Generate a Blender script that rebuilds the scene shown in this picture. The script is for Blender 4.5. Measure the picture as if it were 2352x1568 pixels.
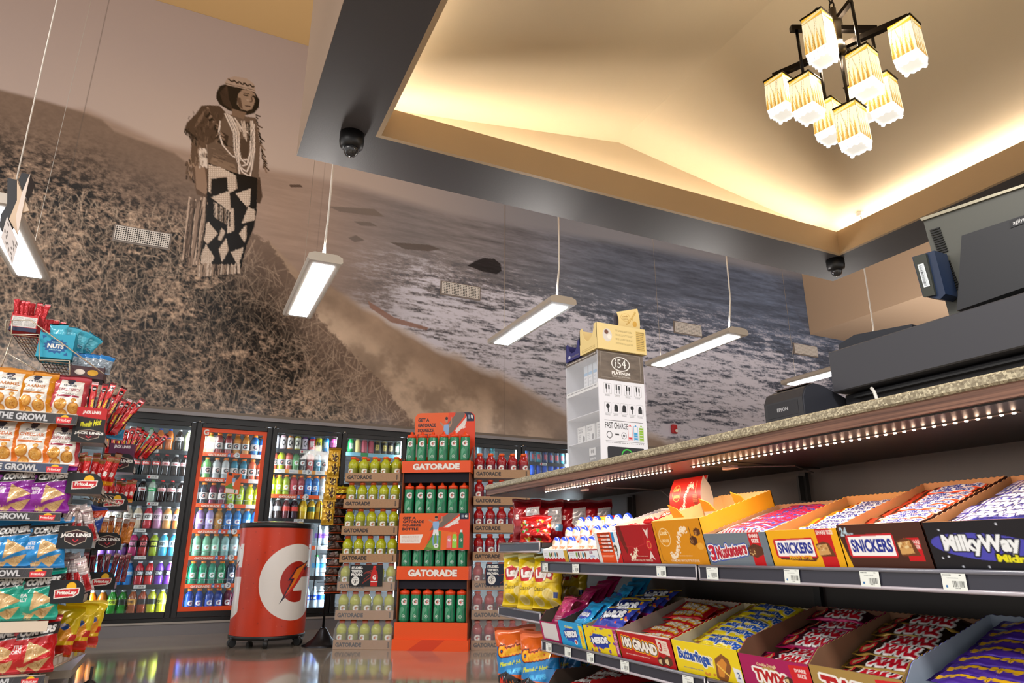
import bpy, math, random
import numpy as np
from mathutils import Matrix, Vector
for o in list(bpy.data.objects): bpy.data.objects.remove(o)
SC = bpy.context.scene
COL = SC.collection
PI = math.pi
random.seed(5); RNG = np.random.default_rng(5)

# ---------------------------------------------------------------- camera, world, exposure
CAM_F, CAM_TH, CAM_YW, CAM_RO, CAM_H = 1557.0, math.radians(17.44), math.radians(25.34), math.radians(.08), 0.72
_fw = Vector((math.sin(CAM_YW)*math.cos(CAM_TH), math.cos(CAM_YW)*math.cos(CAM_TH), math.sin(CAM_TH)))
_r0 = Vector((math.cos(CAM_YW), -math.sin(CAM_YW), 0)); _u0 = _r0.cross(_fw)
_rt = _r0*math.cos(CAM_RO)+_u0*math.sin(CAM_RO); _up = _u0*math.cos(CAM_RO)-_r0*math.sin(CAM_RO)
cd = bpy.data.cameras.new('camera'); cam = bpy.data.objects.new('camera', cd); COL.objects.link(cam)
cd.sensor_width = 36.0; cd.lens = CAM_F/2352*36.0; cd.clip_start = .02; cd.clip_end = 100
m = Matrix.Identity(4)
for i in range(3):
    m[i][0] = _rt[i]; m[i][1] = _up[i]; m[i][2] = -_fw[i]
m[2][3] = CAM_H
cam.matrix_world = m; SC.camera = cam

wd = bpy.data.worlds.new('world'); SC.world = wd; wd.use_nodes = True
bg = wd.node_tree.nodes['Background']; bg.inputs[0].default_value = (1.0, .96, .93, 1); bg.inputs[1].default_value = .85
vs = SC.view_settings
vs.view_transform = 'Standard'; vs.look = 'None'; vs.gamma = 1; vs.exposure = 0.12; vs.use_curve_mapping = False

def area(name, loc, rot, sx, sy, power, col):
    l = bpy.data.lights.new(name, 'AREA'); l.shape = 'RECTANGLE'; l.size = sx; l.size_y = sy; l.energy = power; l.color = col
    o = bpy.data.objects.new(name, l); COL.objects.link(o); o.location = loc; o.rotation_euler = rot
    return o
# unseen overhead area lights behind and beside the camera, added as general fill
area('fill_light', (-2.6, 1.0, 3.6), (0, 0, 0), .5, 3.0, 150, (1, .95, .9))
area('fill_light', (.2, -1.2, 3.0), (0, 0, 0), .6, 2.4, 110, (1, .95, .9))
area('fill_light', (2.8, -1.5, 3.0), (0, 0, 0), .6, 2.4, 90, (1, .93, .86))
# upward lights added along the hanging lamp row to brighten mural and ceiling
for _x in (.66, 2.50, 4.29, 6.2, -1.19, -3.0, 8.2, 10.2): area('added_uplight', (_x, 4.95, 2.668), (PI, 0, 0), .12, 1.1, 24, (1, .95, .90))

# ---------------------------------------------------------------- geometry of the frame: pixel -> point
def ray(x, y):
    return (_fw*CAM_F + _rt*(x-1176) - _up*(y-784)).normalized()
C0 = Vector((0, 0, CAM_H))
def atz(x, y, z): d = ray(x, y); return C0 + d*((z-CAM_H)/d.z)
def aty(x, y, Y): d = ray(x, y); return C0 + d*(Y/d.y)
def atx(x, y, X): d = ray(x, y); return C0 + d*(X/d.x)

# ---------------------------------------------------------------- materials
def lin(h):
    h = h.lstrip('#'); h = ''.join(c*2 for c in h) if len(h) == 3 else h; r = [int(h[i:i+2], 16)/255 for i in (0, 2, 4)]
    return np.array([c/12.92 if c <= .04045 else ((c+.055)/1.055)**2.4 for c in r])
MATS = {}
def node_mat(name):
    mt = bpy.data.materials.new(name); mt.use_nodes = True
    nt = mt.node_tree; return mt, nt, nt.nodes, nt.links, nt.nodes['Principled BSDF']
def attr_mat(name, rough=.5, metal=0, spec=.5, coat=0, trans=0, bump=0, bscale=60, mottle=0, sss=0, alpha=1):
    mt, nt, N, L, b = node_mat(name)
    a = N.new('ShaderNodeAttribute'); a.attribute_name = 'Col'; out = a.outputs['Color']
    if mottle:
        tc = N.new('ShaderNodeTexCoord'); no = N.new('ShaderNodeTexNoise'); no.inputs['Scale'].default_value = 14; no.inputs['Detail'].default_value = 6
        mr = N.new('ShaderNodeMapRange'); mr.inputs[3].default_value = 1-mottle; mr.inputs[4].default_value = 1+mottle
        mx = N.new('ShaderNodeVectorMath'); mx.operation = 'SCALE'
        L.new(tc.outputs['Object'], no.inputs['Vector']); L.new(no.outputs['Fac'], mr.inputs[0]); L.new(out, mx.inputs[0]); L.new(mr.outputs[0], mx.inputs['Scale']); out = mx.outputs[0]
    L.new(out, b.inputs['Base Color'])
    b.inputs['Roughness'].default_value = rough; b.inputs['Metallic'].default_value = metal
    b.inputs['Specular IOR Level'].default_value = spec; b.inputs['Coat Weight'].default_value = coat; b.inputs['Coat Roughness'].default_value = .05
    b.inputs['Transmission Weight'].default_value = trans
    if alpha < 1: b.inputs['Alpha'].default_value = alpha
    if bump:
        tc = N.new('ShaderNodeTexCoord'); no = N.new('ShaderNodeTexNoise'); no.inputs['Scale'].default_value = bscale; no.inputs['Detail'].default_value = 3
        bp = N.new('ShaderNodeBump'); bp.inputs['Strength'].default_value = bump; bp.inputs['Distance'].default_value = .004
        L.new(tc.outputs['Object'], no.inputs['Vector']); L.new(no.outputs['Fac'], bp.inputs['Height']); L.new(bp.outputs[0], b.inputs['Normal'])
    MATS[name] = mt
attr_mat('card', .42, spec=.4)
attr_mat('board', .75, spec=.25, mottle=.12)
attr_mat('paint', .6, spec=.35, bump=.12, bscale=90)
attr_mat('plastic', .3)
attr_mat('gloss', .12, coat=.4)
attr_mat('foil', .24, metal=.35, bump=.55, bscale=38)
attr_mat('chips', .22, metal=.12, coat=.5, bump=.35, bscale=14)
attr_mat('metal', .32, metal=.9)
attr_mat('black', .38, spec=.5)
attr_mat('drink', .08, coat=.6, trans=.25)
attr_mat('mural', .24, spec=.42)
attr_mat('clearpl', .06, spec=.6, alpha=.22)
def emit(name, col, s):
    mt, nt, N, L, b = node_mat(name)
    b.inputs['Base Color'].default_value = (*lin(col), 1); b.inputs['Emission Color'].default_value = (*lin(col), 1); b.inputs['Emission Strength'].default_value = s
    MATS[name] = mt
emit('lamp_white', '#f4f8ff', 9); emit('cove_warm', '#fff1dd', 62); emit('tube_cool', '#e8f4ff', 42); emit('led_warm', '#ffd2b4', 70); emit('cove_bar', '#ffd9a0', 8)
def glass_mat():
    mt = bpy.data.materials.new('pane_glass'); mt.use_nodes = True; N = mt.node_tree.nodes; L = mt.node_tree.links
    N.clear(); o = N.new('ShaderNodeOutputMaterial'); t = N.new('ShaderNodeBsdfTransparent'); g = N.new('ShaderNodeBsdfGlossy'); mx = N.new('ShaderNodeMixShader'); f = N.new('ShaderNodeFresnel')
    t.inputs[0].default_value = (.95, .97, .97, 1); g.inputs['Roughness'].default_value = .03; f.inputs[0].default_value = 1.35
    L.new(f.outputs[0], mx.inputs[0]); L.new(t.outputs[0], mx.inputs[1]); L.new(g.outputs[0], mx.inputs[2]); L.new(mx.outputs[0], o.inputs[0])
    MATS['glass'] = mt
glass_mat()
def floor_mat():
    mt, nt, N, L, b = node_mat('polished_concrete')
    tc = N.new('ShaderNodeTexCoord'); n1 = N.new('ShaderNodeTexNoise'); n1.inputs['Scale'].default_value = 1.7; n1.inputs['Detail'].default_value = 9; n1.inputs['Roughness'].default_value = .65
    n2 = N.new('ShaderNodeTexNoise'); n2.inputs['Scale'].default_value = 90; n2.inputs['Detail'].default_value = 2
    cr = N.new('ShaderNodeValToRGB'); cr.color_ramp.elements[0].position = .3; cr.color_ramp.elements[0].color = (*lin('#8c8174'), 1); cr.color_ramp.elements[1].position = .72; cr.color_ramp.elements[1].color = (*lin('#c0b5a6'), 1)
    cr2 = N.new('ShaderNodeValToRGB'); cr2.color_ramp.elements[0].position = .35; cr2.color_ramp.elements[0].color = (.72, .72, .72, 1); cr2.color_ramp.elements[1].position = .6; cr2.color_ramp.elements[1].color = (1, 1, 1, 1)
    mx = N.new('ShaderNodeMix'); mx.data_type = 'RGBA'; mx.blend_type = 'MULTIPLY'; mx.inputs[0].default_value = 1
    br = N.new('ShaderNodeTexBrick'); br.offset = 0; br.inputs['Scale'].default_value = 1; br.inputs['Mortar Size'].default_value = .003; br.inputs['Brick Width'].default_value = 1.83; br.inputs['Row Height'].default_value = 1.83
    br.inputs['Color1'].default_value = (1, 1, 1, 1); br.inputs['Color2'].default_value = (1, 1, 1, 1); br.inputs['Mortar'].default_value = (.3, .28, .26, 1)
    mp = N.new('ShaderNodeMapping'); mp.inputs['Location'].default_value = (.55, .3, 0)
    m2 = N.new('ShaderNodeMix'); m2.data_type = 'RGBA'; m2.blend_type = 'MULTIPLY'; m2.inputs[0].default_value = 1
    L.new(tc.outputs['Object'], n1.inputs['Vector']); L.new(tc.outputs['Object'], n2.inputs['Vector']); L.new(tc.outputs['Object'], mp.inputs[0]); L.new(mp.outputs[0], br.inputs['Vector'])
    L.new(n1.outputs['Fac'], cr.inputs[0]); L.new(n2.outputs['Fac'], cr2.inputs[0]); L.new(cr.outputs[0], mx.inputs[6]); L.new(cr2.outputs[0], mx.inputs[7])
    L.new(mx.outputs[2], m2.inputs[6]); L.new(br.outputs[0], m2.inputs[7]); L.new(m2.outputs[2], b.inputs['Base Color'])
    b.inputs['Roughness'].default_value = .11; b.inputs['Specular IOR Level'].default_value = .6; b.inputs['Coat Weight'].default_value = .5; b.inputs['Coat Roughness'].default_value = .06
    MATS['floor'] = mt
floor_mat()
def stone_mat():
    mt, nt, N, L, b = node_mat('speckled_stone')
    tc = N.new('ShaderNodeTexCoord'); v = N.new('ShaderNodeTexVoronoi'); v.inputs['Scale'].default_value = 260
    cr = N.new('ShaderNodeValToRGB'); e = cr.color_ramp.elements; e[0].position = .0; e[0].color = (*lin('#6e6450'), 1); e[1].position = .9; e[1].color = (*lin('#c9bfa2'), 1)
    x = e.new(.45); x.color = (*lin('#8d836c'), 1)
    L.new(tc.outputs['Object'], v.inputs['Vector']); L.new(v.outputs['Color'], cr.inputs[0]); L.new(cr.outputs[0], b.inputs['Base Color']); b.inputs['Roughness'].default_value = .3
    MATS['stone'] = mt
stone_mat()
def wood_mat():
    mt, nt, N, L, b = node_mat('dark_wood')
    tc = N.new('ShaderNodeTexCoord'); mp = N.new('ShaderNodeMapping'); mp.inputs['Scale'].default_value = (40, 1.2, 90); n = N.new('ShaderNodeTexNoise'); n.inputs['Scale'].default_value = 2.2; n.inputs['Detail'].default_value = 5
    cr = N.new('ShaderNodeValToRGB'); cr.color_ramp.elements[0].position = .3; cr.color_ramp.elements[0].color = (*lin('#4a2f26'), 1); cr.color_ramp.elements[1].position = .7; cr.color_ramp.elements[1].color = (*lin('#8a6350'), 1)
    L.new(tc.outputs['Object'], mp.inputs[0]); L.new(mp.outputs[0], n.inputs['Vector']); L.new(n.outputs['Fac'], cr.inputs[0]); L.new(cr.outputs[0], b.inputs['Base Color']); b.inputs['Roughness'].default_value = .45
    MATS['wood'] = mt
wood_mat()
def shade_mat():
    mt, nt, N, L, b = node_mat('stained_shade_glass')
    a = N.new('ShaderNodeAttribute'); a.attribute_name = 'Col'
    L.new(a.outputs['Color'], b.inputs['Base Color']); L.new(a.outputs['Color'], b.inputs['Emission Color']); b.inputs['Emission Strength'].default_value = .55; b.inputs['Roughness'].default_value = .25
    MATS['shade'] = mt
shade_mat()

# ---------------------------------------------------------------- canvas: prints painted as colours on a vertex grid
_GL = {}
def glyph(s, bold):
    k = (s, bold)
    if k not in _GL:
        cu = bpy.data.curves.new('t', 'FONT'); cu.body = s; cu.offset = bold; cu.resolution_u = 3; cu.fill_mode = 'FRONT'
        ob = bpy.data.objects.new('t', cu)
        me = bpy.data.meshes.new_from_object(ob); me.calc_loop_triangles()
        v = np.zeros(len(me.vertices)*3); me.vertices.foreach_get('co', v); v = v.reshape(-1, 3)[:, :2]
        t = np.zeros(len(me.loop_triangles)*3, int); me.loop_triangles.foreach_get('vertices', t)
        bpy.data.objects.remove(ob); bpy.data.curves.remove(cu); bpy.data.meshes.remove(me)
        lo, hi = v.min(0), v.max(0); _GL[k] = ((v-lo)/(hi-lo), t.reshape(-1, 3), (hi-lo)[0]/(hi-lo)[1])
    return _GL[k]
def _dil(m, r):
    o = m.copy()
    for dy in range(-r, r+1):
        for dx in range(-r, r+1):
            if dx*dx+dy*dy <= r*r+1: o = np.maximum(o, np.roll(np.roll(m, dy, 0), dx, 1))
    return o
class Cv:
    """canvas in its own units (w x h), y down; s = samples per unit"""
    def __init__(c, w, h, col='#ffffff', s=1.0):
        c.w, c.h, c.s = w, h, s; c.W = max(2, int(round(w*s))); c.H = max(2, int(round(h*s)))
        c.a = np.zeros((c.H, c.W, 3)) + lin(col)
    def _blend(c, m, col, y0=0, x0=0):
        if m.size == 0: return
        h, w = m.shape; t = c.a[y0:y0+h, x0:x0+w]; t += (lin(col)-t)*m[..., None]
    def rect(c, x0, y0, x1, y1, col):
        c.poly([(x0, y0), (x1, y0), (x1, y1), (x0, y1)], col)
    def mask(c, pts, ss=2):
        P = np.array(pts, float)*c.s
        x0 = max(0, int(P[:, 0].min())-1); x1 = min(c.W, int(P[:, 0].max())+2); y0 = max(0, int(P[:, 1].min())-1); y1 = min(c.H, int(P[:, 1].max())+2)
        if x1 <= x0 or y1 <= y0: return np.zeros((0, 0)), 0, 0
        m = np.zeros((y1-y0, x1-x0))
        for sy in range(ss):
            for sx in range(ss):
                X = np.arange(x0, x1)+(sx+.5)/ss; Y = np.arange(y0, y1)+(sy+.5)/ss
                ins = np.zeros(m.shape, bool)
                for i in range(len(P)):
                    ax, ay = P[i]; bx, by = P[(i+1) % len(P)]
                    if ay == by: continue
                    r = (ay > Y) != (by > Y)
                    xc = ax+(Y-ay)*(bx-ax)/(by-ay)
                    ins ^= r[:, None] & (X[None, :] < xc[:, None])
                m += ins
        return m/(ss*ss), y0, x0
    def poly(c, pts, col, a=1):
        m, y0, x0 = c.mask(pts); c._blend(m*a, col, y0, x0)
    def ell(c, cx, cy, rx, ry, col, rot=0, a=1):
        t = np.linspace(0, 2*PI, 28, endpoint=False); cr, sr = math.cos(rot), math.sin(rot)
        x, y = rx*np.cos(t), ry*np.sin(t)
        c.poly(list(zip(cx+x*cr-y*sr, cy+x*sr+y*cr)), col, a)
    def ring(c, cx, cy, rx, ry, w, col, in_col):
        c.ell(cx, cy, rx, ry, col); c.ell(cx, cy, rx-w, ry-w, in_col)
    def line(c, pts, w, col, a=1):
        for (x0, y0), (x1, y1) in zip(pts[:-1], pts[1:]):
            dx, dy = x1-x0, y1-y0; l = math.hypot(dx, dy) or 1; nx, ny = -dy/l*w/2, dx/l*w/2
            c.poly([(x0+nx, y0+ny), (x1+nx, y1+ny), (x1-nx, y1-ny), (x0-nx, y0-ny)], col, a)
    def text(c, s, x, y, w, h, col, bold=.02, shear=0, rot=0, out=None):
        """centred on x, y; fills w x h; out = list of (radius units, colour) drawn underneath"""
        g, t, asp = glyph(s, bold); P = (g-.5)*[w, -h]; P[:, 0] += -P[:, 1]*shear
        cr, sr = math.cos(rot), math.sin(rot); P = np.stack([P[:, 0]*cr-P[:, 1]*sr+x, P[:, 0]*sr+P[:, 1]*cr+y], 1)*c.s
        pad = 2+int(max([o[0] for o in out or [(0, 0)]])*c.s)
        x0 = max(0, int(P[:, 0].min())-pad); x1 = min(c.W, int(P[:, 0].max())+pad+1); y0 = max(0, int(P[:, 1].min())-pad); y1 = min(c.H, int(P[:, 1].max())+pad+1)
        if x1 <= x0 or y1 <= y0: return
        S = 3; mh, mw = (y1-y0)*S, (x1-x0)*S; M = np.zeros((mh, mw)); Q = (P-[x0, y0])*S
        for tr in t:
            (ax, ay), (bx, by), (cx, cy) = Q[tr]
            u0 = max(0, int(min(ax, bx, cx))); u1 = min(mw, int(max(ax, bx, cx))+2); v0 = max(0, int(min(ay, by, cy))); v1 = min(mh, int(max(ay, by, cy))+2)
            if u1 <= u0 or v1 <= v0: continue
            X = np.arange(u0, u1)[None, :]+.5; Y = np.arange(v0, v1)[:, None]+.5
            d = (bx-ax)*(cy-ay)-(by-ay)*(cx-ax)
            if abs(d) < 1e-9: continue
            l1 = ((bx-X)*(cy-Y)-(by-Y)*(cx-X))/d; l2 = ((cx-X)*(ay-Y)-(cy-Y)*(ax-X))/d
            M[v0:v1, u0:u1] = np.maximum(M[v0:v1, u0:u1], (l1 >= -.001) & (l2 >= -.001) & (l1+l2 <= 1.001))
        M = M.reshape(y1-y0, S, x1-x0, S).mean((1, 3))
        for r, oc in (out or []): c._blend(_dil(M, max(1, int(round(r*c.s)))), oc, y0, x0)
        c._blend(M, col, y0, x0)
    def grain(c, amt, cell=1):
        n = RNG.normal(1, amt, (c.H//cell+1, c.W//cell+1)); n = np.kron(n, np.ones((cell, cell)))[:c.H, :c.W]; c.a *= np.clip(n, .3, 2)[..., None]
    def words(c, x0, y0, x1, y1, rows, col, a=.8):
        """lines of print too small to read, as fine dashes"""
        ph = (y1-y0)/rows
        for r in range(rows):
            x = x0
            while x < x1-.5:
                w = random.uniform(.02, .12)*(x1-x0); c.poly([(x, y0+ph*r), (min(x+w, x1), y0+ph*r), (min(x+w, x1), y0+ph*(r+.5)), (x, y0+ph*(r+.5))], col, a); x += w+.02*(x1-x0)

# ---------------------------------------------------------------- mesh builder
class MB:
    def __init__(b): b.v = []; b.n = 0; b.fi = []; b.fc = []; b.fk = []; b.fs = []; b.T = Matrix.Identity(4)
    def add(b, V, F, mat, smooth=False, cc=None):
        key, _, h = mat.partition('#'); col = lin(h) if h else np.array([.8]*3)
        V = np.asarray(V, float); M = np.array(b.T); V = V@M[:3, :3].T+M[:3, 3]
        b.v.append(V)
        if isinstance(F, np.ndarray):
            b.fi.append((F+b.n).astype(np.int32)); b.fc.append(cc if cc is not None else np.tile(col, (F.size, 1))); b.fk.append(np.full(len(F), 0)); b.fk[-1] = (key, len(F)); b.fs.append(np.full(len(F), smooth))
        else:
            for n in sorted(set(map(len, F))):
                A = np.array([f for f in F if len(f) == n], np.int32)
                b.fi.append(A+b.n); b.fc.append(np.tile(col, (A.size, 1))); b.fk.append((key, len(A))); b.fs.append(np.full(len(A), smooth))
        b.n += len(V); return b
    def box(b, x0, x1, y0, y1, z0, z1, mat):
        V = [(x, y, z) for x in (x0, x1) for y in (y0, y1) for z in (z0, z1)]
        return b.add(V, [(0, 1, 3, 2), (4, 6, 7, 5), (0, 4, 5, 1), (2, 3, 7, 6), (0, 2, 6, 4), (1, 5, 7, 3)], mat)
    def bbox(b, x0, x1, y0, y1, z0, z1, mat, r=.004):
        """box with chamfered edges"""
        bm_v = []; F = []
        cs = []
        for sx, X in ((-1, x0), (1, x1)):
            for sy, Y in ((-1, y0), (1, y1)):
                for sz, Z in ((-1, z0), (1, z1)): cs.append((sx, sy, sz, X, Y, Z))
        idx = {}
        for sx, sy, sz, X, Y, Z in cs:
            for ax in range(3):
                p = [X, Y, Z]; s = (sx, sy, sz)
                for k in range(3):
                    if k != ax: p[k] -= s[k]*r
                idx[(sx, sy, sz, ax)] = len(bm_v); bm_v.append(p)
        for ax in range(3):
            o = [k for k in range(3) if k != ax]
            for s in (-1, 1):
                q = []
                for a, c in ((-1, -1), (1, -1), (1, 1), (-1, 1)):
                    t = [0]*3; t[ax] = s; t[o[0]] = a; t[o[1]] = c; q.append(idx[(*t, ax)])
                F.append(q)
                for c in (-1, 1):
                    pass
        for ax in range(3):      # edges along ax
            o = [k for k in range(3) if k != ax]
            for a in (-1, 1):
                for c in (-1, 1):
                    t1 = [0]*3; t1[ax] = -1; t1[o[0]] = a; t1[o[1]] = c; t2 = list(t1); t2[ax] = 1
                    F.append([idx[(*t1, o[0])], idx[(*t2, o[0])], idx[(*t2, o[1])], idx[(*t1, o[1])]])
        for sx, sy, sz, *_ in cs: F.append([idx[(sx, sy, sz, k)] for k in range(3)])
        return b.add(bm_v, F, mat)
    def prism(b, pts, ax, d0, d1, mat, smooth=False):
        """polygon pts in the plane normal to axis ax, from d0 to d1"""
        def P(p, d): q = [p[0], p[1]]; q.insert(ax, d); return q
        n = len(pts); V = [P(p, d0) for p in pts]+[P(p, d1) for p in pts]
        return b.add(V, [tuple(range(n))[::-1], tuple(range(n, 2*n))]+[(i, (i+1) % n, n+(i+1) % n, n+i) for i in range(n)], mat, smooth)
    def quad(b, a, c, d, e, mat): return b.add([a, c, d, e], [(0, 1, 2, 3)], mat)
    def lathe(b, prof, n, mat, x=0, y=0, z=0, smooth=True, cap=True, sq=None):
        """prof: list of (r, z[, colour]); colours per ring band"""
        rings = []; t = np.linspace(0, 2*PI, n, endpoint=False)
        V = []; 
        for p in prof:
            V += [(x+p[0]*math.cos(a), y+p[0]*math.sin(a), z+p[1]) for a in t]
        for k in range(len(prof)-1):
            mt = prof[k][2] if len(prof[k]) > 2 else mat
            F = [(k*n+i, k*n+(i+1) % n, (k+1)*n+(i+1) % n, (k+1)*n+i) for i in range(n)]
            rings.append((F, mt))
        base = b.n; first = True
        for F, mt in rings:
            if first: b.add(V, F, mt, smooth); first = False
            else:
                key, _, h = mt.partition('#'); A = np.array(F, np.int32)+base
                b.fi.append(A); b.fc.append(np.tile(lin(h), (A.size, 1))); b.fk.append((key, len(A))); b.fs.append(np.full(len(A), smooth))
        if cap:
            for k, rev in ((0, 1), (len(prof)-1, 0)):
                f = [base+k*n+i for i in range(n)]; f = f[::-1] if rev else f
                mt = prof[min(k, len(prof)-2)][2] if len(prof[0]) > 2 else mat; key, _, h = mt.partition('#')
                A = np.array([f], np.int32); b.fi.append(A); b.fc.append(np.tile(lin(h), (n, 1))); b.fk.append((key, 1)); b.fs.append(np.array([False]))
        return b
    def tube(b, pts, r, n, mat):
        pts = [Vector(p) for p in pts]; V = []
        for i, p in enumerate(pts):
            d = (pts[min(i+1, len(pts)-1)]-pts[max(i-1, 0)]).normalized(); a = d.orthogonal().normalized() if i == 0 else (a-d*a.dot(d)).normalized(); c = d.cross(a)
            rr = r[i] if isinstance(r, (list, tuple)) else r
            V += [p+(a*math.cos(t)+c*math.sin(t))*rr for t in [2*PI*k/n for k in range(n)]]
        F = [(i*n+k, i*n+(k+1) % n, (i+1)*n+(k+1) % n, (i+1)*n+k) for i in range(len(pts)-1) for k in range(n)]
        F += [tuple(range(n))[::-1], tuple(range((len(pts)-1)*n, len(pts)*n))]
        return b.add(V, F, mat, n > 5)
    def bar(b, p, q, w, h, mat):
        """square bar between two points"""
        p, q = Vector(p), Vector(q); d = (q-p).normalized(); u = Vector((0, 0, 1)) if abs(d.z) < .9 else Vector((1, 0, 0)); s = d.cross(u).normalized(); u = s.cross(d)
        V = [c+s*i*w/2+u*j*h/2 for c in (p, q) for i, j in ((-1, -1), (1, -1), (1, 1), (-1, 1))]
        return b.add(V, [(0, 3, 2, 1), (4, 5, 6, 7), (0, 1, 5, 4), (1, 2, 6, 5), (2, 3, 7, 6), (3, 0, 4, 7)], mat)
    def print(b, cv, fn, mat='card', smooth=False):
        """canvas laid over fn(u, v) -> point, u to the right, v downwards, 0..1; vectorised fn"""
        H, W = cv.H, cv.W; u, v = np.meshgrid(np.linspace(0, 1, W), np.linspace(0, 1, H))
        P = np.stack(fn(u.ravel(), v.ravel()), 1)
        i = np.arange(H*W).reshape(H, W); F = np.stack([i[:-1, :-1], i[1:, :-1], i[1:, 1:], i[:-1, 1:]], -1).reshape(-1, 4)
        cc = cv.a.reshape(-1, 3)[F.ravel()]
        return b.add(P, F.astype(np.int32), mat, smooth, cc)
    def face(b, cv, tl, tr, bl, mat='card'):
        """flat print on a parallelogram"""
        tl, tr, bl = map(np.array, (tl, tr, bl)); du, dv = tr-tl, bl-tl
        return b.print(cv, lambda u, v: [tl[k]+u*du[k]+v*dv[k] for k in range(3)], mat)
    def mesh(b, name):
        me = bpy.data.meshes.new(name); V = np.concatenate(b.v); me.vertices.add(len(V)); me.vertices.foreach_set('co', V.ravel())
        keys = []; mi = []; lt = []; li = []
        for A, (k, n) in zip(b.fi, b.fk):
            if k not in keys: keys.append(k)
            mi.append(np.full(n, keys.index(k))); lt.append(np.full(n, A.shape[1])); li.append(A.ravel())
        mi, lt, li = map(np.concatenate, (mi, lt, li))
        me.loops.add(len(li)); me.loops.foreach_set('vertex_index', li.astype(np.int32)); me.polygons.add(len(lt))
        me.polygons.foreach_set('loop_start', (np.cumsum(lt)-lt).astype(np.int32)); me.polygons.foreach_set('loop_total', lt.astype(np.int32))
        for k in keys: me.materials.append(MATS[k])
        me.polygons.foreach_set('material_index', mi.astype(np.int32)); me.polygons.foreach_set('use_smooth', np.concatenate(b.fs))
        me.update(calc_edges=True)
        C = np.concatenate(b.fc); at = me.color_attributes.new('Col', 'FLOAT_COLOR', 'CORNER')
        at.data.foreach_set('color', np.concatenate([C, np.ones((len(C), 1))], 1).ravel().astype(np.float32))
        return me
    def obj(b, name, parent=None, loc=None, rot=None):
        o = bpy.data.objects.new(name, b.mesh(name)); COL.objects.link(o)
        if parent: o.parent = parent
        if loc is not None: o.location = loc
        if rot is not None: o.rotation_euler = (0, 0, rot) if not hasattr(rot, '__len__') else rot
        return o
def tag(o, label=None, cat=None, group=None, kind=None):
    if label: o['label'] = label
    if cat: o['category'] = cat
    if group: o['group'] = group
    if kind: o['kind'] = kind
    return o
def thing(name, label, cat, loc=(0, 0, 0), rot=0, group=None):
    o = bpy.data.objects.new(name, None); COL.objects.link(o); o.location = loc; o.rotation_euler = (0, 0, rot); o.empty_display_size = .05
    return tag(o, label, cat, group)
def dup(o, loc=None, rot=None, label=None, group=None, scale=None):
    def cp(a, par):
        c = a.copy(); COL.objects.link(c)
        if par: c.parent = par
        for ch in a.children: cp(ch, c)
        return c
    r = cp(o, None)
    if loc is not None: r.location = loc
    if rot is not None: r.rotation_euler = (0, 0, rot) if not hasattr(rot, '__len__') else rot
    if scale is not None: r.scale = (scale,)*3 if not hasattr(scale, '__len__') else scale
    if label: r['label'] = label
    if group: r['group'] = group
    return r
def struct(b, name): return tag(b.obj(name), kind='structure')
ORD = ['first', 'second', 'third', 'fourth', 'fifth', 'sixth', 'seventh', 'eighth', 'ninth', 'tenth', 'eleventh', 'twelfth', 'thirteenth', 'fourteenth']
class Proto:
    """first use moves the built object itself, later uses copy it"""
    def __init__(p, o): p.o, p.used = o, False
    def put(p, **k):
        if not p.used:
            p.used = True; o = p.o
            if k.get('loc') is not None: o.location = k['loc']
            r = k.get('rot')
            if r is not None: o.rotation_euler = (0, 0, r) if not hasattr(r, '__len__') else r
            s = k.get('scale')
            if s is not None: o.scale = (s,)*3 if not hasattr(s, '__len__') else s
            if k.get('label'): o['label'] = k['label']
            if k.get('group'): o['group'] = k['group']
            return o
        return dup(p.o, **k)
# ================================================================ ROOM
WY = 7.51; MZ0, MZ1 = 2.12, 6.87; XR = 9.0; ZS = 3.2
b = MB(); b.box(-5, 13, -4, 9.2, -.1, 0, 'floor'); struct(b, 'floor')
b = MB(); b.box(-4.2, 13, WY+.012, WY+.12, 2.0, MZ1+.3, 'paint#c9a87c'); struct(b, 'wall_back')
b = MB(); b.box(-4.2, 13, 3.0, WY+.012, MZ1+.002, MZ1+.1, 'paint#c7a26d'); struct(b, 'ceiling')
b = MB(); b.box(XR, XR+2.6, -1.5, WY-.002, 4.19, MZ1, 'paint#cdb093'); struct(b, 'trim_1')
b = MB(); b.box(12.4, 12.5, -1.5, WY, 0, MZ1, 'paint#cbb096'); struct(b, 'wall_right')

# ---------------------------------------------------------------- mural print
def fnoise(H, W, cy, cx, octv=4, pers=.5, seed=0):
    r = np.random.default_rng(seed); out = np.zeros((H, W)); amp = 1; tot = 0
    for o in range(octv):
        gh, gw = max(2, int(H/cy)+2), max(2, int(W/cx)+2); g = r.random((gh, gw))
        y = np.linspace(0, gh-1.001, H); x = np.linspace(0, gw-1.001, W); yi, xi = y.astype(int), x.astype(int); fy, fx = (y-yi)[:, None], (x-xi)[None, :]
        fy = fy*fy*(3-2*fy); fx = fx*fx*(3-2*fx)
        a = g[yi][:, xi]*(1-fx)+g[yi][:, xi+1]*fx; c = g[yi+1][:, xi]*(1-fx)+g[yi+1][:, xi+1]*fx
        out += amp*(a*(1-fy)+c*fy); tot += amp; amp *= pers; cy = max(1, cy/2); cx = max(1, cx/2)
    return out/tot
MX0, MX1 = -3.2, 12.4
def Wc(px, py):     # pixel of the photograph -> canvas centimetres on the wall
    p = aty(px, py, WY); return ((p.x-MX0)*100, (MZ1-p.z)*100)
cv = Cv((MX1-MX0)*100, (MZ1-MZ0)*100, '#a08c80', s=1.12)
H, W = cv.H, cv.W
gx, gz = np.meshgrid(np.linspace(MX0, MX1, W), np.linspace(MZ1, MZ0, H))
q = np.stack([gx, np.full_like(gx, WY), gz-CAM_H], -1)
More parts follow.
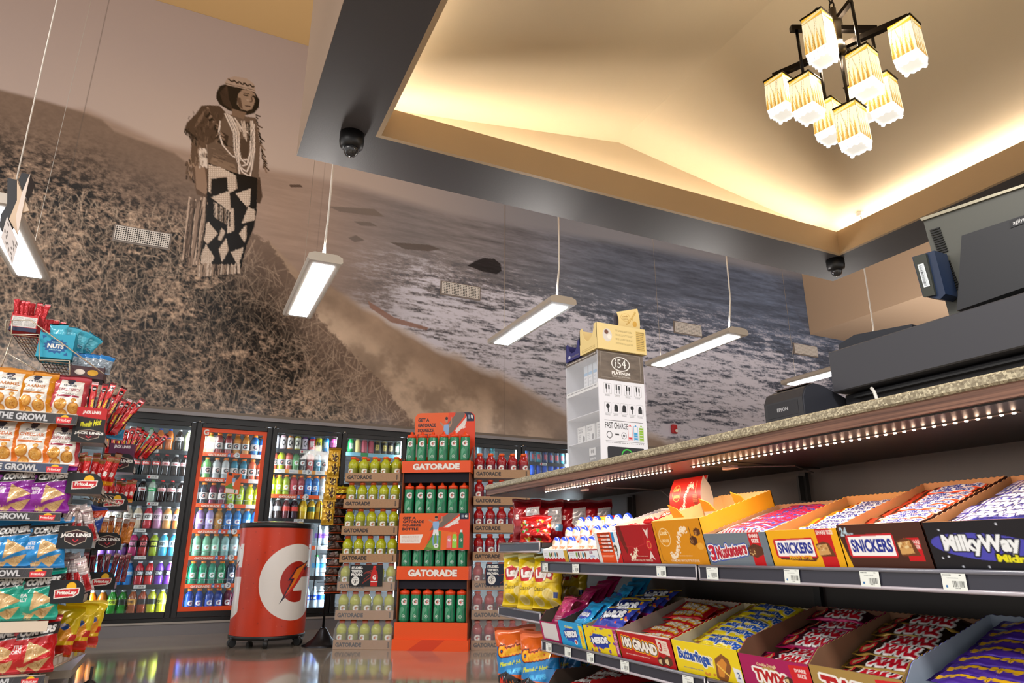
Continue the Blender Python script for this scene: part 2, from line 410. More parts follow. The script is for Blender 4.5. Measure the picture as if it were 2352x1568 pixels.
dd = q@np.array(_fw); PX = 1176+CAM_F*(q@np.array(_rt))/dd; PY = 784-CAM_F*(q@np.array(_up))/dd
def I(x, pts): xs, ys = zip(*pts); return np.interp(x, xs, ys)
def mixc(A, B, t): return A+(B-A)*t[..., None]
def sm(x, a, c): t = np.clip((x-a)/(c-a), 0, 1); return t*t*(3-2*t)
hill = I(PX, [(-400, 150), (0, 205), (100, 230), (185, 255), (235, 275), (262, 300), (330, 325), (400, 350), (450, 390), (560, 520), (620, 560), (680, 640), (740, 740), (800, 800), (860, 860), (900, 910), (960, 985), (990, 1020)])
shore = I(PX, [(200, 250), (380, 330), (600, 383), (720, 405), (820, 428), (1036, 492), (1245, 528), (1500, 570), (1900, 650), (2300, 740)])
foam0 = I(PX, [(650, 560), (850, 570), (1100, 600), (1500, 690), (1840, 760), (2200, 830)])
sand0 = I(PX, [(620, 560), (700, 640), (760, 655), (850, 715), (1000, 800), (1150, 862), (1300, 950), (1500, 1000), (1800, 1080)])
n1 = fnoise(H, W, 60, 160, 5, .55, 1); n2 = fnoise(H, W, 6, 56, 5, .7, 2); n3 = fnoise(H, W, 5, 26, 5, .85, 3); n4 = fnoise(H, W, 4, 5, 3, .8, 4); n5 = fnoise(H, W, 40, 40, 5, .6, 6)
sky = mixc(lin('#b3a39c')+0*gx[..., None], lin('#c0ad9f'), sm(PY-shore, -230, 0)*(.4+.6*sm(PX, 100, 500)))
sky = mixc(sky, lin('#858c98'), sm(PX, 700, 1300)*.85)
left = lin('#a58d7c'); a = sky
sea = mixc(left+0*gx[..., None], lin('#8e8786'), sm(PX, 640, 980)); sea = mixc(sea, lin('#6a7283'), sm(PX, 980, 1450)); sea = mixc(sea, lin('#66738a'), sm(PX, 1400, 1800))
sea = sea*(1+(n2-.5)*1.15*(.25+.75*sm(PX, 750, 1300)))[..., None]*(1+(n1-.5)*.5)[..., None]
fm = sm(PY-foam0, -40, 60)*sm(PX, 740, 1000)
thr = .60-.18*sm(PY-foam0, 0, 170)
foam = sm(n3*.65+n2*.35+(n1-.5)*.25, thr-.08, thr+.12)*fm
dark = sm(.46-n3-(n2-.5)*.3, -.02, .16)*fm
sea = mixc(sea, lin('#444d5c'), dark*.6); sea = mixc(sea, lin('#d6d4de'), foam*.85)
a = mixc(a, sea, sm(PY-shore, -10, 14))
sand = mixc(lin('#a48c76')+0*gx[..., None], lin('#cdb59c'), sm(PY-sand0, 30, 120)*(.35+.65*sm(n5, .35, .6))); sand = mixc(sand, lin('#9b8a7c'), sm(PX, 1150, 1350)*.6)  # paler sand lower down paints in the light washing the wall
sand = sand*(1+(n5-.5)*.7)[..., None]
wave = sm(np.abs(PY-sand0+(n5-.5)*26), 15, 2)*sm(PX, 760, 900)
a = mixc(a, sand, sm(PY-sand0+(n5-.5)*26, -8, 8)); a = mixc(a, lin('#cfc4bd'), wave*.55)
# hillside grass
dh = PY-hill; gm = sm(dh+(n4-.5)*26*sm(PX, 420, 620), -4, 6)*(PX < 1030)
gl = .33+.10*sm(dh, 330, 0)+.12*sm(PX, 260, -40)*sm(PY, 560, 900)-.22*np.exp(-((PX-570)/200)**2-((PY-740)/140)**2)-.1*np.exp(-((PX-640)/90)**2-((PY-640)/70)**2)+.10*sm(PY, 820, 930)  # lower left brightening paints glare on the mural into the grass
con = .25+1.9*sm(dh, 20, 260)
gn = np.clip(gl+((n4*.55+n3*.2+n5*.25)-.5)*con*1.5, 0, 1)
gr = mixc(lin('#120e0b')+0*gx[..., None], lin('#8c7562'), sm(gn, .2, .62)); gr = mixc(gr, lin('#c9ab8e'), sm(gn, .6, .95))
haze = sm(dh, 210, 10); gr = mixc(gr, lin('#8f7868'), haze*.72)
a = mixc(a, gr, gm); cv.a = a
# single grass stems and twigs over the hillside
r = np.random.default_rng(11); NS = 17000
sx = r.uniform(-330, 950, NS); sy = r.uniform(330, 985, NS); hy = I(sx, [(-400, 400), (0, 430), (420, 500), (600, 600), (700, 700), (800, 810), (880, 900), (960, 990)]); k = sy > hy; sx, sy = sx[k], sy[k]
ln = r.uniform(6, 58, len(sx))*(.6+.4*sm(sy, 400, 700)); an = r.normal(-PI/2+.1, .85, len(sx)); cu = r.normal(0, .22, len(sx)); al = r.uniform(.05, .95, len(sx))**2.2*(1-.5*np.exp(-((sx-600)/220)**2-((sy-720)/150)**2)); ton = r.random(len(sx))
T = np.linspace(0, 1, 44)[None, :]
X = sx[:, None]+ln[:, None]*T*np.cos(an[:, None]+cu[:, None]*T); Y = sy[:, None]+ln[:, None]*T*np.sin(an[:, None]+cu[:, None]*T)
dv = np.array(_fw)[None, None]*CAM_F+np.array(_rt)*(X-1176)[..., None]-np.array(_up)*(Y-784)[..., None]
U = ((dv[..., 0]/dv[..., 1]*WY-MX0)/(MX1-MX0)*(W-1)); V = ((MZ1-(dv[..., 2]/dv[..., 1]*WY+CAM_H))/(MZ1-MZ0)*(H-1))
A = np.zeros((H, W)); Tn = np.zeros((H, W)); ui, vi = U.astype(int), V.astype(int)
fu, fv = U-ui, V-vi
for ou, ov, w_ in ((0, 0, (1-fu)*(1-fv)), (1, 0, fu*(1-fv)), (0, 1, (1-fu)*fv), (1, 1, fu*fv)):
    uu, vv = ui+ou, vi+ov; ok = (uu >= 0) & (uu < W) & (vv >= 0) & (vv < H)
    np.maximum.at(A, (vv[ok], uu[ok]), (w_*al[:, None])[ok]); np.maximum.at(Tn, (vv[ok], uu[ok]), np.broadcast_to(ton[:, None], U.shape)[ok])
st = mixc(lin('#a98a70')+0*cv.a, lin('#e0c6aa'), Tn); cv.a = mixc(cv.a, st, A*.9*(gm > .3))

# the standing figure of the mural, a woman in a fringed cape and a patterned skirt
def K(*p): return [Wc(360+x/2.903, 140+y/2.903) for x, y in p]
def kp(col, *p, a=1): cv.poly(K(*p), col, a)
def kl(w, col, *p, a=1):
    P = K(*p); cv.line(P, w*.19, col, a)
kp('#2a1f18', (400, 215), (420, 170), (470, 150), (560, 180), (650, 200), (685, 260), (682, 310), (650, 350), (600, 362), (540, 350), (480, 330), (420, 290), (397, 250))
for i in range(7): kl(7, '#5a4335', (470, 165+i*4), (425+i*9, 215+i*7), (450+i*10, 290+i*7), a=.6)
kp('#6e5644', (235, 480), (330, 540), (345, 700), (350, 880), (335, 930), (300, 900), (268, 890), (250, 790), (228, 640)); kp('#9c7f68', (255, 700), (320, 705), (345, 870), (325, 890), (265, 850))
kp('#5c4636', (664, 780), (690, 775), (706, 905), (690, 950), (668, 945))
kp('#76604f', (430, 350), (660, 380), (690, 560), (680, 790), (540, 770), (345, 700), (335, 560), (390, 480))
kp('#8f7660', (370, 640), (520, 690), (540, 760), (420, 720), (350, 690)); kp('#4a382c', (430, 470), (480, 500), (470, 560), (420, 530)); kp('#5e4a3b', (560, 520), (620, 520), (610, 650), (560, 640))
kp('#8a6f5a', (505, 320), (600, 345), (580, 390), (500, 362))
kp('#5e4838', (300, 300), (350, 296), (420, 300), (462, 345), (420, 420), (385, 540), (335, 560), (280, 520), (230, 500), (188, 462), (200, 415), (258, 360)); kp('#836955', (330, 320), (300, 400), (250, 450), (280, 380))
for i in range(26):
    x = 340+i*4.2; y = 310+i*9; kl(12, random.choice(['#33251c', '#6d5443', '#9a7f69', '#241a14']), (x, y), (x+random.uniform(-34, 30), y+random.uniform(15, 42)))
    kl(9, random.choice(['#33251c', '#57412f', '#8d735f', '#1d1511']), (660+i*2.4, 360+i*14), (675+i*2.2+random.uniform(-14, 24), 372+i*15))
for i in range(14): kl(5, '#2b2019', (192+i*6, 450+i*5), (188+i*6+random.uniform(-6, 6), 480+i*7))
kp('#a38871', (545, 220), (572, 192), (625, 198), (657, 222), (660, 250), (652, 285), (636, 322), (602, 334), (562, 322), (536, 290)); kp('#6c5342', (536, 250), (560, 245), (575, 322), (548, 305))
kl(9, '#2a1d16', (580, 228), (612, 234)); kl(7, '#2a1d16', (636, 236), (656, 240)); kl(5, '#1c130e', (578, 216), (618, 222)); kl(8, '#6b5242', (632, 240), (640, 270), (622, 276)); kl(8, '#4a2f26', (590, 300), (628, 305)); kl(5, '#c4aa93', (600, 262), (618, 262))
kp('#b39b88', (452, 155), (470, 118), (520, 103), (600, 118), (650, 155), (662, 212), (600, 192), (540, 178), (480, 166))
for i in range(5): kl(9, '#3b2c23', (478+i*36, 120+i*9), (505+i*34, 142+i*9), (520+i*33, 128+i*10)); kl(4, '#6a5546', (460+i*38, 150+i*9), (500+i*38, 160+i*9))
kp('#1a1310', (640, 225), (685, 260), (682, 310), (650, 345), (640, 320), (660, 270))
for p in [((425, 400), (415, 470), (440, 560), (500, 630), (560, 660), (610, 658)), ((455, 350), (500, 450), (545, 560), (560, 650), (600, 690)), ((470, 350), (515, 450), (520, 600), (550, 700), (600, 740)),
          ((485, 360), (530, 470), (540, 640), (570, 740), (620, 770)), ((500, 370), (550, 480), (548, 680), (555, 820), (585, 862)), ((640, 400), (645, 560), (625, 690), (600, 740)), ((650, 420), (652, 600), (630, 740), (612, 850), (585, 862)), ((628, 400), (628, 600), (605, 690), (570, 700)), ((520, 380), (580, 470), (630, 480), (650, 440))]:
    kl(13, '#5a483c', *p); kl(9, '#dccbbb', *p)
for i in range(16): kl(6, random.choice(['#2c2018', '#c9b5a2']), (530+i*7, 390+random.uniform(0, 30)), (545+i*6, 440+random.uniform(0, 100)))
kp('#17120f', (345, 680), (520, 745), (672, 780), (668, 1000), (650, 1110), (600, 1230), (565, 1380), (290, 1410), (300, 1100), (335, 900))
for P in [((345, 690), (440, 715), (530, 765), (540, 850), (480, 885), (470, 775), (366, 785), (362, 885), (345, 870)), ((362, 910), (480, 868), (490, 900), (498, 1010)), ((528, 885), (630, 850), (622, 960), (602, 975)), ((568, 1085), (612, 970), (660, 1000), (655, 1060)),
          ((303, 1110), (345, 1072), (410, 1150), (340, 1222), (300, 1175)), ((410, 1190), (435, 1110), (460, 1140), (430, 1200)), ((550, 1150), (600, 1090), (600, 1180), (585, 1210)), ((300, 1280), (330, 1222), (388, 1310), (332, 1392), (296, 1345)), ((415, 1255), (465, 1180), (482, 1260), (436, 1342)), ((495, 1275), (582, 1240), (545, 1372)), ((480, 1000), (515, 980), (520, 1130), (470, 1150))]:
    kp('#b7a18d', *P)
    xs = [p[0] for p in P]; ys = [p[1] for p in P]
    for j in range(int((max(ys)-min(ys))/14)):
        y = min(ys)+7+j*14
        for i in range(int((max(xs)-min(xs))/14)):
            x = min(xs)+7+i*14; m_, _, _ = cv.mask(K(*P), 1)
            if sum(((P[k][1] > y) != (P[(k+1) % len(P)][1] > y)) and x < P[k][0]+(y-P[k][1])*(P[(k+1) % len(P)][0]-P[k][0])/(P[(k+1) % len(P)][1]-P[k][1]) for k in range(len(P))) % 2: kp('#e0d0bd', (x-5, y-3), (x+4, y-5), (x+5, y+2), (x-3, y+4))
for i in range(34): x = 385+i*3.2; kl(4, random.choice(['#cbb7a3', '#8e7864', '#17120f']), (x, 940+i*2), (x+random.uniform(-8, 8), 1040+i*2))
for i in range(44): x = 275+i*6.5; kl(6, random.choice(['#cbb7a3', '#a68e79', '#4b3b30']), (x, 1355+random.uniform(-8, 8)), (x+random.uniform(-8, 8), 1440-i*.6))
for i in range(70):
    x = 215+random.uniform(0, 130); x2 = 175+(x-215)*.9+random.uniform(-16, 16); kl(6, random.choice(['#c4ab95', '#9b8370', '#6a5546', '#2e231b']), (x, 900+random.uniform(0, 90)), ((x+x2)/2+random.uniform(-6, 10), 1130), (x2, 1250+random.uniform(0, 120)))
for i in range(10): kl(9, '#d9c9b8', (285+i*5, 580+random.uniform(0, 20)), (290+i*5, 700+random.uniform(-10, 16))); kl(5, '#241a14', (288+i*5, 620), (291+i*5, 650))
for i in range(60):
    x = random.uniform(215, 420); y = random.uniform(330, 540)
    if (x-200)*.9 > (y-330)*-.2 and y < 560-(x-300)**2*.004: kl(5, random.choice(['#4a382b', '#8f745f', '#6e5646', '#3a2b21']), (x, y), (x+random.uniform(-12, 12), y+random.uniform(18, 40)), a=.55)
for i in range(40): x = 250+random.uniform(0, 90); y = 520+random.uniform(0, 180); kl(6, random.choice(['#a88d76', '#54402f', '#7f6652']), (x, y), (x+random.uniform(-8, 8), y+30), a=.5)
for i in range(26): x = 200+random.uniform(0, 45); y = 640+random.uniform(0, 150); kl(8, random.choice(['#3a2b20', '#6a5341', '#a3876e']), (x, y), (x+random.uniform(-10, 14), y+26))
for i in range(30): x = 360+random.uniform(0, 160); y = 560+random.uniform(0, 150); kl(5, random.choice(['#5c4636', '#9b806a', '#44332a']), (x, y), (x+30, y+random.uniform(6, 18)), a=.5)
# rocks in the surf
for col, P in [('#2b282b', [(1073, 610), (1090, 600), (1110, 592), (1135, 594), (1150, 606), (1152, 622), (1140, 630), (1110, 624), (1090, 616)]), ('#6f655f', [(895, 556), (930, 558), (985, 562), (1012, 572), (985, 577), (930, 572)]), ('#84776e', [(755, 474), (800, 476), (860, 480), (883, 498), (840, 494), (780, 486)]), ('#7d726b', [(800, 546), (818, 540), (838, 552), (815, 556)]), ('#7f746d', [(812, 508), (850, 510), (868, 520), (830, 518)]), ('#5d4a3f', [(664, 424), (690, 424), (696, 430), (668, 430)]), ('#9c7767', [(845, 690), (905, 728), (985, 752), (980, 758), (900, 740), (850, 706)])]:
    cv.poly([Wc(*p) for p in P], col, .9)
L_ = cv.a@np.array([.3, .5, .2]); f_ = np.clip((L_/.26), .02, 4)**.22; cv.a = cv.a*f_[..., None]*.94; cv.a[..., 2] *= 1.03
# seams between the sheets
for px in (140, 735, 1161): p = Wc(px, 500); cv.line([(p[0], 0), (p[0], (MZ1-MZ0)*100)], .5, '#5f5752', .55)
b = MB(); b.face(cv, (MX0, WY, MZ1), (MX1, WY, MZ1), (MX0, WY, MZ0), 'mural'); b.box(MX0, MX1, WY+.001, WY+.01, MZ0, MZ1, 'mural#a08c80')
tag(b.obj('mural'), 'wide sepia photo mural of a woman in fringed cape on grassy cliff above surf', 'mural')

# ---------------------------------------------------------------- dropped ceiling frame with the lit vault
OX0, OX1, OY1 = .38, 5.31, 4.09; IX0, IX1, IY1 = .82, 4.85, 3.63; IY0, OY0 = -.9, -1.4; LZ = 3.47
b = MB(); S = 'paint#403c3c'; Tn_ = 'paint#a48a68'
b.box(OX0, IX0-.03, OY0, OY1, ZS, ZS+.06, S); b.box(IX1+.03, OX1, OY0, OY1, ZS, ZS+.06, S); b.box(IX0-.03, IX1+.03, IY1+.03, OY1, ZS, ZS+.06, S); b.box(IX0, IX1, OY0, IY0, ZS, ZS+.06, S)
# outer faces up to the ceiling
T_ = 'paint#9c8674'
b.box(OX0-.002, OX0+.08, OY0, OY1, ZS+.001, MZ1, T_); b.box(OX0, OX1, OY1-.08, OY1+.002, ZS+.001, MZ1, T_); b.box(OX1-.08, OX1+.002, OY0, OY1, ZS+.001, MZ1, T_)
struct(b, 'trim_2')
b = MB(); t = .03
b.box(IX0-t, IX0, IY0, IY1+t, ZS, LZ-.06, Tn_); b.box(IX1, IX1+t, IY0, IY1+t, ZS, LZ-.06, Tn_); b.box(IX0, IX1, IY1, IY1+t, ZS, LZ-.06, Tn_)
struct(b, 'trim_3')
# vault: gable with its ridge along Y
VX0, VX1, VY1, VZ = IX0-.3, IX1+.3, IY1+.22, 3.50; XM, RZ = 2.76, 3.84
b = MB(); V = 'paint#bfad90'
b.add([(VX0, -1.3, VZ), (VX0, VY1, VZ), (XM, VY1, RZ), (XM, -1.3, RZ)], [(0, 1, 2, 3)], V); b.add([(VX1, -1.3, VZ), (VX1, VY1, VZ), (XM, VY1, RZ), (XM, -1.3, RZ)], [(3, 2, 1, 0)], V)
b.add([(VX0, VY1, ZS+.05), (VX1, VY1, ZS+.05), (VX1, VY1, VZ), (XM, VY1, RZ), (VX0, VY1, VZ)], [(0, 1, 2, 3, 4)], V)
b.quad((VX0, -1.3, ZS+.05), (VX0, VY1, ZS+.05), (VX0, VY1, VZ), (VX0, -1.3, VZ), V); b.quad((VX1, -1.3, ZS+.05), (VX1, VY1, ZS+.05), (VX1, VY1, VZ), (VX1, -1.3, VZ), V)
b.quad((VX0, -1.3, RZ+.1), (VX1, -1.3, RZ+.1), (VX1, VY1, RZ+.1), (VX0, VY1, RZ+.1), V)
struct(b, 'ceiling')
for i, (x0, x1, y0, y1) in enumerate([(IX0-.17, IX0-.13, -.9, IY1+.1), (IX1+.13, IX1+.17, -.9, IY1+.1), (IX0, IX1, IY1+.09, IY1+.13)]):
    b = MB(); b.box(x0, x1, y0, y1, ZS+.06, ZS+.17, 'plastic#e8e0d0'); b.box(x0+.006, x1-.006, y0+.01, y1-.01, ZS+.17, ZS+.175, 'cove_warm#ffd9a0')
    tag(b.obj('cove_light_strip'), 'warm light strip hidden on the ledge along the %s side of the ceiling vault' % ['left', 'right', 'far'][i], 'light strip')
# white sprinkler on the right ledge
sp = atz(1957, 495, 3.5)
t = thing('fire_sprinkler', 'small white sprinkler head in the far right corner of the vault', 'sprinkler', (4.95, 3.45, 3.50))
b = MB(); b.lathe([(0, -.004), (.035, -.004), (.035, .03), (.03, .04)], 16, 'plastic#f2efe8'); b.obj('cover_plate', t)
b = MB(); b.tube([(0, 0, -.004), (.004, 0, -.07)], .006, 8, 'metal#8d8a80'); b.obj('nozzle', t)

# dome cameras under the frame
for (x, y, z), lab in (((.655, 3.70, ZS), 'black dome camera under the left corner of the dark ceiling frame'), ((4.92, 3.74, ZS), 'black dome camera under the right corner of the dark ceiling frame')):
    t = thing('dome_camera', lab, 'camera', (x, y, z))
    b = MB(); b.lathe([(.075, 0), (.075, -.055), (.07, -.085), (.055, -.1), (.045, -.102)], 28, 'black#0c0c0d'); b.obj('housing', t)
    b = MB(); b.lathe([(.048, -.10), (.047, -.115), (.040, -.135), (.025, -.15), (.004, -.156)], 24, 'gloss#2a2a2c'); b.obj('dome', t)

# ventilation grilles on the mural
for px, py, pw, lab in ((268, 520, .5, 'white grid air grille on the grassy hillside beside the mural woman'), (1015, 648, .5, 'white grid air grille on the surf of the mural, left of centre'), (1548, 740, .48, 'white grid air grille on the mural behind the third hanging lamp'), (1822, 790, .5, 'white grid air grille at the right end of the mural below the tan bulkhead')):
    p = aty(px, py, WY); t = thing('air_grille', lab, 'vent', (p.x, WY-.012, p.z), 0, 'air grilles on the mural')
    b = MB(); b.box(-.02, pw+.02, .0, .011, -.17, .02, 'plastic#8b8078'); b.box(0, pw, -.006, 0, -.15, 0, 'black#2a2725'); b.obj('backing', t)
    b = MB()
    for i in range(25): b.box(i*pw/24-.0035, i*pw/24+.0035, -.016, -.006, -.15, 0, 'plastic#e9e2da')
    for i in range(8): b.box(0, pw, -.018, -.008, -.15*i/7-.0035, -.15*i/7+.0035, 'plastic#e9e2da')
    b.obj('grid', t)
# fire alarm strobe
p = aty(1540, 975, WY); t = thing('fire_alarm', 'small red fire alarm with white strobe on the mural, low at right', 'alarm', (p.x, WY-.001, p.z))
b = MB(); b.bbox(0, .085, -.045, 0, -.125, 0, 'plastic#c02028', .008); b.obj('housing', t)
b = MB(); b.lathe([(.0, 0), (.02, .004), (.022, .012)], 12, 'gloss#f4f0ea', .055, 0, 0); 
o = b.obj('strobe', t, (0, -.046, -.09), (math.radians(90), 0, 0))

# ---------------------------------------------------------------- hanging lamps
def lamp(name, lab, x, y0, L, z, cab=True, sx=.0):
    t = thing(name, lab, 'lamp', (x, y0, z), 0, 'linear hanging lamps')
    w, h = .105, .05
    prof = [(-w, 0), (w, 0), (w+.012, .012), (w+.008, .045), (w-.03, .062), (-w+.03, .062), (-w-.008, .045), (-w-.012, .012)]
    b = MB(); b.prism(prof, 1, 0, L, 'plastic#cfc5b8'); b.obj('housing', t)
    b = MB(); b.bbox(-.072, .072, .06, L-.05, -.006, .004, 'lamp_white#ffffff', .002); b.obj('diffuser', t)
    b = MB(); b.tube([(0, L-.12, .062), (0, L-.12, MZ1-z)], .002, 4, 'metal#b9b0a4'); b.obj('cable', t)
    if not cab: return t
    b = MB(); b.tube([(0, .02, MZ1-z), (.0, .06, .35), (0, .10, .16), (.012, .13, .075)], .0075, 6, 'plastic#efe9df'); b.tube([(0, .06, .3), (-.004, .09, .15), (-.012, .1, .07)], .005, 6, 'plastic#efe9df'); b.obj('cord', t)
    return t
for x, lab in ((.66, 'white linear hanging lamp in front of the mural, beside the grassy cliff edge'), (2.50, 'white linear hanging lamp left of the phone accessory case'), (4.29, 'white linear hanging lamp right of the phone accessory case'), (6.2, 'white linear hanging lamp partly hidden behind the black cash drawer at right'), (-1.19, 'white linear hanging lamp at the left edge behind the black X sign')):
    lamp('hanging_lamp', lab, x, 4.33 if x != -1.19 else 4.3, 1.24, 2.6, x != -1.19)
# ================================================================ WALL OF GLASS-DOOR COOLERS
DX0, DW, ND = -1.428, .730, 9          # left edge of the first door, door width
DXS = [DX0+i*DW for i in range(ND+1)]
SHZ = [1.71, 1.455, 1.2, .95, .70, .44, .185]
b = MB(); b.box(DX0-3, DXS[-1]+1.0, WY-.004, WY+.1, 0, .10, 'paint#7d7a7c'); b.box(DX0-3, DXS[-1]+1, WY-.012, WY+.1, .10, .118, 'paint#a39d96'); struct(b, 'baseboard_back')
b = MB(); b.box(DX0-3, 12.4, WY-.03, WY+.1, 2.055, 2.09, 'paint#9a979b'); b.box(DX0-3, 12.4, WY-.018, WY+.1, 2.09, 2.12, 'paint#84786c'); struct(b, 'trim_4')
b = MB(); b.box(DXS[-1]+.11, 12.4, WY+.012, WY+.12, 0, 2.06, 'paint#b39c80'); struct(b, 'wall_back')
cool = thing('beverage_cooler', 'long black wall cooler with lit glass doors full of drinks', 'cooler', (DX0, WY, 0))
def cpart(b, name, parent=cool): b.T = Matrix.Identity(4); o = b.obj(name, parent); o.location = (0, 0, 0); o.matrix_parent_inverse = Matrix.Translation((-DX0, -WY, 0)); return o
b = MB(); BK = 'black#0b0b0d'
b.box(DX0-1, DXS[-1]+.1, WY+.004, WY+.09, 1.995, 2.055, BK); b.box(DX0-1, DXS[-1]+.1, WY, WY+.09, .12, .15, BK); b.box(DX0-1, DX0, WY, WY+.09, .15, 2.0, BK); b.box(DXS[-1], DXS[-1]+.1, WY, WY+.09, .15, 2.0, BK)
for x in DXS: b.box(x-.012, x+.012, WY+.022, WY+.09, .15, 2.0, BK)
cpart(b, 'frame')
b = MB(); G_ = 'paint#a9aeb0'
b.box(DX0, DXS[-1], WY+.82, WY+.85, .1, 2.1, G_); b.box(DX0, DXS[-1], WY+.09, WY+.85, 2.04, 2.08, 'paint#8a8e90'); b.box(DX0, DXS[-1], WY+.09, WY+.85, .1, .13, 'paint#8a8e90'); b.box(DX0-.03, DX0, WY+.09, WY+.85, .1, 2.1, G_); b.box(DXS[-1], DXS[-1]+.03, WY+.09, WY+.85, .1, 2.1, G_)
for i in range(1, 14):
    b.box(DX0+i*.47, DX0+i*.47+.008, WY+.812, WY+.82, .13, 2.04, 'paint#878c8e')
cpart(b, 'cabinet')
for i, x in enumerate((.0, .50, 2.4)):   # evaporator fans at the back
    b = MB()
    for r in (.03, .06, .09, .12, .15): b.tube([(-.12+x*1.0+.35+r*math.cos(a), WY+.78, 1.86+r*math.sin(a)) for a in np.linspace(0, 2*PI, 22)], .004, 5, 'black#222426')
    b.lathe([(.02, 0), (.02, .03)], 10, BK, x+.23, WY+.78, 1.85); cpart(b, 'fan_guard')
b = MB()
for x in DXS:
    for s in (-.03, .03): b.box(x+s-.009, x+s+.009, WY+.072, WY+.086, .2, 1.97, 'tube_cool#e8f4ff')
cpart(b, 'light_tube')
for i in range(ND):
    x0, x1 = DXS[i]+.004, DXS[i+1]-.004; d = bpy.data.objects.new('door', None); COL.objects.link(d); d.parent = cool; d.location = (x0-DX0, 0, 0); w = x1-x0
    fr = MB(); c = 'black#17171a' if i > 3 else 'black#101114'
    for a in ((0, .048, .152, 1.99), (w-.048, w, .152, 1.99), (.048, w-.048, .152, .205), (.048, w-.048, 1.945, 1.99)): fr.bbox(a[0], a[1], -.012, .02, a[2], a[3], c, .003)
    fr.obj('door_frame', d)
    g = MB(); g.box(.046, w-.046, .002, .006, .203, 1.947, 'glass#ffffff'); g.obj('glass_pane', d)
    h = MB(); h.box(.008, .024, -.03, -.012, .75, 1.35, BK); h.obj('handle', d)
    k = MB(); k.lathe([(.012, 0), (.012, .02)], 8, 'metal#b5b0a8', .02, -.01, 1.99); k.obj('hinge', d)
    if i == 2:    # orange printed border on the inside of the second visible door
        o_ = MB(); O = 'card#f0521e'
        for a in ((.048, .085, .205, 1.945), (w-.085, w-.048, .205, 1.945), (.085, w-.085, .205, .245), (.085, w-.085, 1.905, 1.945)): o_.box(a[0], a[1], -.001, .0015, a[2], a[3], O)
        cvx = Cv(10, 10, '#f0521e', 4); cvx.text('G', 5, 5, 7, 8, '#f6f2ee', .04); cvx.poly([(5.8, 2.6), (4.2, 5.4), (5.4, 5.2), (4.4, 7.4), (6.6, 4.6), (5.4, 4.8)], '#f0521e')
        o_.face(cvx, (.055, -.002, 1.935), (.125, -.002, 1.935), (.055, -.002, 1.865)); o_.obj('printed_border', d)
        cvp = Cv(24, 34, '#ee6420', 3); cvp.poly([(6, 34), (0, 24), (10, 16), (14, 26)], '#5f9a3c'); cvp.poly([(12, 4), (22, 2), (18, 10), (10, 12)], '#4f4a4c'); cvp.rect(10, 8, 15, 15, '#8fb4dd'); cvp.rect(11, 15, 14, 21, '#f2f2f2'); cvp.rect(2, 26, 22, 33, '#f1e5de'); cvp.rect(16, 26, 18, 32, '#3d8a55'); cvp.rect(2, 1, 8, 5, '#1b2036')
        o_ = MB(); o_.face(cvp, (.335, -.004, 1.512), (.475, -.004, 1.500), (.325, -.004, 1.305)); o_.obj('sticker', d)
# ---- shelves with coloured price strips
def strip_cv(kind, n):
    c = Cv(140, 8, '#2e3033', 3.2)
    if kind == 'dark':
        x = 60+7*(n % 3); c.rect(x, 1, x+20, 7, '#eceae6'); c.rect(x+1.5, 2, x+6, 6, '#d8434a' if n < 3 else '#cfd4d8'); c.text('2/$4.00', x+12, 4, 10, 3, '#222222', .02)
    if kind == 'orange':
        c.rect(0, 0, 140, 8, '#ee5a24'); c.rect(108, 0, 140, 8, '#e9e3de'); c.text('GATORADE', 42, 5, 34, 4.5, '#f8d9c8', .06)
        for k, q in enumerate(('#2f7fc4', '#d8342c', '#7cc4e4')): c.poly([(62+k*9, 8), (62+k*9, 2), (65+k*9, 0), (68+k*9, 2), (68+k*9, 8)], q); c.text('G', 65+k*9, 5, 3.4, 3.4, '#ffffff', .05)
    if kind == 'white':
        c.rect(0, 0, 140, 8, '#ece7e0')
        for k in range(5): c.rect(4+k*28, 0, 12+k*28, 8, '#f2a03a'); c.words(14+k*28, 2, 24+k*28, 6, 2, '#3a5aa0')
    if kind == 'blue':
        c.rect(0, 0, 140, 8, '#8fd0e6'); c.rect(45, 0, 62, 8, '#2fa35a')
    return c
KIND = {1: ['dark']*7, 2: ['orange']*7, 3: ['dark', 'white', 'orange', 'dark', 'orange', 'dark', 'dark'], 4: ['blue', 'dark']+['dark']*5}
ZALL = {3: [1.79, 1.575, 1.315, 1.07, .80, .50, .185], 4: [1.80, 1.56, 1.3, 1.05, .78, .48, .185], 6: [1.82, 1.66, 1.42, 1.16, .9, .5, .185], 7: [1.82, 1.66, 1.42, 1.16, .9, .5, .185], 5: [1.78, 1.56, 1.3, 1.05, .78, .48, .185]}
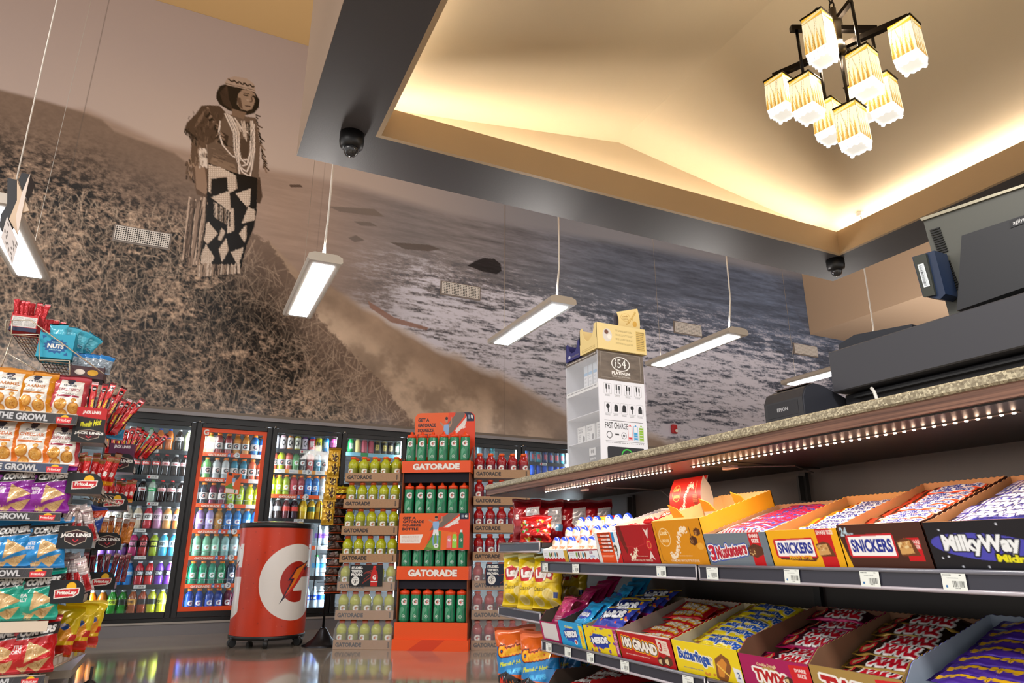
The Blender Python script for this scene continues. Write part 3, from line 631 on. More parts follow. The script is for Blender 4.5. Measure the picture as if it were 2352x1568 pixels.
for i in range(ND):
    for n, z in enumerate(ZALL.get(i, SHZ)):
        b = MB(); x0, x1 = DXS[i]+.016, DXS[i+1]-.016
        b.box(x0, x1, WY+.105, WY+.70, z-.012, z, 'plastic#9a9da0'); b.box(x0, x1, WY+.10, WY+.106, z-.034, z+.006, 'plastic#3a3d40')
        kd = KIND.get(i, ['dark']*7)[n]
        b.face(strip_cv(kd, n), (x0, WY+.0985, z+.006), (x1, WY+.0985, z+.006), (x0, WY+.0985, z-.034))
        if kd in ('orange', 'white'):
            cc = Cv(10, 10, '#f7f5f2', 4); cc.text('3', 6, 5.5, 3, 5, '#1c2a4a', .03); cc.text('2 FOR', 5, 1.8, 6, 1.4, '#1c2a4a'); cc.text('50', 8.3, 4, 1.6, 2, '#1c2a4a'); cx = x0+.40+(.06 if i == 2 and n > 2 else 0)
            b.print(cc, lambda u, v: [cx+(u-.5)*.055*np.minimum(1, 1/np.maximum(np.sqrt((2*u-1)**2+(2*v-1)**2)/np.maximum(np.abs(2*u-1), np.abs(2*v-1)+1e-9), 1e-6)), 0*u+WY+.096, z-.012-(v-.5)*.055*np.minimum(1, 1/np.maximum(np.sqrt((2*u-1)**2+(2*v-1)**2)/np.maximum(np.abs(2*u-1), np.abs(2*v-1)+1e-9), 1e-6))])
            if kd == 'orange': b.tube([(x0+.02, WY+.1, z+.045), (x1-.02, WY+.1, z+.045)], .0018, 5, 'metal#d8dadc')
        cpart(b, 'shelf')

# ---- bottles
def wrapcv(b, cv, r, z0, z1, a0=-PI*.98, a1=-PI*.02, mat='card', x=0, y=0):
    """print wrapped round a vertical cylinder, seen from -Y"""
    b.print(cv, lambda u, v: [x+r*np.cos(a0+(a1-a0)*u), y+r*np.sin(a0+(a1-a0)*u), z1+(z0-z1)*v], mat, True)
def label_cv(bgc, mark, mc, w=16, h=9, s=2.2, bold=.05, band=None, out=None, mh=.55):
    c = Cv(w, h, bgc, s)
    if band: c.rect(0, h*.72, w, h, band)
    if mark == 'G':
        c.text('G', w/2, h/2, h*.62, h*.72, mc, .06); c.poly([(w/2+.9, h*.25), (w/2-.5, h*.55), (w/2+.3, h*.55), (w/2-.6, h*.85), (w/2+1.3, h*.45), (w/2+.4, h*.48)], '#e2522a')
    elif mark: c.text(mark, w/2, h/2, w*.42, h*mh, mc, bold, out=out)
    return c
BP = {}
def bottle(kind, liq, cap, lab=None, mark=None, mc='#ffffff', size=1.0):
    """returns a Proto for one kind of bottle or can: root with body, cap and label"""
    key = (kind, liq, cap, lab, mark, size)
    if key in BP: return BP[key]
    nm, cat = {'soda': ('soda_bottle', 'bottle'), 'gat': ('sports_drink_bottle', 'bottle'), 'can': ('drink_can', 'can'), 'armor': ('sports_drink_bottle', 'bottle'), 'squeeze': ('squeeze_bottle', 'bottle'), 'water': ('water_bottle', 'bottle')}[kind]
    t = thing(nm, '', cat); L = 'drink#'+liq.lstrip('#'); n = 14
    b = MB()
    if kind == 'soda':
        b.lathe([(.022, 0), (.0285, .004), (.0295, .03), (.0265, .075), (.029, .11), (.0295, .14), (.027, .165), (.016, .19), (.0115, .20), (.0115, .205)], n, L); H = .20; R = .0297; lz = (.105, .14)
        cr, ch = .0135, .016
    elif kind == 'gat':
        b.lathe([(.029, 0), (.034, .004), (.0345, .012), (.0325, .02), (.034, .028), (.0325, .036), (.034, .046), (.034, .10), (.0335, .106), (.036, .114), (.0365, .125), (.035, .138), (.030, .150), (.022, .160), (.0182, .166), (.0182, .175)], n, L); H = .172; R = .0347; lz = (.046, .102)
        cr, ch = .0205, .02
    elif kind == 'armor':
        b.lathe([(.026, 0), (.031, .004), (.033, .05), (.030, .07), (.033, .09), (.034, .13), (.028, .155), (.016, .172), (.015, .18)], n, L); H = .177; R = .0342; lz = (.075, .13); cr, ch = .017, .018
    elif kind == 'can':
        b.lathe([(.024, 0), (.0285, .006), (.0285, .135), (.0235, .148), (.0225, .15)], n, L); H = .15; R = .0288; lz = (.02, .13); cr, ch = .022, .002
    elif kind == 'water':
        b.lathe([(.029, 0), (.033, .004), (.031, .02), (.033, .03), (.031, .05), (.033, .06), (.033, .12), (.030, .15), (.016, .18), (.013, .19)], n, L); H = .187; R = .0335; lz = (.08, .125); cr, ch = .015, .016
    elif kind == 'squeeze':
        g = 'gloss#1f8a5c'
        b.lathe([(.034, 0, g), (.0375, .004, g), (.0375, .03, g), (.0365, .1, g), (.0375, .18, g), (.0365, .21, g), (.034, .215, g)], 24, g); H = .215; R = .0379; lz = (.012, .205); cr, ch = .0375, .03
    b.obj('body', t)
    b = MB()
    if kind == 'can': b.lathe([(cr, H), (cr, H+.001), (.019, H-.002)], n, 'metal#c8cacc')
    elif kind == 'squeeze': b.lathe([(.037, H-.006), (.0375, H+.014), (.033, H+.022), (.013, H+.028), (.012, H+.04), (.009, H+.043), (.009, H+.05)], 24, 'plastic#ef4a1c')
    else: b.lathe([(cr, H), (cr, H+ch-.003), (cr-.003, H+ch)], n, 'plastic#'+cap.lstrip('#'))
    b.obj('cap', t)
    if lab:
        b = MB()
        if kind == 'squeeze':
            c = Cv(24, 38, '#1f8a5c', 3.2); c.poly([(2, 30), (5, 20), (10, 17), (13, 22), (9, 28), (7, 38), (3, 38)], '#7cc29f', .55); c.poly([(14, 38), (15, 24), (18, 18), (21, 20), (18, 38)], '#14694a', .8)
            c.text('G', 12, 10, 9, 10, '#f2f4f0', .06, out=[(.5, '#17573f')]); c.poly([(14, 6), (11, 11), (13, 11), (10.5, 15), (15, 10), (12.8, 10)], '#d8342c'); c.ring(12, 32, 2.6, 2.6, .5, '#d5e6dc', '#1f8a5c'); c.poly([(12, 30.8), (13, 32), (12.5, 33), (11.5, 33), (11, 32)], '#d5e6dc')
            wrapcv(b, c, R, *lz, mat='gloss')
        else: wrapcv(b, label_cv(lab, mark, mc), R+.0002, *lz, a0=-PI*1.02, a1=PI*.02, mat='card')
        b.obj('label', t)
    if size != 1: t.scale = (size,)*3
    p = Proto(t); p.kind = kind; p.size = size; BP[key] = p; return p
SHELFNAME = ['top', 'second', 'third', 'fourth', 'fifth', 'sixth', 'bottom']
def put_row(door, row, specs, dname, back=0, sp=None, y=WY+.165, x0=None, vis=None):
    if door in (1, 2) and len(specs) < 8 and sp is None: specs = [specs[0]]*(8-len(specs))+list(specs)
    z = ZALL.get(door, SHZ)[row]; xa, xb = DXS[door]+.06, DXS[door+1]-.06; n = len(specs); sp = sp or (xb-xa)/(n-1) if n > 1 else .1; xa = x0 if x0 is not None else xa
    for k, s in enumerate(specs):
        if s is None: continue
        desc, args = s; p = bottle(*args[:7] if len(args) >= 7 else args)
        lab = '%s, %s on %s shelf, %s' % (desc, ORD[k], SHELFNAME[row], dname)
        sc = {'gat': (1.15, 1.15, 1.12), 'soda': (1.3, 1.3, 1.02), 'can': (1.12, 1.12, 1.05), 'armor': (1.2, 1.2, 1.12), 'water': (1.2, 1.2, 1.05)}[p.kind]
        for bk in range(2 if door in (1, 2, 3) and row < (7 if door < 3 else 4) else 1):
            p.put(loc=(xa+k*sp+random.uniform(-.003, .003), y+random.uniform(0, .008)+.088*bk, z+.0005), rot=random.uniform(-.35, .35), scale=sc, label=lab if not bk else lab.replace(' on %s shelf' % SHELFNAME[row], ' in back row, %s shelf' % SHELFNAME[row]), group='drinks in the wall cooler')
def dr(desc, *a): return (desc, a)
cola = dr('cola bottle with red label', 'soda', '#1d0e0a', '#d22a28', '#d03434', 'Coke', '#f6e9e4')
cola2 = dr('cola bottle with silver label', 'soda', '#1d0e0a', '#e8e8e8', '#d9d4d2', 'Coke', '#b0343a')
diet = dr('cola bottle with pink label', 'soda', '#1d0e0a', '#d22a28', '#e9b9b9', 'Coke', '#a42a30')
lime = dr('clear soda bottle with green label', 'soda', '#c9dccb', '#1e9a4a', '#27b062', 'Sprite', '#eaf8ec')
oran = dr('orange soda bottle with blue cap', 'soda', '#f07a12', '#2b57c8', '#f08a2a', 'Fanta', '#1d3aa0')
blk = dr('dark soda bottle with white label', 'soda', '#201512', '#d5d5d5', '#d9dde0', 'Zero', '#3b3b40')
def arm(name, liq, lab, mc='#1c1c20', cap='#e4e4e8'): return dr(name+' sports drink bottle', 'armor', liq, cap, lab, 'BODY', mc)
D1 = 'left cooler door'
put_row(1, 0, [blk, lime, lime, oran, oran, blk, dr('pale soda bottle', 'soda', '#dfe6a8', '#e8e8e8', '#e6efc0', '', '#777')], D1)
put_row(1, 1, [cola, cola, dr('cola bottle with dark cap', 'soda', '#1d0e0a', '#2a2022', '#d23c36', 'Coke', '#f6e9e4'), cola, diet, cola2, diet], D1)
put_row(1, 2, [cola, dr('silver label cola bottle', 'soda', '#1d0e0a', '#cfcfcf', '#cfc9c9', 'Diet', '#c02a30'), lime, diet, diet, cola2], D1)
put_row(1, 3, [arm('white and orange', '#e8dccb', '#f0e6da', '#2a2a2c', '#f0f0f0'), arm('cream', '#f0ddc0', '#e8e0d8'), arm('red', '#d8404a', '#f0e8e4'), arm('pink', '#d99ac4', '#e6c8dc'), arm('peach', '#f0a860', '#f3e2d0'), arm('orange', '#f29850', '#e8e0f0')], D1)
put_row(1, 4, [arm('purple', '#8a5cb0', '#3a3440', '#d8c8f0'), arm('pink and black', '#d0387c', '#2a2428', '#f0a0c0'), arm('red and black', '#c22c30', '#241c1e', '#f08080'), arm('lime and black', '#b8d020', '#2a2e14', '#e6f060'), arm('pale blue', '#48b4e0', '#c8e4f0'), arm('sky blue', '#4ab8e8', '#d0e8f4')], D1)
pz = lambda n, l, lb='#1c2a40': dr(n+' flavored water bottle', 'water', l, '#e8ecf0', lb, 'ZERO', '#e8eef4')
put_row(1, 5, [pz('blue', '#1f8ce0', '#2aa0f0'), pz('bright blue', '#1f8ce0', '#2aa0f0'), pz('red', '#d02838', '#2c1c20'), pz('scarlet', '#e02028', '#2c1c20'), pz('purple', '#7a3cc0', '#201c28'), pz('violet', '#8a44c8', '#201c28')], D1)
pg = lambda n, l, lb: dr(n+' sports drink bottle', 'water', l, '#e4e4e4', lb, 'POWER', '#15181c')
put_row(1, 6, [pg('orange', '#f08a14', '#f09a30'), pg('amber', '#f08a14', '#e88a20'), pg('green', '#34a838', '#c8e840'), pg('grass green', '#2e9c34', '#2a3a2a'), pg('copper', '#b0603a', '#e0a040'), pg('brown', '#b4481c', '#3a2a24'), pg('yellow', '#d4d820', '#2c3020'), pg('bright yellow', '#e0e428', '#e6e850')], D1, x0=DXS[1]+.055, sp=.083)
def ga(n, l, lb='#e8e4e0', mk='G', mc='#3a3a40', cap='#f2801e'): return dr(n+' sports drink bottle', 'gat', l, cap, lb, mk, mc)
D2 = 'orange-bordered door'
GW = lambda n, l: ga(n, l, l, 'G', '#ffffff')
put_row(2, 0, [ga('yellow', '#d8dc20'), ga('lime yellow', '#d8dc20'), ga('red', '#a81c20'), ga('dark red', '#a81c20'), ga('orange', '#e8921c'), ga('amber', '#e8921c'), ga('blue', '#1f86d8', '#eceff2'), ga('bright blue', '#1f86d8')], D2)
put_row(2, 1, [ga('green', '#6cc860'), ga('pale green', '#8ad880'), ga('white', '#d8dcdc'), ga('clear', '#d4d8da'), ga('teal', '#1c88a8'), ga('dark teal', '#1c88a8'), ga('coral', '#f06a40', '#f0e4dc'), ga('salmon', '#f06a40')], D2)
put_row(2, 2, [ga('pale', '#d0d4dc'), ga('smoke', '#3c4854'), ga('maroon', '#8a2850'), ga('plum', '#8a2850'), GW('clear lime', '#b8d820'), GW('lime', '#b8d820'), GW('yellow', '#d0dc20'), GW('bright yellow', '#d8e020')], D2)
put_row(2, 3, [GW('pink', '#d8a0d0'), GW('lilac', '#b898dc'), GW('pale violet', '#b8a8e0'), GW('amber', '#c88a30'), GW('blue', '#1878c8'), GW('cobalt', '#1c88d8'), GW('sky blue', '#2090e0'), GW('azure', '#2498e8')], D2)
put_row(2, 4, [GW('mint', '#90d8b0'), GW('pale mint', '#98dcc0'), GW('pale aqua', '#a8d8d8'), GW('frost', '#c0dce0'), GW('ice', '#c8e4e8'), GW('teal', '#28a0b8')], D2)
put_row(2, 5, [GW('emerald', '#18a878'), GW('sea green', '#20a080'), GW('green', '#189868'), GW('slate', '#384c6c'), GW('grey blue', '#3c5070'), GW('grass green', '#249c34')], D2)
put_row(2, 6, [GW('cobalt', '#1450c0'), GW('royal blue', '#1450c0'), GW('deep blue', '#184cb0'), GW('burgundy', '#701c40'), GW('wine red', '#701c40'), GW('navy', '#1c2850')], D2)
D3 = 'door behind red barrel'
def can(n, l, mk='', lb=None, mc='#f4f4f4'): return dr(n+' drink can', 'can', l, '#c8c8c8', lb or l, mk, mc)
put_row(3, 0, [can('silver', '#c8c8cc'), can('pink and white', '#d8b0b8', 'C4', '#e8dcdc', '#333333'), can('orange and white', '#f09040', 'C4', '#ece4dc', '#333333'), can('yellow and white', '#d8d040', 'C4', '#e8e8d8', '#333333'), can('purple and white', '#7a4c9c', 'C4', '#d8d0e0', '#333333'), can('red and blue', '#2c6cc8', 'PRIME', '#d83c50'), can('yellow', '#e8e420', 'PRIME', None, '#26303c'), can('blue', '#1f8cd8', 'PRIME', None, '#d8f0ff'), can('pink and yellow', '#e04890', 'PRIME', None, '#1c2030')], D3)
put_row(3, 1, [ga('coral', '#e8604c'), ga('yellow', '#c8d820'), ga('pink', '#e86858'), ga('green', '#4c9850', '#5ca860', 'G', '#fff'), ga('black', '#2c2c30', '#3c3c40', 'G', '#fff'), ga('red', '#c03030', '#b03838', 'G', '#fff'), ga('teal', '#2888a8', '#3890b0', 'G', '#fff'), ga('white', '#e0e0e0'), ga('orange', '#f06030')], D3)
put_row(3, 2, [GW('yellow', '#c8dc20'), GW('lime', '#c8dc20'), GW('pale lime', '#b8d040'), GW('red', '#c83040'), GW('dark red', '#b02838'), GW('blue', '#1878d0'), GW('cobalt', '#1878d0'), GW('white', '#dcdfe2'), GW('clear', '#e0e2e4')], D3)
put_row(3, 3, [dr('white milk bottle', 'water', '#e4dcd8', '#f4f4f4', '#e8e8ea', '', '#fff'), dr('grey milk bottle', 'water', '#5a4a48', '#f4f4f4', '#dcdce0', '', '#fff'), dr('red label bottle', 'water', '#7a3c40', '#f4f4f4', '#e84c40', '', '#fff'), dr('dark red label bottle', 'water', '#4a2838', '#f4f4f4', '#e84c40', '', '#fff'), dr('yellow lemonade bottle', 'water', '#f0c020', '#f4e8c0', '#f0c828', '', '#205040'), dr('golden lemonade bottle', 'water', '#f0c020', '#f4e8c0', '#2c6048', '', '#fff'), dr('gold juice bottle', 'water', '#f0b020', '#f4e8c0', '#f0c828', '', '#fff'), dr('green label bottle', 'water', '#c8e860', '#e85030', '#58c040', '', '#fff')], D3)
wt = lambda n, lb, mk='', cap='#f0f0f0': dr(n+' water bottle', 'water', '#cfe0ea', cap, lb, mk, '#ffffff')
put_row(3, 4, [None]*7+[wt('purple label', '#8a5cc8'), wt('violet label', '#9a6cd0')], D3)
put_row(3, 5, [None]*7+[wt('green cap', '#58a8e0', '', '#38c050'), wt('blue label', '#4098e0')], D3)
put_row(3, 6, [None]*6+[wt('smart', '#1c50c0', 'smart', '#3060c0'), wt('bright blue label', '#1c50c0', 'smart'), wt('tall blue label', '#2058c8')], D3)
D4 = 'door behind yellow stack'
put_row(4, 0, [can('dark red', '#a02838'), can('green', '#20a050', 'MUG'), can('cream and purple', '#e8d890'), can('pink', '#c85a68'), can('rose', '#d06070'), can('black and gold', '#8a7838', 'REIGN', '#2c2820', '#e0c860'), can('gold and black', '#a08c40', 'REIGN', '#2c2820', '#e0c860'), can('black', '#202024', 'REIGN', None, '#e0c890'), can('dark green', '#2c3c30', 'BANG', None, '#c8d8c8')], D4)
put_row(4, 1, [dr('silver can', 'can', '#b8c4cc', '#c8c8c8', '#a8b8c4', '', '#fff'), dr('grey can', 'can', '#a0b0b8', '#c8c8c8', '#8898a8', '', '#fff'), dr('teal can', 'can', '#1c8878', '#c8c8c8', '#1c8878', '', '#fff')], D4)
for rr_ in (2, 3, 4, 5): put_row(4, rr_, [wt('%s blue label' % ORD[rr_], '#2a68d0', 'AQUA')], D4, sp=.1)
put_row(6, 0, [can('pale pink', '#e0a8b0'), can('cream', '#e8dcc0'), can('pale blue', '#a8d8e8'), can('grey', '#8898a8'), can('aqua', '#58b8c8')], 'door behind red stack', x0=DXS[6]+.07, sp=.085)
for c_, nm_, D_ in ((7, 0, 'far right cooler door'),):
    put_row(7, 0, [can(('navy', 'blue', 'steel blue', 'teal')[k % 4]+' ', ('#1c3c78', '#2468b0', '#40607c', '#2890a8')[k % 4], 'RB', None, '#d84040') for k in range(8)], D_)
    put_row(7, 1, [can(('cobalt', 'royal blue', 'bright blue')[k % 3], ('#1c4cb8', '#2058c8', '#1c60d8')[k % 3]) for k in range(8)], D_)
put_row(6, 1, [can(('red', 'white', 'blue')[k % 3], ('#b83040', '#e0e0e0', '#2058c8')[k % 3]) for k in range(7)], 'door behind red stack')
# ================================================================ RED ROUND DRINK BARREL
BX, BY, BR = .785, 6.47, .303
t = thing('drink_barrel', 'tall red round drink barrel on black casters with large white G and lightning bolt', 'barrel', (BX, BY, 0), 0)
cv = Cv(192, 86, '#d03a1a', 4.2)
cv.a *= (1+(fnoise(cv.H, cv.W, 120, 60, 3, .6, 8)-.5)*.35)[..., None]
for i in range(260):
    x, y = random.uniform(0, 192), random.uniform(2, 84); s_ = random.uniform(.25, .75); cv.ell(x, y, s_, s_*random.uniform(.5, 1.1), random.choice(['#7a1a10', '#a02818', '#e0603c']), random.uniform(0, 3), .55)
def bigG(cx, cy):
    def g(*p): return [(cx+(x-650)*.098, cy+(y-750)*.0935) for x, y in p]
    th = np.linspace(math.radians(38), math.radians(322), 46)
    out = [(712+318*math.cos(a), 750-320*math.sin(a)) for a in np.linspace(math.radians(58), math.radians(308), 50)]
    cv.poly(g(*out, (912, 995), (912, 710), (700, 710), (700, 630), (905, 630), (905, 430), (848, 430), (846, 470)), '#f2ece6')
    cv.poly(g(*[(722+156*math.cos(a), 750-172*math.sin(a)) for a in np.linspace(0, 2*PI, 50)]), '#b02414')
    cv.poly(g((722, 632), (900, 632), (905, 708), (722, 708)), '#b82814'); cv.poly(g((690, 712), (905, 712), (905, 1000), (790, 1000), (790, 828), (690, 828)), '#f2ece6')
    cv.poly(g((862, 566), (705, 634), (630, 742), (668, 738), (572, 934), (862, 608), (812, 628)), '#1c1a33'); cv.poly(g((840, 585), (712, 642), (655, 728), (690, 722), (610, 880), (700, 800), (815, 655), (790, 650)), '#d8342c'); cv.poly(g((828, 590), (714, 645), (668, 722), (702, 716), (625, 850), (690, 775), (770, 650)), '#f08a28')
vd = math.atan2(-BY, -BX)          # direction from the barrel towards the viewer
for ang in (27, -103, 147): bigG(96+ang/360*192, 43)
b = MB(); b.print(cv, lambda u, v: [BR*np.cos(vd+(u-.5)*2*PI), BR*np.sin(vd+(u-.5)*2*PI), .935-v*.865], 'plastic', True); b.obj('wrap', t)
b = MB(); b.lathe([(BR-.004, .93), (BR+.006, .935), (BR+.008, .965), (BR, .975), (BR-.03, .975), (BR-.03, .94)], 56, 'black#17171a', cap=False); b.obj('rim', t)
b = MB(); b.lathe([(.001, .968), (.12, .992), (.2, .99), (BR-.03, .972)], 40, 'gloss#b9bcc0', cap=False); b.obj('lid', t)
b = MB(); b.lathe([(.2, .055), (BR+.003, .058), (BR+.006, .085), (BR, .09)], 56, 'black#121214'); b.obj('base', t)
for (px, py) in ((519, 1490), (597, 1496), (697, 1486), (735, 1474), (640, 1470)):
    p = atz(px, py, 0) if px < 735 else None
    a = {519: 200, 597: 262, 697: 320, 735: 30, 640: 110}[px]; r_ = BR-.005
    x, y = r_*math.cos(math.radians(a)), r_*math.sin(math.radians(a))
    b = MB(); b.T = Matrix.Translation((x, y, .034)) @ Matrix.Rotation(math.radians(a), 4, 'Z') @ Matrix.Rotation(math.radians(90), 4, 'X'); b.lathe([(.03, -.02), (.034, -.014), (.034, .014), (.03, .02)], 20, 'black#0d0d0f')
    b.T = Matrix.Identity(4); b.box(x-.014, x+.014, y-.014, y+.014, .05, .075, 'metal#55565a'); b.obj('caster', t)

# ================================================================ PALLET STACKS OF SPORTS DRINK
def frame(x, y, deg): return Matrix.Translation((x, y, 0)) @ Matrix.Rotation(math.radians(deg), 4, 'Z')
def tray_cv(w):
    c = Cv(w, 7.2, '#a8825f', 5.5); c.grain(.05, 2); c.text('GATORADE', w*.26, 3.7, w*.44, 3.3, '#3c3230', .055); c.rect(w*.925, 1.4, w*.95, 5.8, '#4c3e36'); c.words(w*.928, 1.6, w*.948, 5.6, 6, '#a8825f')
    return c
def pallet(name, lab, x0, y0, deg, w, liq, lname, pitch, capdark):
    d = .36; F = frame(x0, y0, deg); rz = math.radians(deg); cvt = tray_cv(w*100); tm = None
    for L in range(7):
        z = L*pitch; lay = ORD[6-L]
        if tm is None:
            b = MB(); C_ = 'board#a07a58'; t_ = .004
            b.box(0, w, 0, d, 0, .004, C_); b.box(0, w, 0, t_, 0, .07, C_); b.box(0, w, d-t_, d, 0, .07, C_); b.box(0, t_, 0, d, 0, .07, C_); b.box(w-t_, w, 0, d, 0, .07, C_)
            b.face(cvt, (0, -.0006, .07), (w, -.0006, .07), (0, -.0006, 0)); tm = Proto(tag(b.obj('cardboard_tray'), 'x', 'tray'))
        o = tm.put(loc=F @ Vector((0, 0, z+.001)), rot=rz, label='brown cardboard drink tray with dark lettering, %s from top of the %s stack' % (lay, lname), group='drink trays of the %s stack' % lname)
        sp = w/5
        for k in range(5):
            for row in range(2 if L == 6 else 1):
                ang = math.radians(random.uniform(-25, 25)); p = bottle('gat', liq, '#f2601c', 'x'+liq, None) if False else bottle('gat', liq, '#f2601c' if L == 6 else capdark, LABC[lname], 'G', '#f4f2ee')
                q = F @ Vector((sp*(k+.5), .052+.1*row, z+.0065))
                p.put(loc=q, rot=rz+ang+PI*0, scale=(1.17, 1.17, 1.075), label='%s sports drink bottle, %s from left%s in %s tray from top of %s stack' % (lname, ORD[k], ' in back row' if row else '', lay, lname) if not row else '%s sports drink bottle, %s in back row of top tray, %s stack' % (lname, ORD[k], lname), group='bottles of the %s stack' % lname)
    # shrink wrap on the three lowest cases
    for L in range(3):
        b = MB(); z = L*pitch; h = pitch-.012
        V = []
        nseg = 24
        pr = [(-.004, -.004, .002), (-.004, -.004, .07), (.0, .004, .15), (.02, .03, h)]
        ring = []
        for (ex, ey, zz) in pr: ring.append([(ex, ey, z+zz), (w-ex, ey, z+zz), (w-ex, d-ey, z+zz), (ex, d-ey, z+zz)])
        V = [p for r in ring for p in r]; Fc = [(4*k+i, 4*k+(i+1) % 4, 4*k+4+(i+1) % 4, 4*k+4+i) for k in range(3) for i in range(4)]
        b.add(V, Fc, 'wrapfilm#dfe3e8')
        o = tag(b.obj('shrink_wrap'), 'clear plastic wrap round the %s tray from the bottom of the %s stack' % (ORD[L], lname), 'wrap'); o.matrix_world = F
    # price sign on the fifth case
    c = Cv(21, 12, '#17181c' if lname == 'yellow' else '#14203a', 7)
    for i, s_ in enumerate(('STUDIED.', 'TESTED.', 'PROVEN.')): c.text(s_, 4.6, 1.6+i*1.9, 7.2, 1.4, '#f0eeea', .06)
    c.ell(3.8, 8.9, 2.5, 2.5, '#f0ede8'); c.text('3', 3.7, 9.3, 1.2, 2.2, '#1a1c22', .03); c.text('2 FOR', 3.8, 7.5, 2.4, .6, '#1a1c22'); c.text('$', 2.5, 9.1, .7, 1.2, '#1a1c22'); c.text('50', 4.9, 8.8, 1, .9, '#1a1c22')
    for i in range(7): c.line([(random.uniform(8, 13), random.uniform(4, 11)), (random.uniform(13, 20), random.uniform(.5, 5))], .12, '#d8452c')
    c.poly([(13.5, 12), (13.3, 7), (13.8, 4), (14.6, 2.8), (14.6, 1.2), (16.6, 1.2), (16.6, 2.8), (17.5, 4), (18, 7), (17.8, 12)], '#c8201c'); c.rect(14.7, .6, 16.6, 1.5, '#e8301c'); c.text('G', 15.7, 7, 2.2, 2.4, '#f4f0ec', .06); c.rect(13.6, 9, 17.8, 9.6, '#e8ecee')
    b = MB(); zz = 2*pitch+.035; x_ = .10 if lname == 'yellow' else .11
    b.box(x_, x_+.27, -.012, -.0105, zz, zz+.165, 'card#17181c'); b.face(c, (x_, -.0126, zz+.165), (x_+.27, -.0126, zz+.165), (x_, -.0126, zz)); o = tag(b.obj('price_sign'), 'dark price sign with red bottle on the %s bottle stack' % lname, 'sign'); o.matrix_world = F
attr_mat('wrapfilm', .12, spec=.9, alpha=.16)
LABC = {'yellow': '#8a8c34', 'red': '#7a2436'}
pallet('p', '', 1.226, 5.905, -27.8, .470, '#ccd01c', 'yellow', .2185, '#c8501c')
pallet('p', '', 2.208, 5.412, -21, .476, '#b81c24', 'red', .2235, '#c8401c')

# ================================================================ ORANGE SQUEEZE BOTTLE DISPLAY
DXo, DYo, DDeg, DWd, DDp = 1.66, 5.668, -31.5, .575, .245
F = frame(DXo, DYo, DDeg); OR = 'card#f0561c'
disp = thing('squeeze_bottle_display', 'tall orange cardboard display stand of green squeeze bottles between two stacks', 'display'); disp.matrix_world = F
TZ = [.205, .62, 1.04, 1.475]; LIPZ = [(.155, .205), (.545, .625), (.99, 1.03), (1.385, 1.475)]
b = MB(); w, d = DWd, DDp
for x in (0, w-.006): b.prism([(0, 0), (d, 0), (d, 1.50), (0, 1.50)], 0, x, x+.006, 'board#8a4a2c')
b.box(0, w, d-.006, d, 0, 1.5, 'board#5c3424')
for z in TZ: b.box(.006, w-.006, .0, d-.006, z-.008, z, 'board#7a4630')
for z0, z1 in ((.455, .54), (.915, .985), (1.30, 1.38)): b.box(.006, w-.006, .02, .026, z0-.0, z1, 'board#23212a')
b.obj('stand', disp)
def gcv(w_, h_, t=True):
    c = Cv(w_, h_, '#f0561c', 5.5)
    for i in range(int(w_*1.2)): c.line([(i, h_), (i+h_*.7, 0)], .12, '#e04812')
    if t: c.text('GATORADE', w_/2, h_/2, w_*.68, h_*.52, '#f6efe8', .06, out=[(.25, '#a03010')])
    return c
for z0, z1 in ((.525, .628), (1.38, 1.478)):
    b = MB(); b.box(-.008, w+.008, -.014, -.008, z0, z1, OR); b.face(gcv(59, 10), (-.008, -.0146, z1), (w+.008, -.0146, z1), (-.008, -.0146, z0)); b.box(-.008, -.002, -.014, .12, z0, z1, OR); b.box(w+.002, w+.008, -.014, .12, z0, z1, OR); b.obj('front_lip', disp)
b = MB(); b.box(-.016, w+.016, -.03, d, 0, .08, OR); b.box(-.006, w+.006, -.014, .0, .08, .205, OR); b.face(gcv(60, 12, False), (-.006, -.0146, .205), (w+.006, -.0146, .205), (-.006, -.0146, .08)); b.box(-.006, 0, -.014, d, .08, .205, OR)
cb = Cv(60, 8, '#f0561c', 4); cb.poly([(12, 8), (24, 0), (42, 0), (32, 8)], '#d8401c'); b.face(cb, (-.016, -.0306, .08), (w+.016, -.0306, .08), (-.016, -.0306, 0)); b.obj('base', disp)
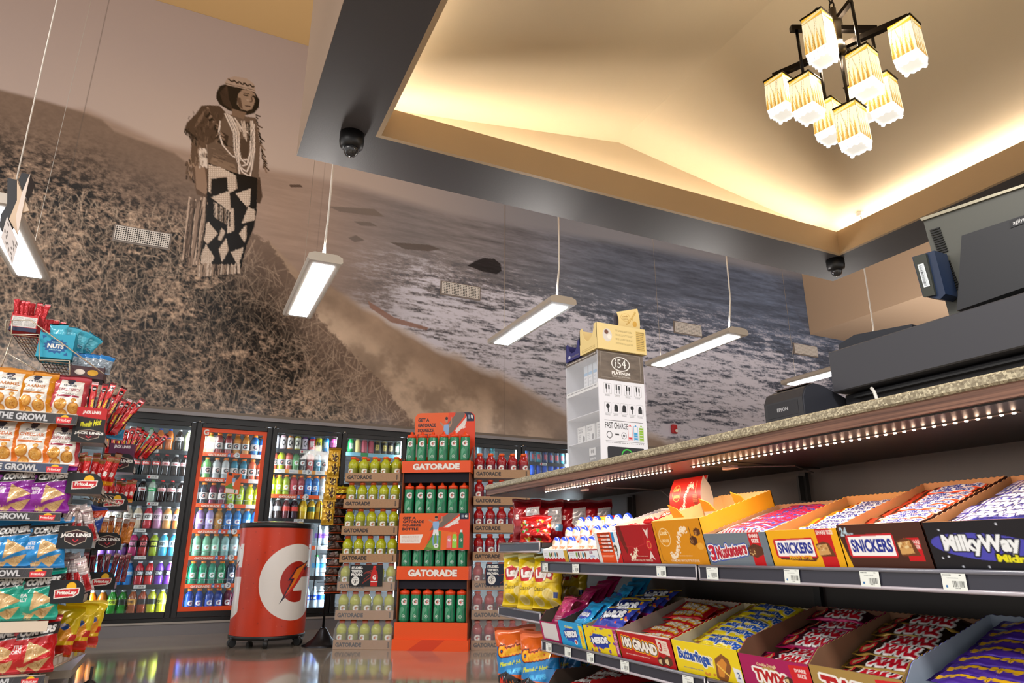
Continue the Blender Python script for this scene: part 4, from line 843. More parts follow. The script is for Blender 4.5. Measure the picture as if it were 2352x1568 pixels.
def poster(h_):
    c = Cv(60, h_, '#ee6220', 6.5); k = h_/33
    c.poly([(34, 0), (60, 0), (60, h_), (22, h_)], '#e8441c'); c.poly([(20, h_), (34, 15*k), (50, 18*k), (40, h_)], '#f06a22')
    c.poly([(26, 16*k), (38, 12*k), (52, 0), (42, 0), (30, 9*k)], '#77695f'); c.poly([(38, 13*k), (54, 1), (50, 8*k), (42, 13*k)], '#e9e2dc')
    c.poly([(22, h_), (30, 17*k), (36, 16*k), (36, h_)], '#5c8a30'); c.poly([(24, 30*k), (32, 18*k), (35, 22*k), (34, h_)], '#78a440')
    for i, s_ in enumerate(('GET A', 'GATORADE', 'SQUEEZE', 'BOTTLE')): c.text(s_, 3+len(s_)*1.15, (4.4+i*3.3)*k, len(s_)*2.25, 2.4*k, '#2a1a1c', .05)
    c.poly([(1.5, 19.5*k), (21, 19*k), (18.5, 27*k), (1.5, 27*k)], '#f4ebe4'); c.words(3, 20.4*k, 17.5, 26*k, 5, '#c89a84', .6)
    # generic football player in a pale blue shirt and white shorts
    c.poly([(29.2, 7.5*k), (33.6, 7.3*k), (34.4, 9*k), (33.6, 15*k), (29.6, 15*k), (28.8, 10*k)], '#8fb6e2'); c.poly([(29.6, 14.8*k), (33.6, 14.8*k), (34.3, 20*k), (32, 20*k), (31.6, 17.5*k), (30.8, 20*k), (28.9, 19.6*k)], '#eef0f2')
    c.poly([(29.2, 7.6*k), (25.6, 5.6*k), (25, 6.4*k), (28.9, 9.4*k)], '#b98a6e'); c.poly([(33.8, 7.8*k), (36, 6.5*k), (36, 2.8*k), (36.9, 2.8*k), (37, 7.2*k), (34.2, 9.8*k)], '#b98a6e'); c.ell(31.7, 4.6*k, 1.25, 1.75*k, '#b98a6e'); c.ell(31.6, 3.6*k, 1.3, 1.0*k, '#2c201c')
    c.poly([(29.4, 19.6*k), (30.6, 19.8*k), (30.2, 24*k), (31, 28.5*k), (29.6, 29*k), (28.8, 24*k)], '#7fa4d4'); c.poly([(32.4, 20*k), (33.8, 19.8*k), (34, 24*k), (33.4, 29*k), (32.4, 29*k), (32.7, 24*k)], '#7fa4d4'); c.ell(32.2, 29.2*k, 2, 2*k, '#eeeeee'); c.ell(32.2, 29.2*k, .7, .7*k, '#333333')
    c.text('ALVAREZ', 46, 9.5*k, 10, 2.2*k, '#f4efea', .05, rot=-.32)
    c.rect(51.5, 0, 59, 5.6*k, '#18203c'); c.text('G', 56.8, 2.8*k, 2, 2.4*k, '#f4f0ea', .05); c.rect(53, 1.6*k, 55, 4*k, '#8a94a8')
    for x, q, hh in ((43, '#f07a80', 12.5), (47.6, '#9ad84c', 14), (53, '#1c7a54', 16)):
        c.poly([(x-1.9, 31*k), (x-1.9, (31-hh*.7)*k), (x-1.1, (31-hh*.86)*k), (x+1.1, (31-hh*.86)*k), (x+1.9, (31-hh*.7)*k), (x+1.9, 31*k)], q); c.rect(x-1.1, (31-hh)*k, x+1.1, (31-hh*.86)*k, '#f07a2c' if x < 50 else '#e8e8e8'); c.text('G', x, 24*k, 2.2, 2.6*k, '#f6f2ee', .05)
    return c
b = MB(); pc = poster(33); b.box(-.004, w+.012, -.028, -.022, .755, 1.045, OR); b.face(pc, (-.004, -.0286, 1.045), (w+.012, -.0286, 1.045), (-.004, -.0286, .755)); b.obj('front_panel', disp)
# header card with rounded corners, leaning back
pc = poster(42); hz0, hz1, hx0, hx1 = 1.45, 1.925, .045, w+.012
def hdr(u, v):
    x = hx0+(hx1-hx0)*u; z = hz1+(hz0-hz1)*v; R_ = .05
    k = np.clip((z-(hz1-R_))/R_, 0, 1); ins = R_*(1-np.sqrt(np.clip(1-k*k, 0, 1))); xc = (hx0+hx1)/2; x = xc+(x-xc)*(1-ins/((hx1-hx0)/2)); return [x, 0*u+.16, z]
b = MB(); b.print(pc, hdr); xr = .05
b.prism([(hx0, hz0), (hx1, hz0), (hx1, hz1-xr), (hx1-.015, hz1-.015), (hx1-xr, hz1), (hx0+xr, hz1), (hx0+.015, hz1-.015), (hx0, hz1-xr)], 1, .1605, .166, OR); b.obj('header_card', disp)
b = MB(); b.prism([(.0, 1.47), (.16, 1.47), (.16, 1.62), (.0, 1.49)], 0, w, w+.006, 'board#6a6360'); b.obj('side_wing', disp)
for L, z in enumerate(TZ):
    nm = ['bottom', 'third', 'second', 'top'][L]
    for k in range(6):
        p = bottle('squeeze', '#1f8a5c', '', 'x', 'G'); q = F @ Vector((.052+k*(w-.104)/5, .048, z+.001))
        p.put(loc=q, rot=math.radians(DDeg)+random.uniform(-.3, .3), label='green squeeze bottle with orange lid, %s from left on %s tier of the orange display' % (ORD[k], nm), group='squeeze bottles on the orange display', scale=(1.08, 1.08, .98))

# ================================================================ POUCH: pillow shaped packet with a print on the front
def pouch(cv, w, h, th, back, mat='chips', crimp=.055, seed=0, bend=.0, puff=1.0):
    """origin bottom centre, front towards -Y"""
    r = np.random.default_rng(seed); ph = r.uniform(0, 6, 6)
    def prof(u, v, s):
        uu = np.abs(2*u-1); e = np.clip(1-uu**2.6, 0, 1)**.55; vv = np.clip(np.minimum(v, 1-v)-crimp, 0, 1)/(.5-crimp); f = np.clip(vv*2.2, 0, 1); f = f*f*(3-2*f)
        f = f*(1+.18*(v-.5)); wr = 1+.10*np.sin(u*9+ph[0]+v*5)*np.sin(v*11+ph[1])+.06*np.sin(u*23+ph[2]+v*17)+.05*np.sin(v*31+u*7+ph[3])
        ed = min(.0022, .012*w)*np.sin(v*26+ph[4])*(1-e)
        x = (u-.5)*w*(1-.08*f*(.8+.2*np.sin(3*v+ph[5])))+ed; y = -s*th/2*e*f*wr*puff; z = h*(1-v)-h*.02*f*np.sin(u*PI)*(v < .5)+min(.003, .02*w)*np.sin(u*8+ph[2])*(v < .1)
        return [x, y+bend*(1-v)**2*h, z]
    b = MB(); b.print(cv, lambda u, v: prof(u, v, 1), mat, True)
    cb = Cv(12, 16, back, 1.6)
    if cv.W > 60: cb.rect(2, 3, 10, 13, '#d6d4d0'); cb.words(2.6, 3.6, 9.4, 12.4, 16, '#55565a')
    b.print(cb, lambda u, v: prof(1-u, v, -1), mat, True)
    return b

# ================================================================ PEG STAND WITH BAGS
sp_ = Vector((1.192, 6.18, 0)); t = thing('peg_stand', 'slim black peg stand with round base between the red barrel and yellow bottle stack', 'stand', sp_)
b = MB(); b.lathe([(.165, 0), (.165, .006), (.13, .02), (.075, .06), (.035, .12), (.022, .14)], 32, 'metal#3c3d42'); b.obj('base', t)
b = MB(); b.tube([(0, 0, .13), (0, 0, 1.42)], .011, 10, 'black#101012'); b.obj('pole', t)
b = MB()
for z in np.arange(.42, 1.16, .076): b.tube([(.01, -.01, z), (.1, -.03, z), (.11, -.03, z+.01)], .003, 5, 'black#1a1a1c'); b.tube([(-.01, -.01, z), (-.09, -.06, z)], .003, 5, 'black#1a1a1c')
for x in (-.10, .0): b.tube([(x, .03, .36), (x, .03, 1.15)], .004, 5, 'black#141416')
b.obj('peg_rack', t)
c1 = Cv(12, 9, '#17120f', 5); c1.rect(0, 7.6, 12, 8.2, '#d8542a'); c1.poly([(1, 7), (5, 2.5), (7, 4), (10, 7.4)], '#5c4038'); c1.poly([(5, 3), (7, 2.4), (8, 6), (6, 6.4)], '#a8a09a', .5); c1.rect(0, 0, 12, .7, '#e07a28')
PB = Proto(tag(pouch(c1, .145, .115, .03, '#1a1614', 'foil', seed=3).obj('snack_pouch'), 'x', 'snack'))
for i in range(11):
    z = .40+i*.069; PB.put(loc=sp_+Vector((.045, -.05-.004*(i % 2), z)), rot=(math.radians(-14), 0, random.uniform(-.2, .15)), label='black snack pouch, %s from bottom on the peg stand' % ORD[i], group='black snack pouches on the peg stand')
c2 = Cv(12, 14, '#1d1a1a', 5); c2.poly([(1.5, 2.4), (3, 1.8), (6, 2.2), (7, 1), (8, 2.2), (11, 2), (10.2, 6), (2.2, 6.4)], '#f0dc18'); c2.text('CARAMEL', 6.2, 3.7, 7, 1.2, '#a02018', .04); c2.text('SEA SALT', 6.2, 5.1, 6, .9, '#a02018', .04); c2.poly([(0, 8), (12, 7.4), (12, 9.6), (0, 10.4)], '#e8761c'); c2.poly([(2, 13.5), (5, 10.6), (10, 11), (11, 13.5)], '#4a3c36')
PB2 = tag(pouch(c2, .155, .185, .03, '#1a1614', 'foil', seed=4).obj('snack_pouch'), 'black snack pouch with yellow badge at the top of the peg stand', 'snack'); PB2.location = sp_+Vector((.05, -.075, .965+.165)); PB2.rotation_euler = (math.radians(-6), 0, -.1)
c3 = Cv(10, 12, '#c89a28', 5); c3.rect(0, 0, 10, 2, '#8a6418'); c3.ell(6, 7, 2.4, 3, '#3c2018')
for i in range(26): c3.ell(random.uniform(3, 8), random.uniform(3.5, 10.5), .5, .5, random.choice(['#2a1410', '#6a4432', '#e8c860']))
PG = Proto(tag(pouch(c3, .105, .17, .035, '#a87c20', 'foil', seed=5).obj('nut_bag'), 'x', 'snack'))
b = MB(); b.box(-.008, .008, -.002, .002, 0, .66, 'clearpl#e8e8e8'); hs = tag(b.obj('hanging_strip'), 'clear plastic strip holding the gold nut bags above the red barrel', 'strip'); hs.location = (1.135, 6.0, 1.0)
for i in range(6):
    PG.put(loc=(1.135-.004*i, 5.97-.008*(i % 2), 1.44-i*.098), rot=(math.radians(-9+6*(i % 2)), 0, random.uniform(-.25, .1)), label='gold foil bag of chocolate nuts, %s from top of the hanging strip' % ORD[i], group='gold nut bags on the hanging strip')
# ================================================================ CHECKOUT COUNTER WITH CANDY SHELVES
CX, CE = 1.25, 2.935
ctr = thing('checkout_counter', 'long checkout counter with speckled stone top, dark wood edge and black shelving below', 'counter', (CX, CE, 0))
def kpart(b, name, parent=None):
    o = b.obj(name, parent or ctr); o.matrix_parent_inverse = Matrix.Translation((-CX, -CE, 0)) if parent is None else Matrix.Identity(4); return o
b = MB(); b.bbox(CX, 2.35, -.6, CE, 1.003, 1.025, 'stone#9a8f78', .004); kpart(b, 'countertop')
b = MB(); b.box(CX+.008, 2.35, -.6, CE-.006, .978, 1.003, 'wood#6a4a3c'); kpart(b, 'edge_band')
b = MB(); b.box(CX+.02, 1.75, -.6, CE-.02, .974, .978, 'black#2c2826'); b.box(1.36, 1.75, 1.49, 1.5, .972, .976, 'black#1a1716'); kpart(b, 'underside')
b = MB(); b.box(1.75, 1.79, -.6, 2.9, .02, .975, 'black#3a322d'); b.box(1.749, 1.752, -.6, 2.9, .858, .862, 'black#2c2623'); kpart(b, 'back_panel')
b = MB()
for y in (1.55, .63, 2.47):
    b = MB(); b.box(1.736, 1.75, y-.012, y+.012, .1, .965, 'black#1c1a19'); b.box(1.715, 1.737, y-.004, y+.004, .88, .955, 'black#141312'); kpart(b, 'slotted_upright')
b = MB(); b.box(1.36, 1.79, -.6, 2.86, .0, .09, 'black#1a1818'); kpart(b, 'plinth')
# LED strips: a row of small warm diodes on a metal strip
for y0, y1, lb in ((1.735, 2.56, 'far'), (.72, 1.62, 'near')):
    b = MB(); b.box(1.364, 1.376, y0-.01, y1+.01, .9715, .9745, 'plastic#6a5c54')
    n = int((y1-y0)/.021)
    for i in range(n): y = y0+(y1-y0)*i/(n-1); b.lathe([(.0026, .9694), (.0036, .9716)], 7, 'led_warm#ffd2b4', 1.37, y, 0)
    tag(b.obj('led_strip'), 'warm dotted light strip under the counter, %s half' % lb, 'light strip')
    area('led_strip_light', (1.37, (y0+y1)/2, .966), (0, 0, 0), .012, y1-y0, 3.6*(y1-y0), (1, .80, .66))
# cable clips and thin cord under the counter
b = MB(); b.bbox(1.46, 1.475, 2.385, 2.43, .966, .974, 'plastic#d8c8bc', .002); kpart(b, 'cable_clip')
b = MB(); b.bbox(1.46, 1.48, 1.55, 1.60, .964, .974, 'plastic#d8b8ac', .002); kpart(b, 'cable_clip')
b = MB(); b.tube([(1.5, 2.3, .972), (1.6, 2.25, .968), (1.72, 2.24, .965), (1.735, 2.2, .93), (1.74, 2.19, .86), (1.74, 2.18, .75)], .0022, 5, 'plastic#7a716a'); b.tube([(1.735, 2.17, .80), (1.735, 2.17, .90)], .004, 6, 'plastic#b8b0a8'); kpart(b, 'cord')
b = MB(); b.tube([(1.38, 1.6, .972), (1.46, 1.55, .968), (1.6, 1.45, .968), (1.73, 1.5, .96)], .002, 5, 'plastic#5a514a'); kpart(b, 'cord')
TA = math.radians(14)
def tag_cv():
    c = Cv(4.4, 3.1, '#dfe3dd', 12); c.words(.25, .2, 2.2, .6, 1, '#2a2c2e', .9); c.words(3.2, .2, 4.1, .6, 1, '#2a2c2e', .9); c.words(1, .8, 3.4, 1.05, 1, '#5a5c5e', .7)
    x = 1.9
    while x < 3.9: w_ = random.uniform(.04, .12); c.rect(x, 1.35, x+w_, 2.4, '#1f2123'); x += w_+random.uniform(.04, .1)
    c.words(2.2, 2.55, 3.6, 2.8, 1, '#2a2c2e', .9); c.ell(.8, 2.3, .22, .25, '#3c6ea0'); return c
TAGP = []
for k in range(4): TAGP.append(tag_cv())
def shelf(y0, y1, z, tilt, depth=.42, tags=(), x=1.30):
    b = MB(); c_, s_ = math.cos(tilt), math.sin(tilt)
    b.add([(x+.004, y0, z-.004), (x+.004, y1, z-.004), (x+depth*c_, y1, z+depth*s_-.004), (x+depth*c_, y0, z+depth*s_-.004), (x+.004, y0, z-.02), (x+.004, y1, z-.02), (x+depth*c_, y1, z+depth*s_-.02), (x+depth*c_, y0, z+depth*s_-.02)],
          [(0, 3, 2, 1), (4, 5, 6, 7), (0, 1, 5, 4), (1, 2, 6, 5), (2, 3, 7, 6), (3, 0, 4, 7)], 'black#232224')
    o = kpart(b, 'shelf'); r = MB(); rx = x-.004
    r.box(rx, rx+.006, y0+.004, y1-.004, z-.036, z-.004, 'plastic#33333d'); r.tube([(rx, y0+.004, z-.003), (rx, y1-.004, z-.003)], .0045, 8, 'gloss#6a6a74'); r.tube([(rx, y0+.004, z-.037), (rx, y1-.004, z-.037)], .004, 8, 'gloss#a39ba2')
    for yy in (y0+.004, y1-.004): r.tube([(rx-.001, yy, z-.037), (rx-.001, yy, z-.003)], .0022, 6, 'gloss#c0bcc0')
    rl = r.obj('price_rail', o)
    for k, yt in enumerate(tags):
        q = MB(); q.face(TAGP[k % 4], (rx-.0035, yt+.0225, z-.006), (rx-.0035, yt-.0225, z-.006), (rx-.0035, yt+.0225, z-.036)); q.obj('price_tag', rl).matrix_parent_inverse = Matrix.Identity(4)
Z2, Z3, Z4 = .694, .414, .16
def yat(px, py=1312): return atx(px, py, 1.296).y
shelf(1.55, 2.47, Z2, TA, tags=[yat(1254), yat(1324), yat(1521)]); shelf(.63, 1.545, Z2, TA, tags=[yat(1638), yat(1820), yat(1998), yat(2190)])
shelf(1.55, 2.47, Z3, TA, tags=[yat(1262, 1478), yat(1306, 1490), yat(1358, 1505), yat(1437, 1525), yat(1582, 1555)]); shelf(.63, 1.545, Z3, TA)
shelf(1.55, 2.47, Z4, 0); shelf(.63, 1.545, Z4, 0)
shelf(2.475, 2.87, .768, 0, depth=.40); shelf(2.475, 2.87, .508, 0, depth=.40); shelf(2.475, 2.87, Z4, 0, depth=.40)

# ---------------------------------------------------------------- candy cartons
def jag(p, q, n=30, a=.0022):
    p, q = Vector(p), Vector(q); return [tuple(p.lerp(q, i/n)+Vector((0, a if i % 2 else 0))) for i in range(n+1)]
def carton(name, label, y1, z, w, d, hf, hb, cv, side, inner='board#a87a54', sidecv=None, hc=None, tilt=TA, x=1.306, group='candy cartons under the counter', yaw=0):
    """local: x along the shelf (viewer's right), y into the shelf, z up; y1 = world y of the carton's left end"""
    b = MB(); t = .0025; hc = hc or hf
    b.box(0, w, 0, d, 0, t, inner)
    S = 'card'+side
    def wall(pts, ax, d0, d1, outer, inn):
        b.prism(pts, ax, d0, (d0+d1)/2, outer if d0 < d1 else inn); b.prism(pts, ax, (d0+d1)/2, d1, inn if d0 < d1 else outer)
    sd = [(0, 0), (d, 0)]+[(y, zz) for y, zz in jag((d, hb), (d*.12, hc))]+[(0, hf)]
    b.prism(sd, 0, 0, t/2, S); b.prism(sd, 0, t/2, t, inner); b.prism(sd, 0, w-t, w-t/2, inner); b.prism(sd, 0, w-t/2, w, S)
    bk = [(0, 0), (w, 0)]+[(xx, zz) for xx, zz in jag((w, hb), (0, hb), 30)]
    b.prism(bk, 1, d-t, d-t/2, inner); b.prism(bk, 1, d-t/2, d, S)
    b.prism([(0, 0), (w, 0), (w, hf), (0, hf)], 1, t/2, t, inner)
    if sidecv: b.face(sidecv, (-.0006, d, hf+.001), (-.0006, 0, hf+.001), (-.0006, d, 0))
    rot = Matrix.Translation((x, y1, z)) @ Matrix.Rotation(-PI/2+yaw, 4, 'Z') @ Matrix.Rotation(tilt, 4, 'X')
    o = tag(b.obj(name), label, 'box', group); o.matrix_world = rot
    f = MB(); f.box(0, w, 0, t/2, 0, hf-.0002, 'card'+side); f.face(cv, (0, -.0006, hf), (w, -.0006, hf), (0, -.0006, 0)); f.obj('front_panel', o)
    o['w'] = w; return o, rot
def fill(proto, rot, w, d, z0, z1, n, label, group, y0=.03, y1=None, jit=.006, lay=-PI/2, jr=.06, xs=None):
    y1 = y1 or d-.05
    for i in range(n):
        k = i/(max(1, n-1)); yy = y0+(y1-y0)*k; zz = z0+(z1-z0)*k; xx = w/2+random.uniform(-jit, jit) if xs is None else xs[i % len(xs)]
        M = rot @ Matrix.Translation((xx, yy, zz+random.uniform(0, .003))) @ Matrix.Rotation(random.uniform(-jr, jr), 4, 'Z') @ Matrix.Rotation(lay+.12+random.uniform(-jr, jr), 4, 'X')
        o = proto.put(label=label % ORD[min(i, 13)], group=group); o.matrix_world = M
def wrapper(name, cv, w, h, th, back, mat='foil', seed=1, cat='candy'):
    # packet lying on its long side: crimped ends left and right -> build upright and turn
    c2 = Cv(10, 10); c2.a = np.rot90(cv.a, 1).copy(); c2.H, c2.W = c2.a.shape[:2]
    p = pouch(c2, h, w, th, back, mat, crimp=.06, seed=seed)
    for i in range(len(p.v)):
        V = p.v[i]; X, Z = V[:, 0].copy(), V[:, 2].copy(); V[:, 0] = w/2-Z if False else Z-w/2; V[:, 2] = -X+h/2 if False else h/2-X
        V[:, 0] *= -1; V[:, 2] = h-V[:, 2]
    return Proto(tag(p.obj(name), 'x', cat))
def chunk(c, x, y, w, h, col='#6b3d22', inn='#b07840'):
    c.poly([(x, y+h*.3), (x+w*.5, y), (x+w, y+h*.25), (x+w, y+h*.75), (x+w*.5, y+h), (x, y+h*.8)], col); c.poly([(x+w*.08, y+h*.45), (x+w*.5, y+h*.3), (x+w*.5, y+h*.88), (x+w*.08, y+h*.72)], inn)
    for i in range(5): c.line([(x+w*(.1+.16*i), y+h*.1), (x+w*(.3+.16*i), y+h*.3)], w*.03, '#4a2814')
    for i in range(10): c.ell(x+w*random.uniform(.12, .45), y+h*random.uniform(.45, .8), w*.03, w*.03, '#e0b878')
S_ = 7
# --- upper shelf, from left
def yb(px, py=1297): return atx(px, py, 1.306).y
# kinder style egg trays
def kind_cv(w, red):
    c = Cv(w, 4.6, '#e9eef4', S_); c.poly([(0, 4.6)]+[(w*i/16, 3.5-.5*(i % 2)) for i in range(17)]+[(w, 4.6)], '#c81c20')
    for k, q in enumerate(('#7aa040', '#5a3c34', '#e8c8a8', '#3c8ca0', '#8a5c3c')): c.ell(w*.28+k*1.5, 2, .6, .95, q)
    c.words(.8, 1.2, w*.22, 2.6, 2, '#c0c4c8'); c.text('100', w*.78, 1.2, 2, 1, '#8a2860', .04) if red else c.rect(w*.86, .4, w, 4.6, '#d0a838'); c.text('CALCIUM', w*.8, 2.4, 3, .6, '#3c6ac0') if red else None
    if red: c.poly([(0, 0), (w, 0), (w, .5), (0, .9)], '#a01c30')
    return c
EGGC = Cv(12, 8, '#f6f2ee', 4); EGGC.rect(0, 6.2, 12, 8, '#e85a1c'); EGGC.poly([(0, 0), (12, 0), (12, 2.2), (9, 3.2), (7, 2.4), (5, 3.4), (3, 2.2), (0, 3)], '#2848c0'); EGGC.text('Joy', 6, 4.6, 4, 1.4, '#e87a20', .04); EGGC.ell(6, 2.9, 1.1, .8, '#e8c8a0'); EGGC.poly([(0, 5.9)]+[(12*i/14, 5.6+.35*(i % 2)) for i in range(15)]+[(12, 6.3), (0, 6.3)], '#d8301c')
def egg():
    b = MB()
    def f(u, v): a = -PI/2+(u-.5)*2*PI; t = v*PI; r = .0235*np.sin(t)**.8*(1+.12*np.cos(t)*-1); return [r*np.cos(a), r*np.sin(a)*.8, .062*(.5+.5*np.cos(t))]
    b.print(EGGC, f, 'gloss', True); return Proto(tag(b.obj('chocolate_egg'), 'x', 'candy'))
EGG = egg()
for nm, px0, px1, red in (('left', 1252, 1309, 0), ('right', 1311, 1380, 1)):
    y1 = yb(px0); w = y1-yb(px1); o, R = carton('egg_tray', '%s low white and red tray of upright chocolate eggs' % nm, y1, Z2, w-.003, .26, .046, .06, kind_cv(w*100, red), '#e9eef4', 'board#efe6dc')
    for i in range(9):
        cx, cy = (w-.003)*(.2+.3*(i % 3)), .045+.065*(i//3); q = R @ Matrix.Translation((cx, cy, .02+.024*(i//3))) @ Matrix.Rotation(-TA*.6, 4, 'X')
        e = EGG.put(label='white chocolate egg with blue top, %s in %s egg tray' % (ORD[i], nm), group='eggs in the %s tray' % nm); e.matrix_world = q
c = Cv(14, 10, '#e8501c', S_); c.rect(0, 0, 2, 10, '#e9e4e0'); c.rect(10.5, 0, 14, 10, '#eceff2'); c.poly([(10.5, 10), (14, 6.4), (14, 10)], '#d01c1c'); c.rect(10.4, 0, 12, 3.4, '#2c88c8'); c.text('bueno', 11.6, 7.4, 3.2, .9, '#1c1a1a', .04, rot=-1.4); chunk(c, 10.3, 4, 2, 2.4, '#4a2a1a', '#f0e8dc'); c.words(2.5, 7.4, 9.5, 8.2, 2, '#f8c8a8'); c.rect(1.8, .4, 9.6, 6.6, '#7a2c18')
for i in range(5): c.poly([(2, .6+i*1.2), (9.4, .8+i*1.2), (9.4, 1.6+i*1.2), (2, 1.4+i*1.2)], '#e8501c'); c.text('bueno', 5.6, 1.15+i*1.2, 3.6, .6, '#f0e8e4', .04); c.rect(7.6, .9+i*1.2, 9.3, 1.5+i*1.2, '#dfe4ea')
y1 = yb(1380); w = y1-yb(1434)-.003; bo, R = carton('candy_carton', 'orange and white carton with stacked hazelnut bars in its window', y1, Z2, w, .30, .10, .115, c, '#e9e4e0', 'board#e0d8cc')
c = Cv(17, 4.4, '#e9ecf0', 5); c.rect(0, 0, 6, 4.4, '#e85020'); c.rect(12, 0, 17, 4.4, '#2c58a8'); c.text('bueno', 8.8, 2.2, 6, 2, '#c02020', .04); BU = wrapper('candy_bar', c, .125, .042, .018, '#e8e4e0', seed=2)
fill(BU, R, w, .3, .085, .10, 6, 'white and orange hazelnut bar, %s from front in its carton', 'hazelnut bars', y0=.02)
for k_, hw in enumerate((.0,)):
    pass
def lindt(col, dark, text, gold):
    c = Cv(21, 12, col, S_); c.ring(4.5, 4.6, 2.6, 2.5, .18, gold, col); c.text('Lindt', 4.4, 3.4, 3.2, 1.2, gold, .03, shear=.3); c.text('LINDOR', 4.5, 5.6, 3.4, .8, gold, .01)
    for i in range(170):
        t = i/169; x = 5.5+9*t; y = 9.6-6.6*t+math.sin(t*6.3)*1.7; c.ell(x+random.gauss(0, .35), y+random.gauss(0, .45), .16, .3, '#f6e6cc', random.uniform(0, 3))
    c.words(9, 9.6, 15, 9.9, 1, '#f4e4cc', .9); c.text(text, 11, 10.9, 12, .55, '#f4e4cc', .01); return c
c = lindt('#a8141c', '#7a0c14', 'MILK CHOCOLATE TRUFFLES', '#c8a060'); c.poly([(0, 0), (21, 0), (21, 7), (0, 7)], '#a8141c'); c.poly([(0, 0), (2.6, 0), (4.4, 8), (3.4, 9), (1.4, 5)], '#6a1c14'); c.line([(3, 6.5), (9, 7), (14.5, 6), (15.5, 3)], .14, '#c83038')
c.ell(17, 6.2, 1.5, 1.7, '#c8202c'); c.ring(17, 6.2, 1.1, 1.1, .15, '#e8b060', '#c8202c'); c.poly([(17, 4.4), (15.6, 1.2), (17, 2), (18.4, 1.2)], '#e8d4cc'); c.poly([(17, 8), (15.4, 10.8), (17, 10), (18.6, 10.8)], '#e8d4cc')
y1 = yb(1434); w = y1-yb(1521)-.003; o, R = carton('truffle_carton', 'dark red truffle carton with wrapped truffle print', y1, Z2, w, .27, .118, .122, c, '#b8181f', 'board#e0d0c0')
TRc = Cv(8, 5, '#c81820', 5); TRc.words(2, 2, 6, 3.4, 2, '#f0d8a0'); TR = Proto(tag(pouch(TRc, .062, .034, .022, '#c81820', 'foil', .22, 7).obj('wrapped_truffle'), 'x', 'candy'))
fill(TR, R, w, .27, .105, .11, 9, 'red wrapped truffle, %s in the dark red carton', 'red truffles', y0=.03, xs=[.04, .1, .16], jr=.5)
c = lindt('#d98e14', '#a8680c', 'CARAMEL MILK CHOCOLATE TRUFFLE BARS', '#fbe6b0'); chunk(c, 15.2, 4.4, 3, 2.6, '#4c2814', '#6a3c1c'); chunk(c, 17.6, 2.4, 2.6, 2.2, '#5c3218', '#8a5428'); c.ell(19, 7.2, 1.4, .9, '#e8a83c'); c.line([(16, 2), (16.2, 6)], .3, '#7a4a20'); c.line([(1.1, 1.5), (1.3, 10.8), (2.8, 11.2)], .12, '#3c2808')
y1 = yb(1521); w = y1-yb(1634)-.003; o, R = carton('truffle_carton', 'golden yellow truffle bar carton', y1, Z2, w, .29, .125, .14, c, '#e09a1c', 'board#e8c890')
for i in range(3):
    b = MB(); b.T = Matrix.Translation((.03+.06*i, .06+.07*i, .12)) @ Matrix.Rotation(.4, 4, 'X'); b.prism([(0, 0), (.05, 0), (.04, .03), (.01, .045)], 1, 0, .002, 'card#e8a028'); b.obj('flap', o)
# red header card, curved, standing behind the golden carton
c = lindt('#d8281c', '#a01410', 'MILK CHOCOLATE TRUFFLES', '#f4c860'); c.ell(16.5, 6.6, 1.8, 2.0, '#8a2c18'); c.line([(16.2, 1.5), (16.4, 5)], .5, '#c88a5c'); c.words(14.9, 5.4, 18, 7.8, 5, '#d88a5c')
b = MB(); ww = .165
b.print(c, lambda u, v: [0*u+1.47+.03*np.cos((v-.55)*2.6)*-1+.03, 1.872-ww*u, .962-.128*v]); b.print(Cv(4, 4, '#d6cfc8', 3), lambda u, v: [0*u+1.4735+.03*np.cos((v-.55)*2.6)*-1+.03+.045*np.sin(v*PI)*.25, 1.872-ww*(1-u), .962-.128*v])
b.prism([(1.473, .835), (1.505, .835), (1.512, .89), (1.502, .93), (1.478, .961), (1.466, .93), (1.462, .89)], 1, 1.7055, 1.7065, 'card#cfc8c0')
tag(b.obj('header_card'), 'red curved truffle header card standing behind the golden carton', 'sign')
# 3 Musketeers
c = Cv(22.7, 9, '#6f7a84', S_)
for i in range(int(22.7/.3)):
    for j in range(30): c.ell(i*.3+.15*(j % 2), j*.3, .07, .07, '#8b959e')
c.poly([(1, 1), (1.6, 0), (6, 0), (22, 0), (22.7, 0), (22.7, 9), (20.7, 9)], '#6f7a84', .4)
c.text('3', 2.1, 5.4, 2.6, 4.4, '#c81c34', .05, out=[(.5, '#1c3c9c'), (.28, '#f4f2f0')], rot=-.12); c.text('Musketeers', 9.2, 4.8, 11.5, 3.6, '#b81c34', .05, shear=.12, rot=-.13, out=[(.55, '#1c48b0'), (.3, '#f4f2f0')])
c.rect(16.5, 0, 20.3, 9, '#c8141c'); c.text('SHARE', 18.4, 1, 3, 1, '#f4e8e4', .04); c.text('SIZE', 18.6, 2.3, 2.4, 1, '#f4e8e4', .04); chunk(c, 15.4, 3, 5, 3.8, '#5c3420', '#6e4028')
y1 = yb(1634); w = y1-yb(1781)-.003; o, R = carton('candy_carton', 'grey carton with blue and red script and red stripe, full of striped bars', y1, Z2, w, .30, .082, .095, c, '#8f989f')
c = Cv(19, 4.6, '#dfe0ec', 5); 
for i in range(16): c.poly([(i*1.2, 4.6), (i*1.2+.5, 4.6), (i*1.2+2.4, 0), (i*1.2+1.9, 0)], '#c8283c')
c.text('Musketeers', 9.5, 2.3, 14, 2.6, '#d03048', .05, shear=.3, out=[(.3, '#f6f4f2'), (.5, '#2c50b0')]); c.rect(0, 0, 1, 4.6, '#c8ccd8'); c.rect(18, 0, 19, 4.6, '#c8ccd8')
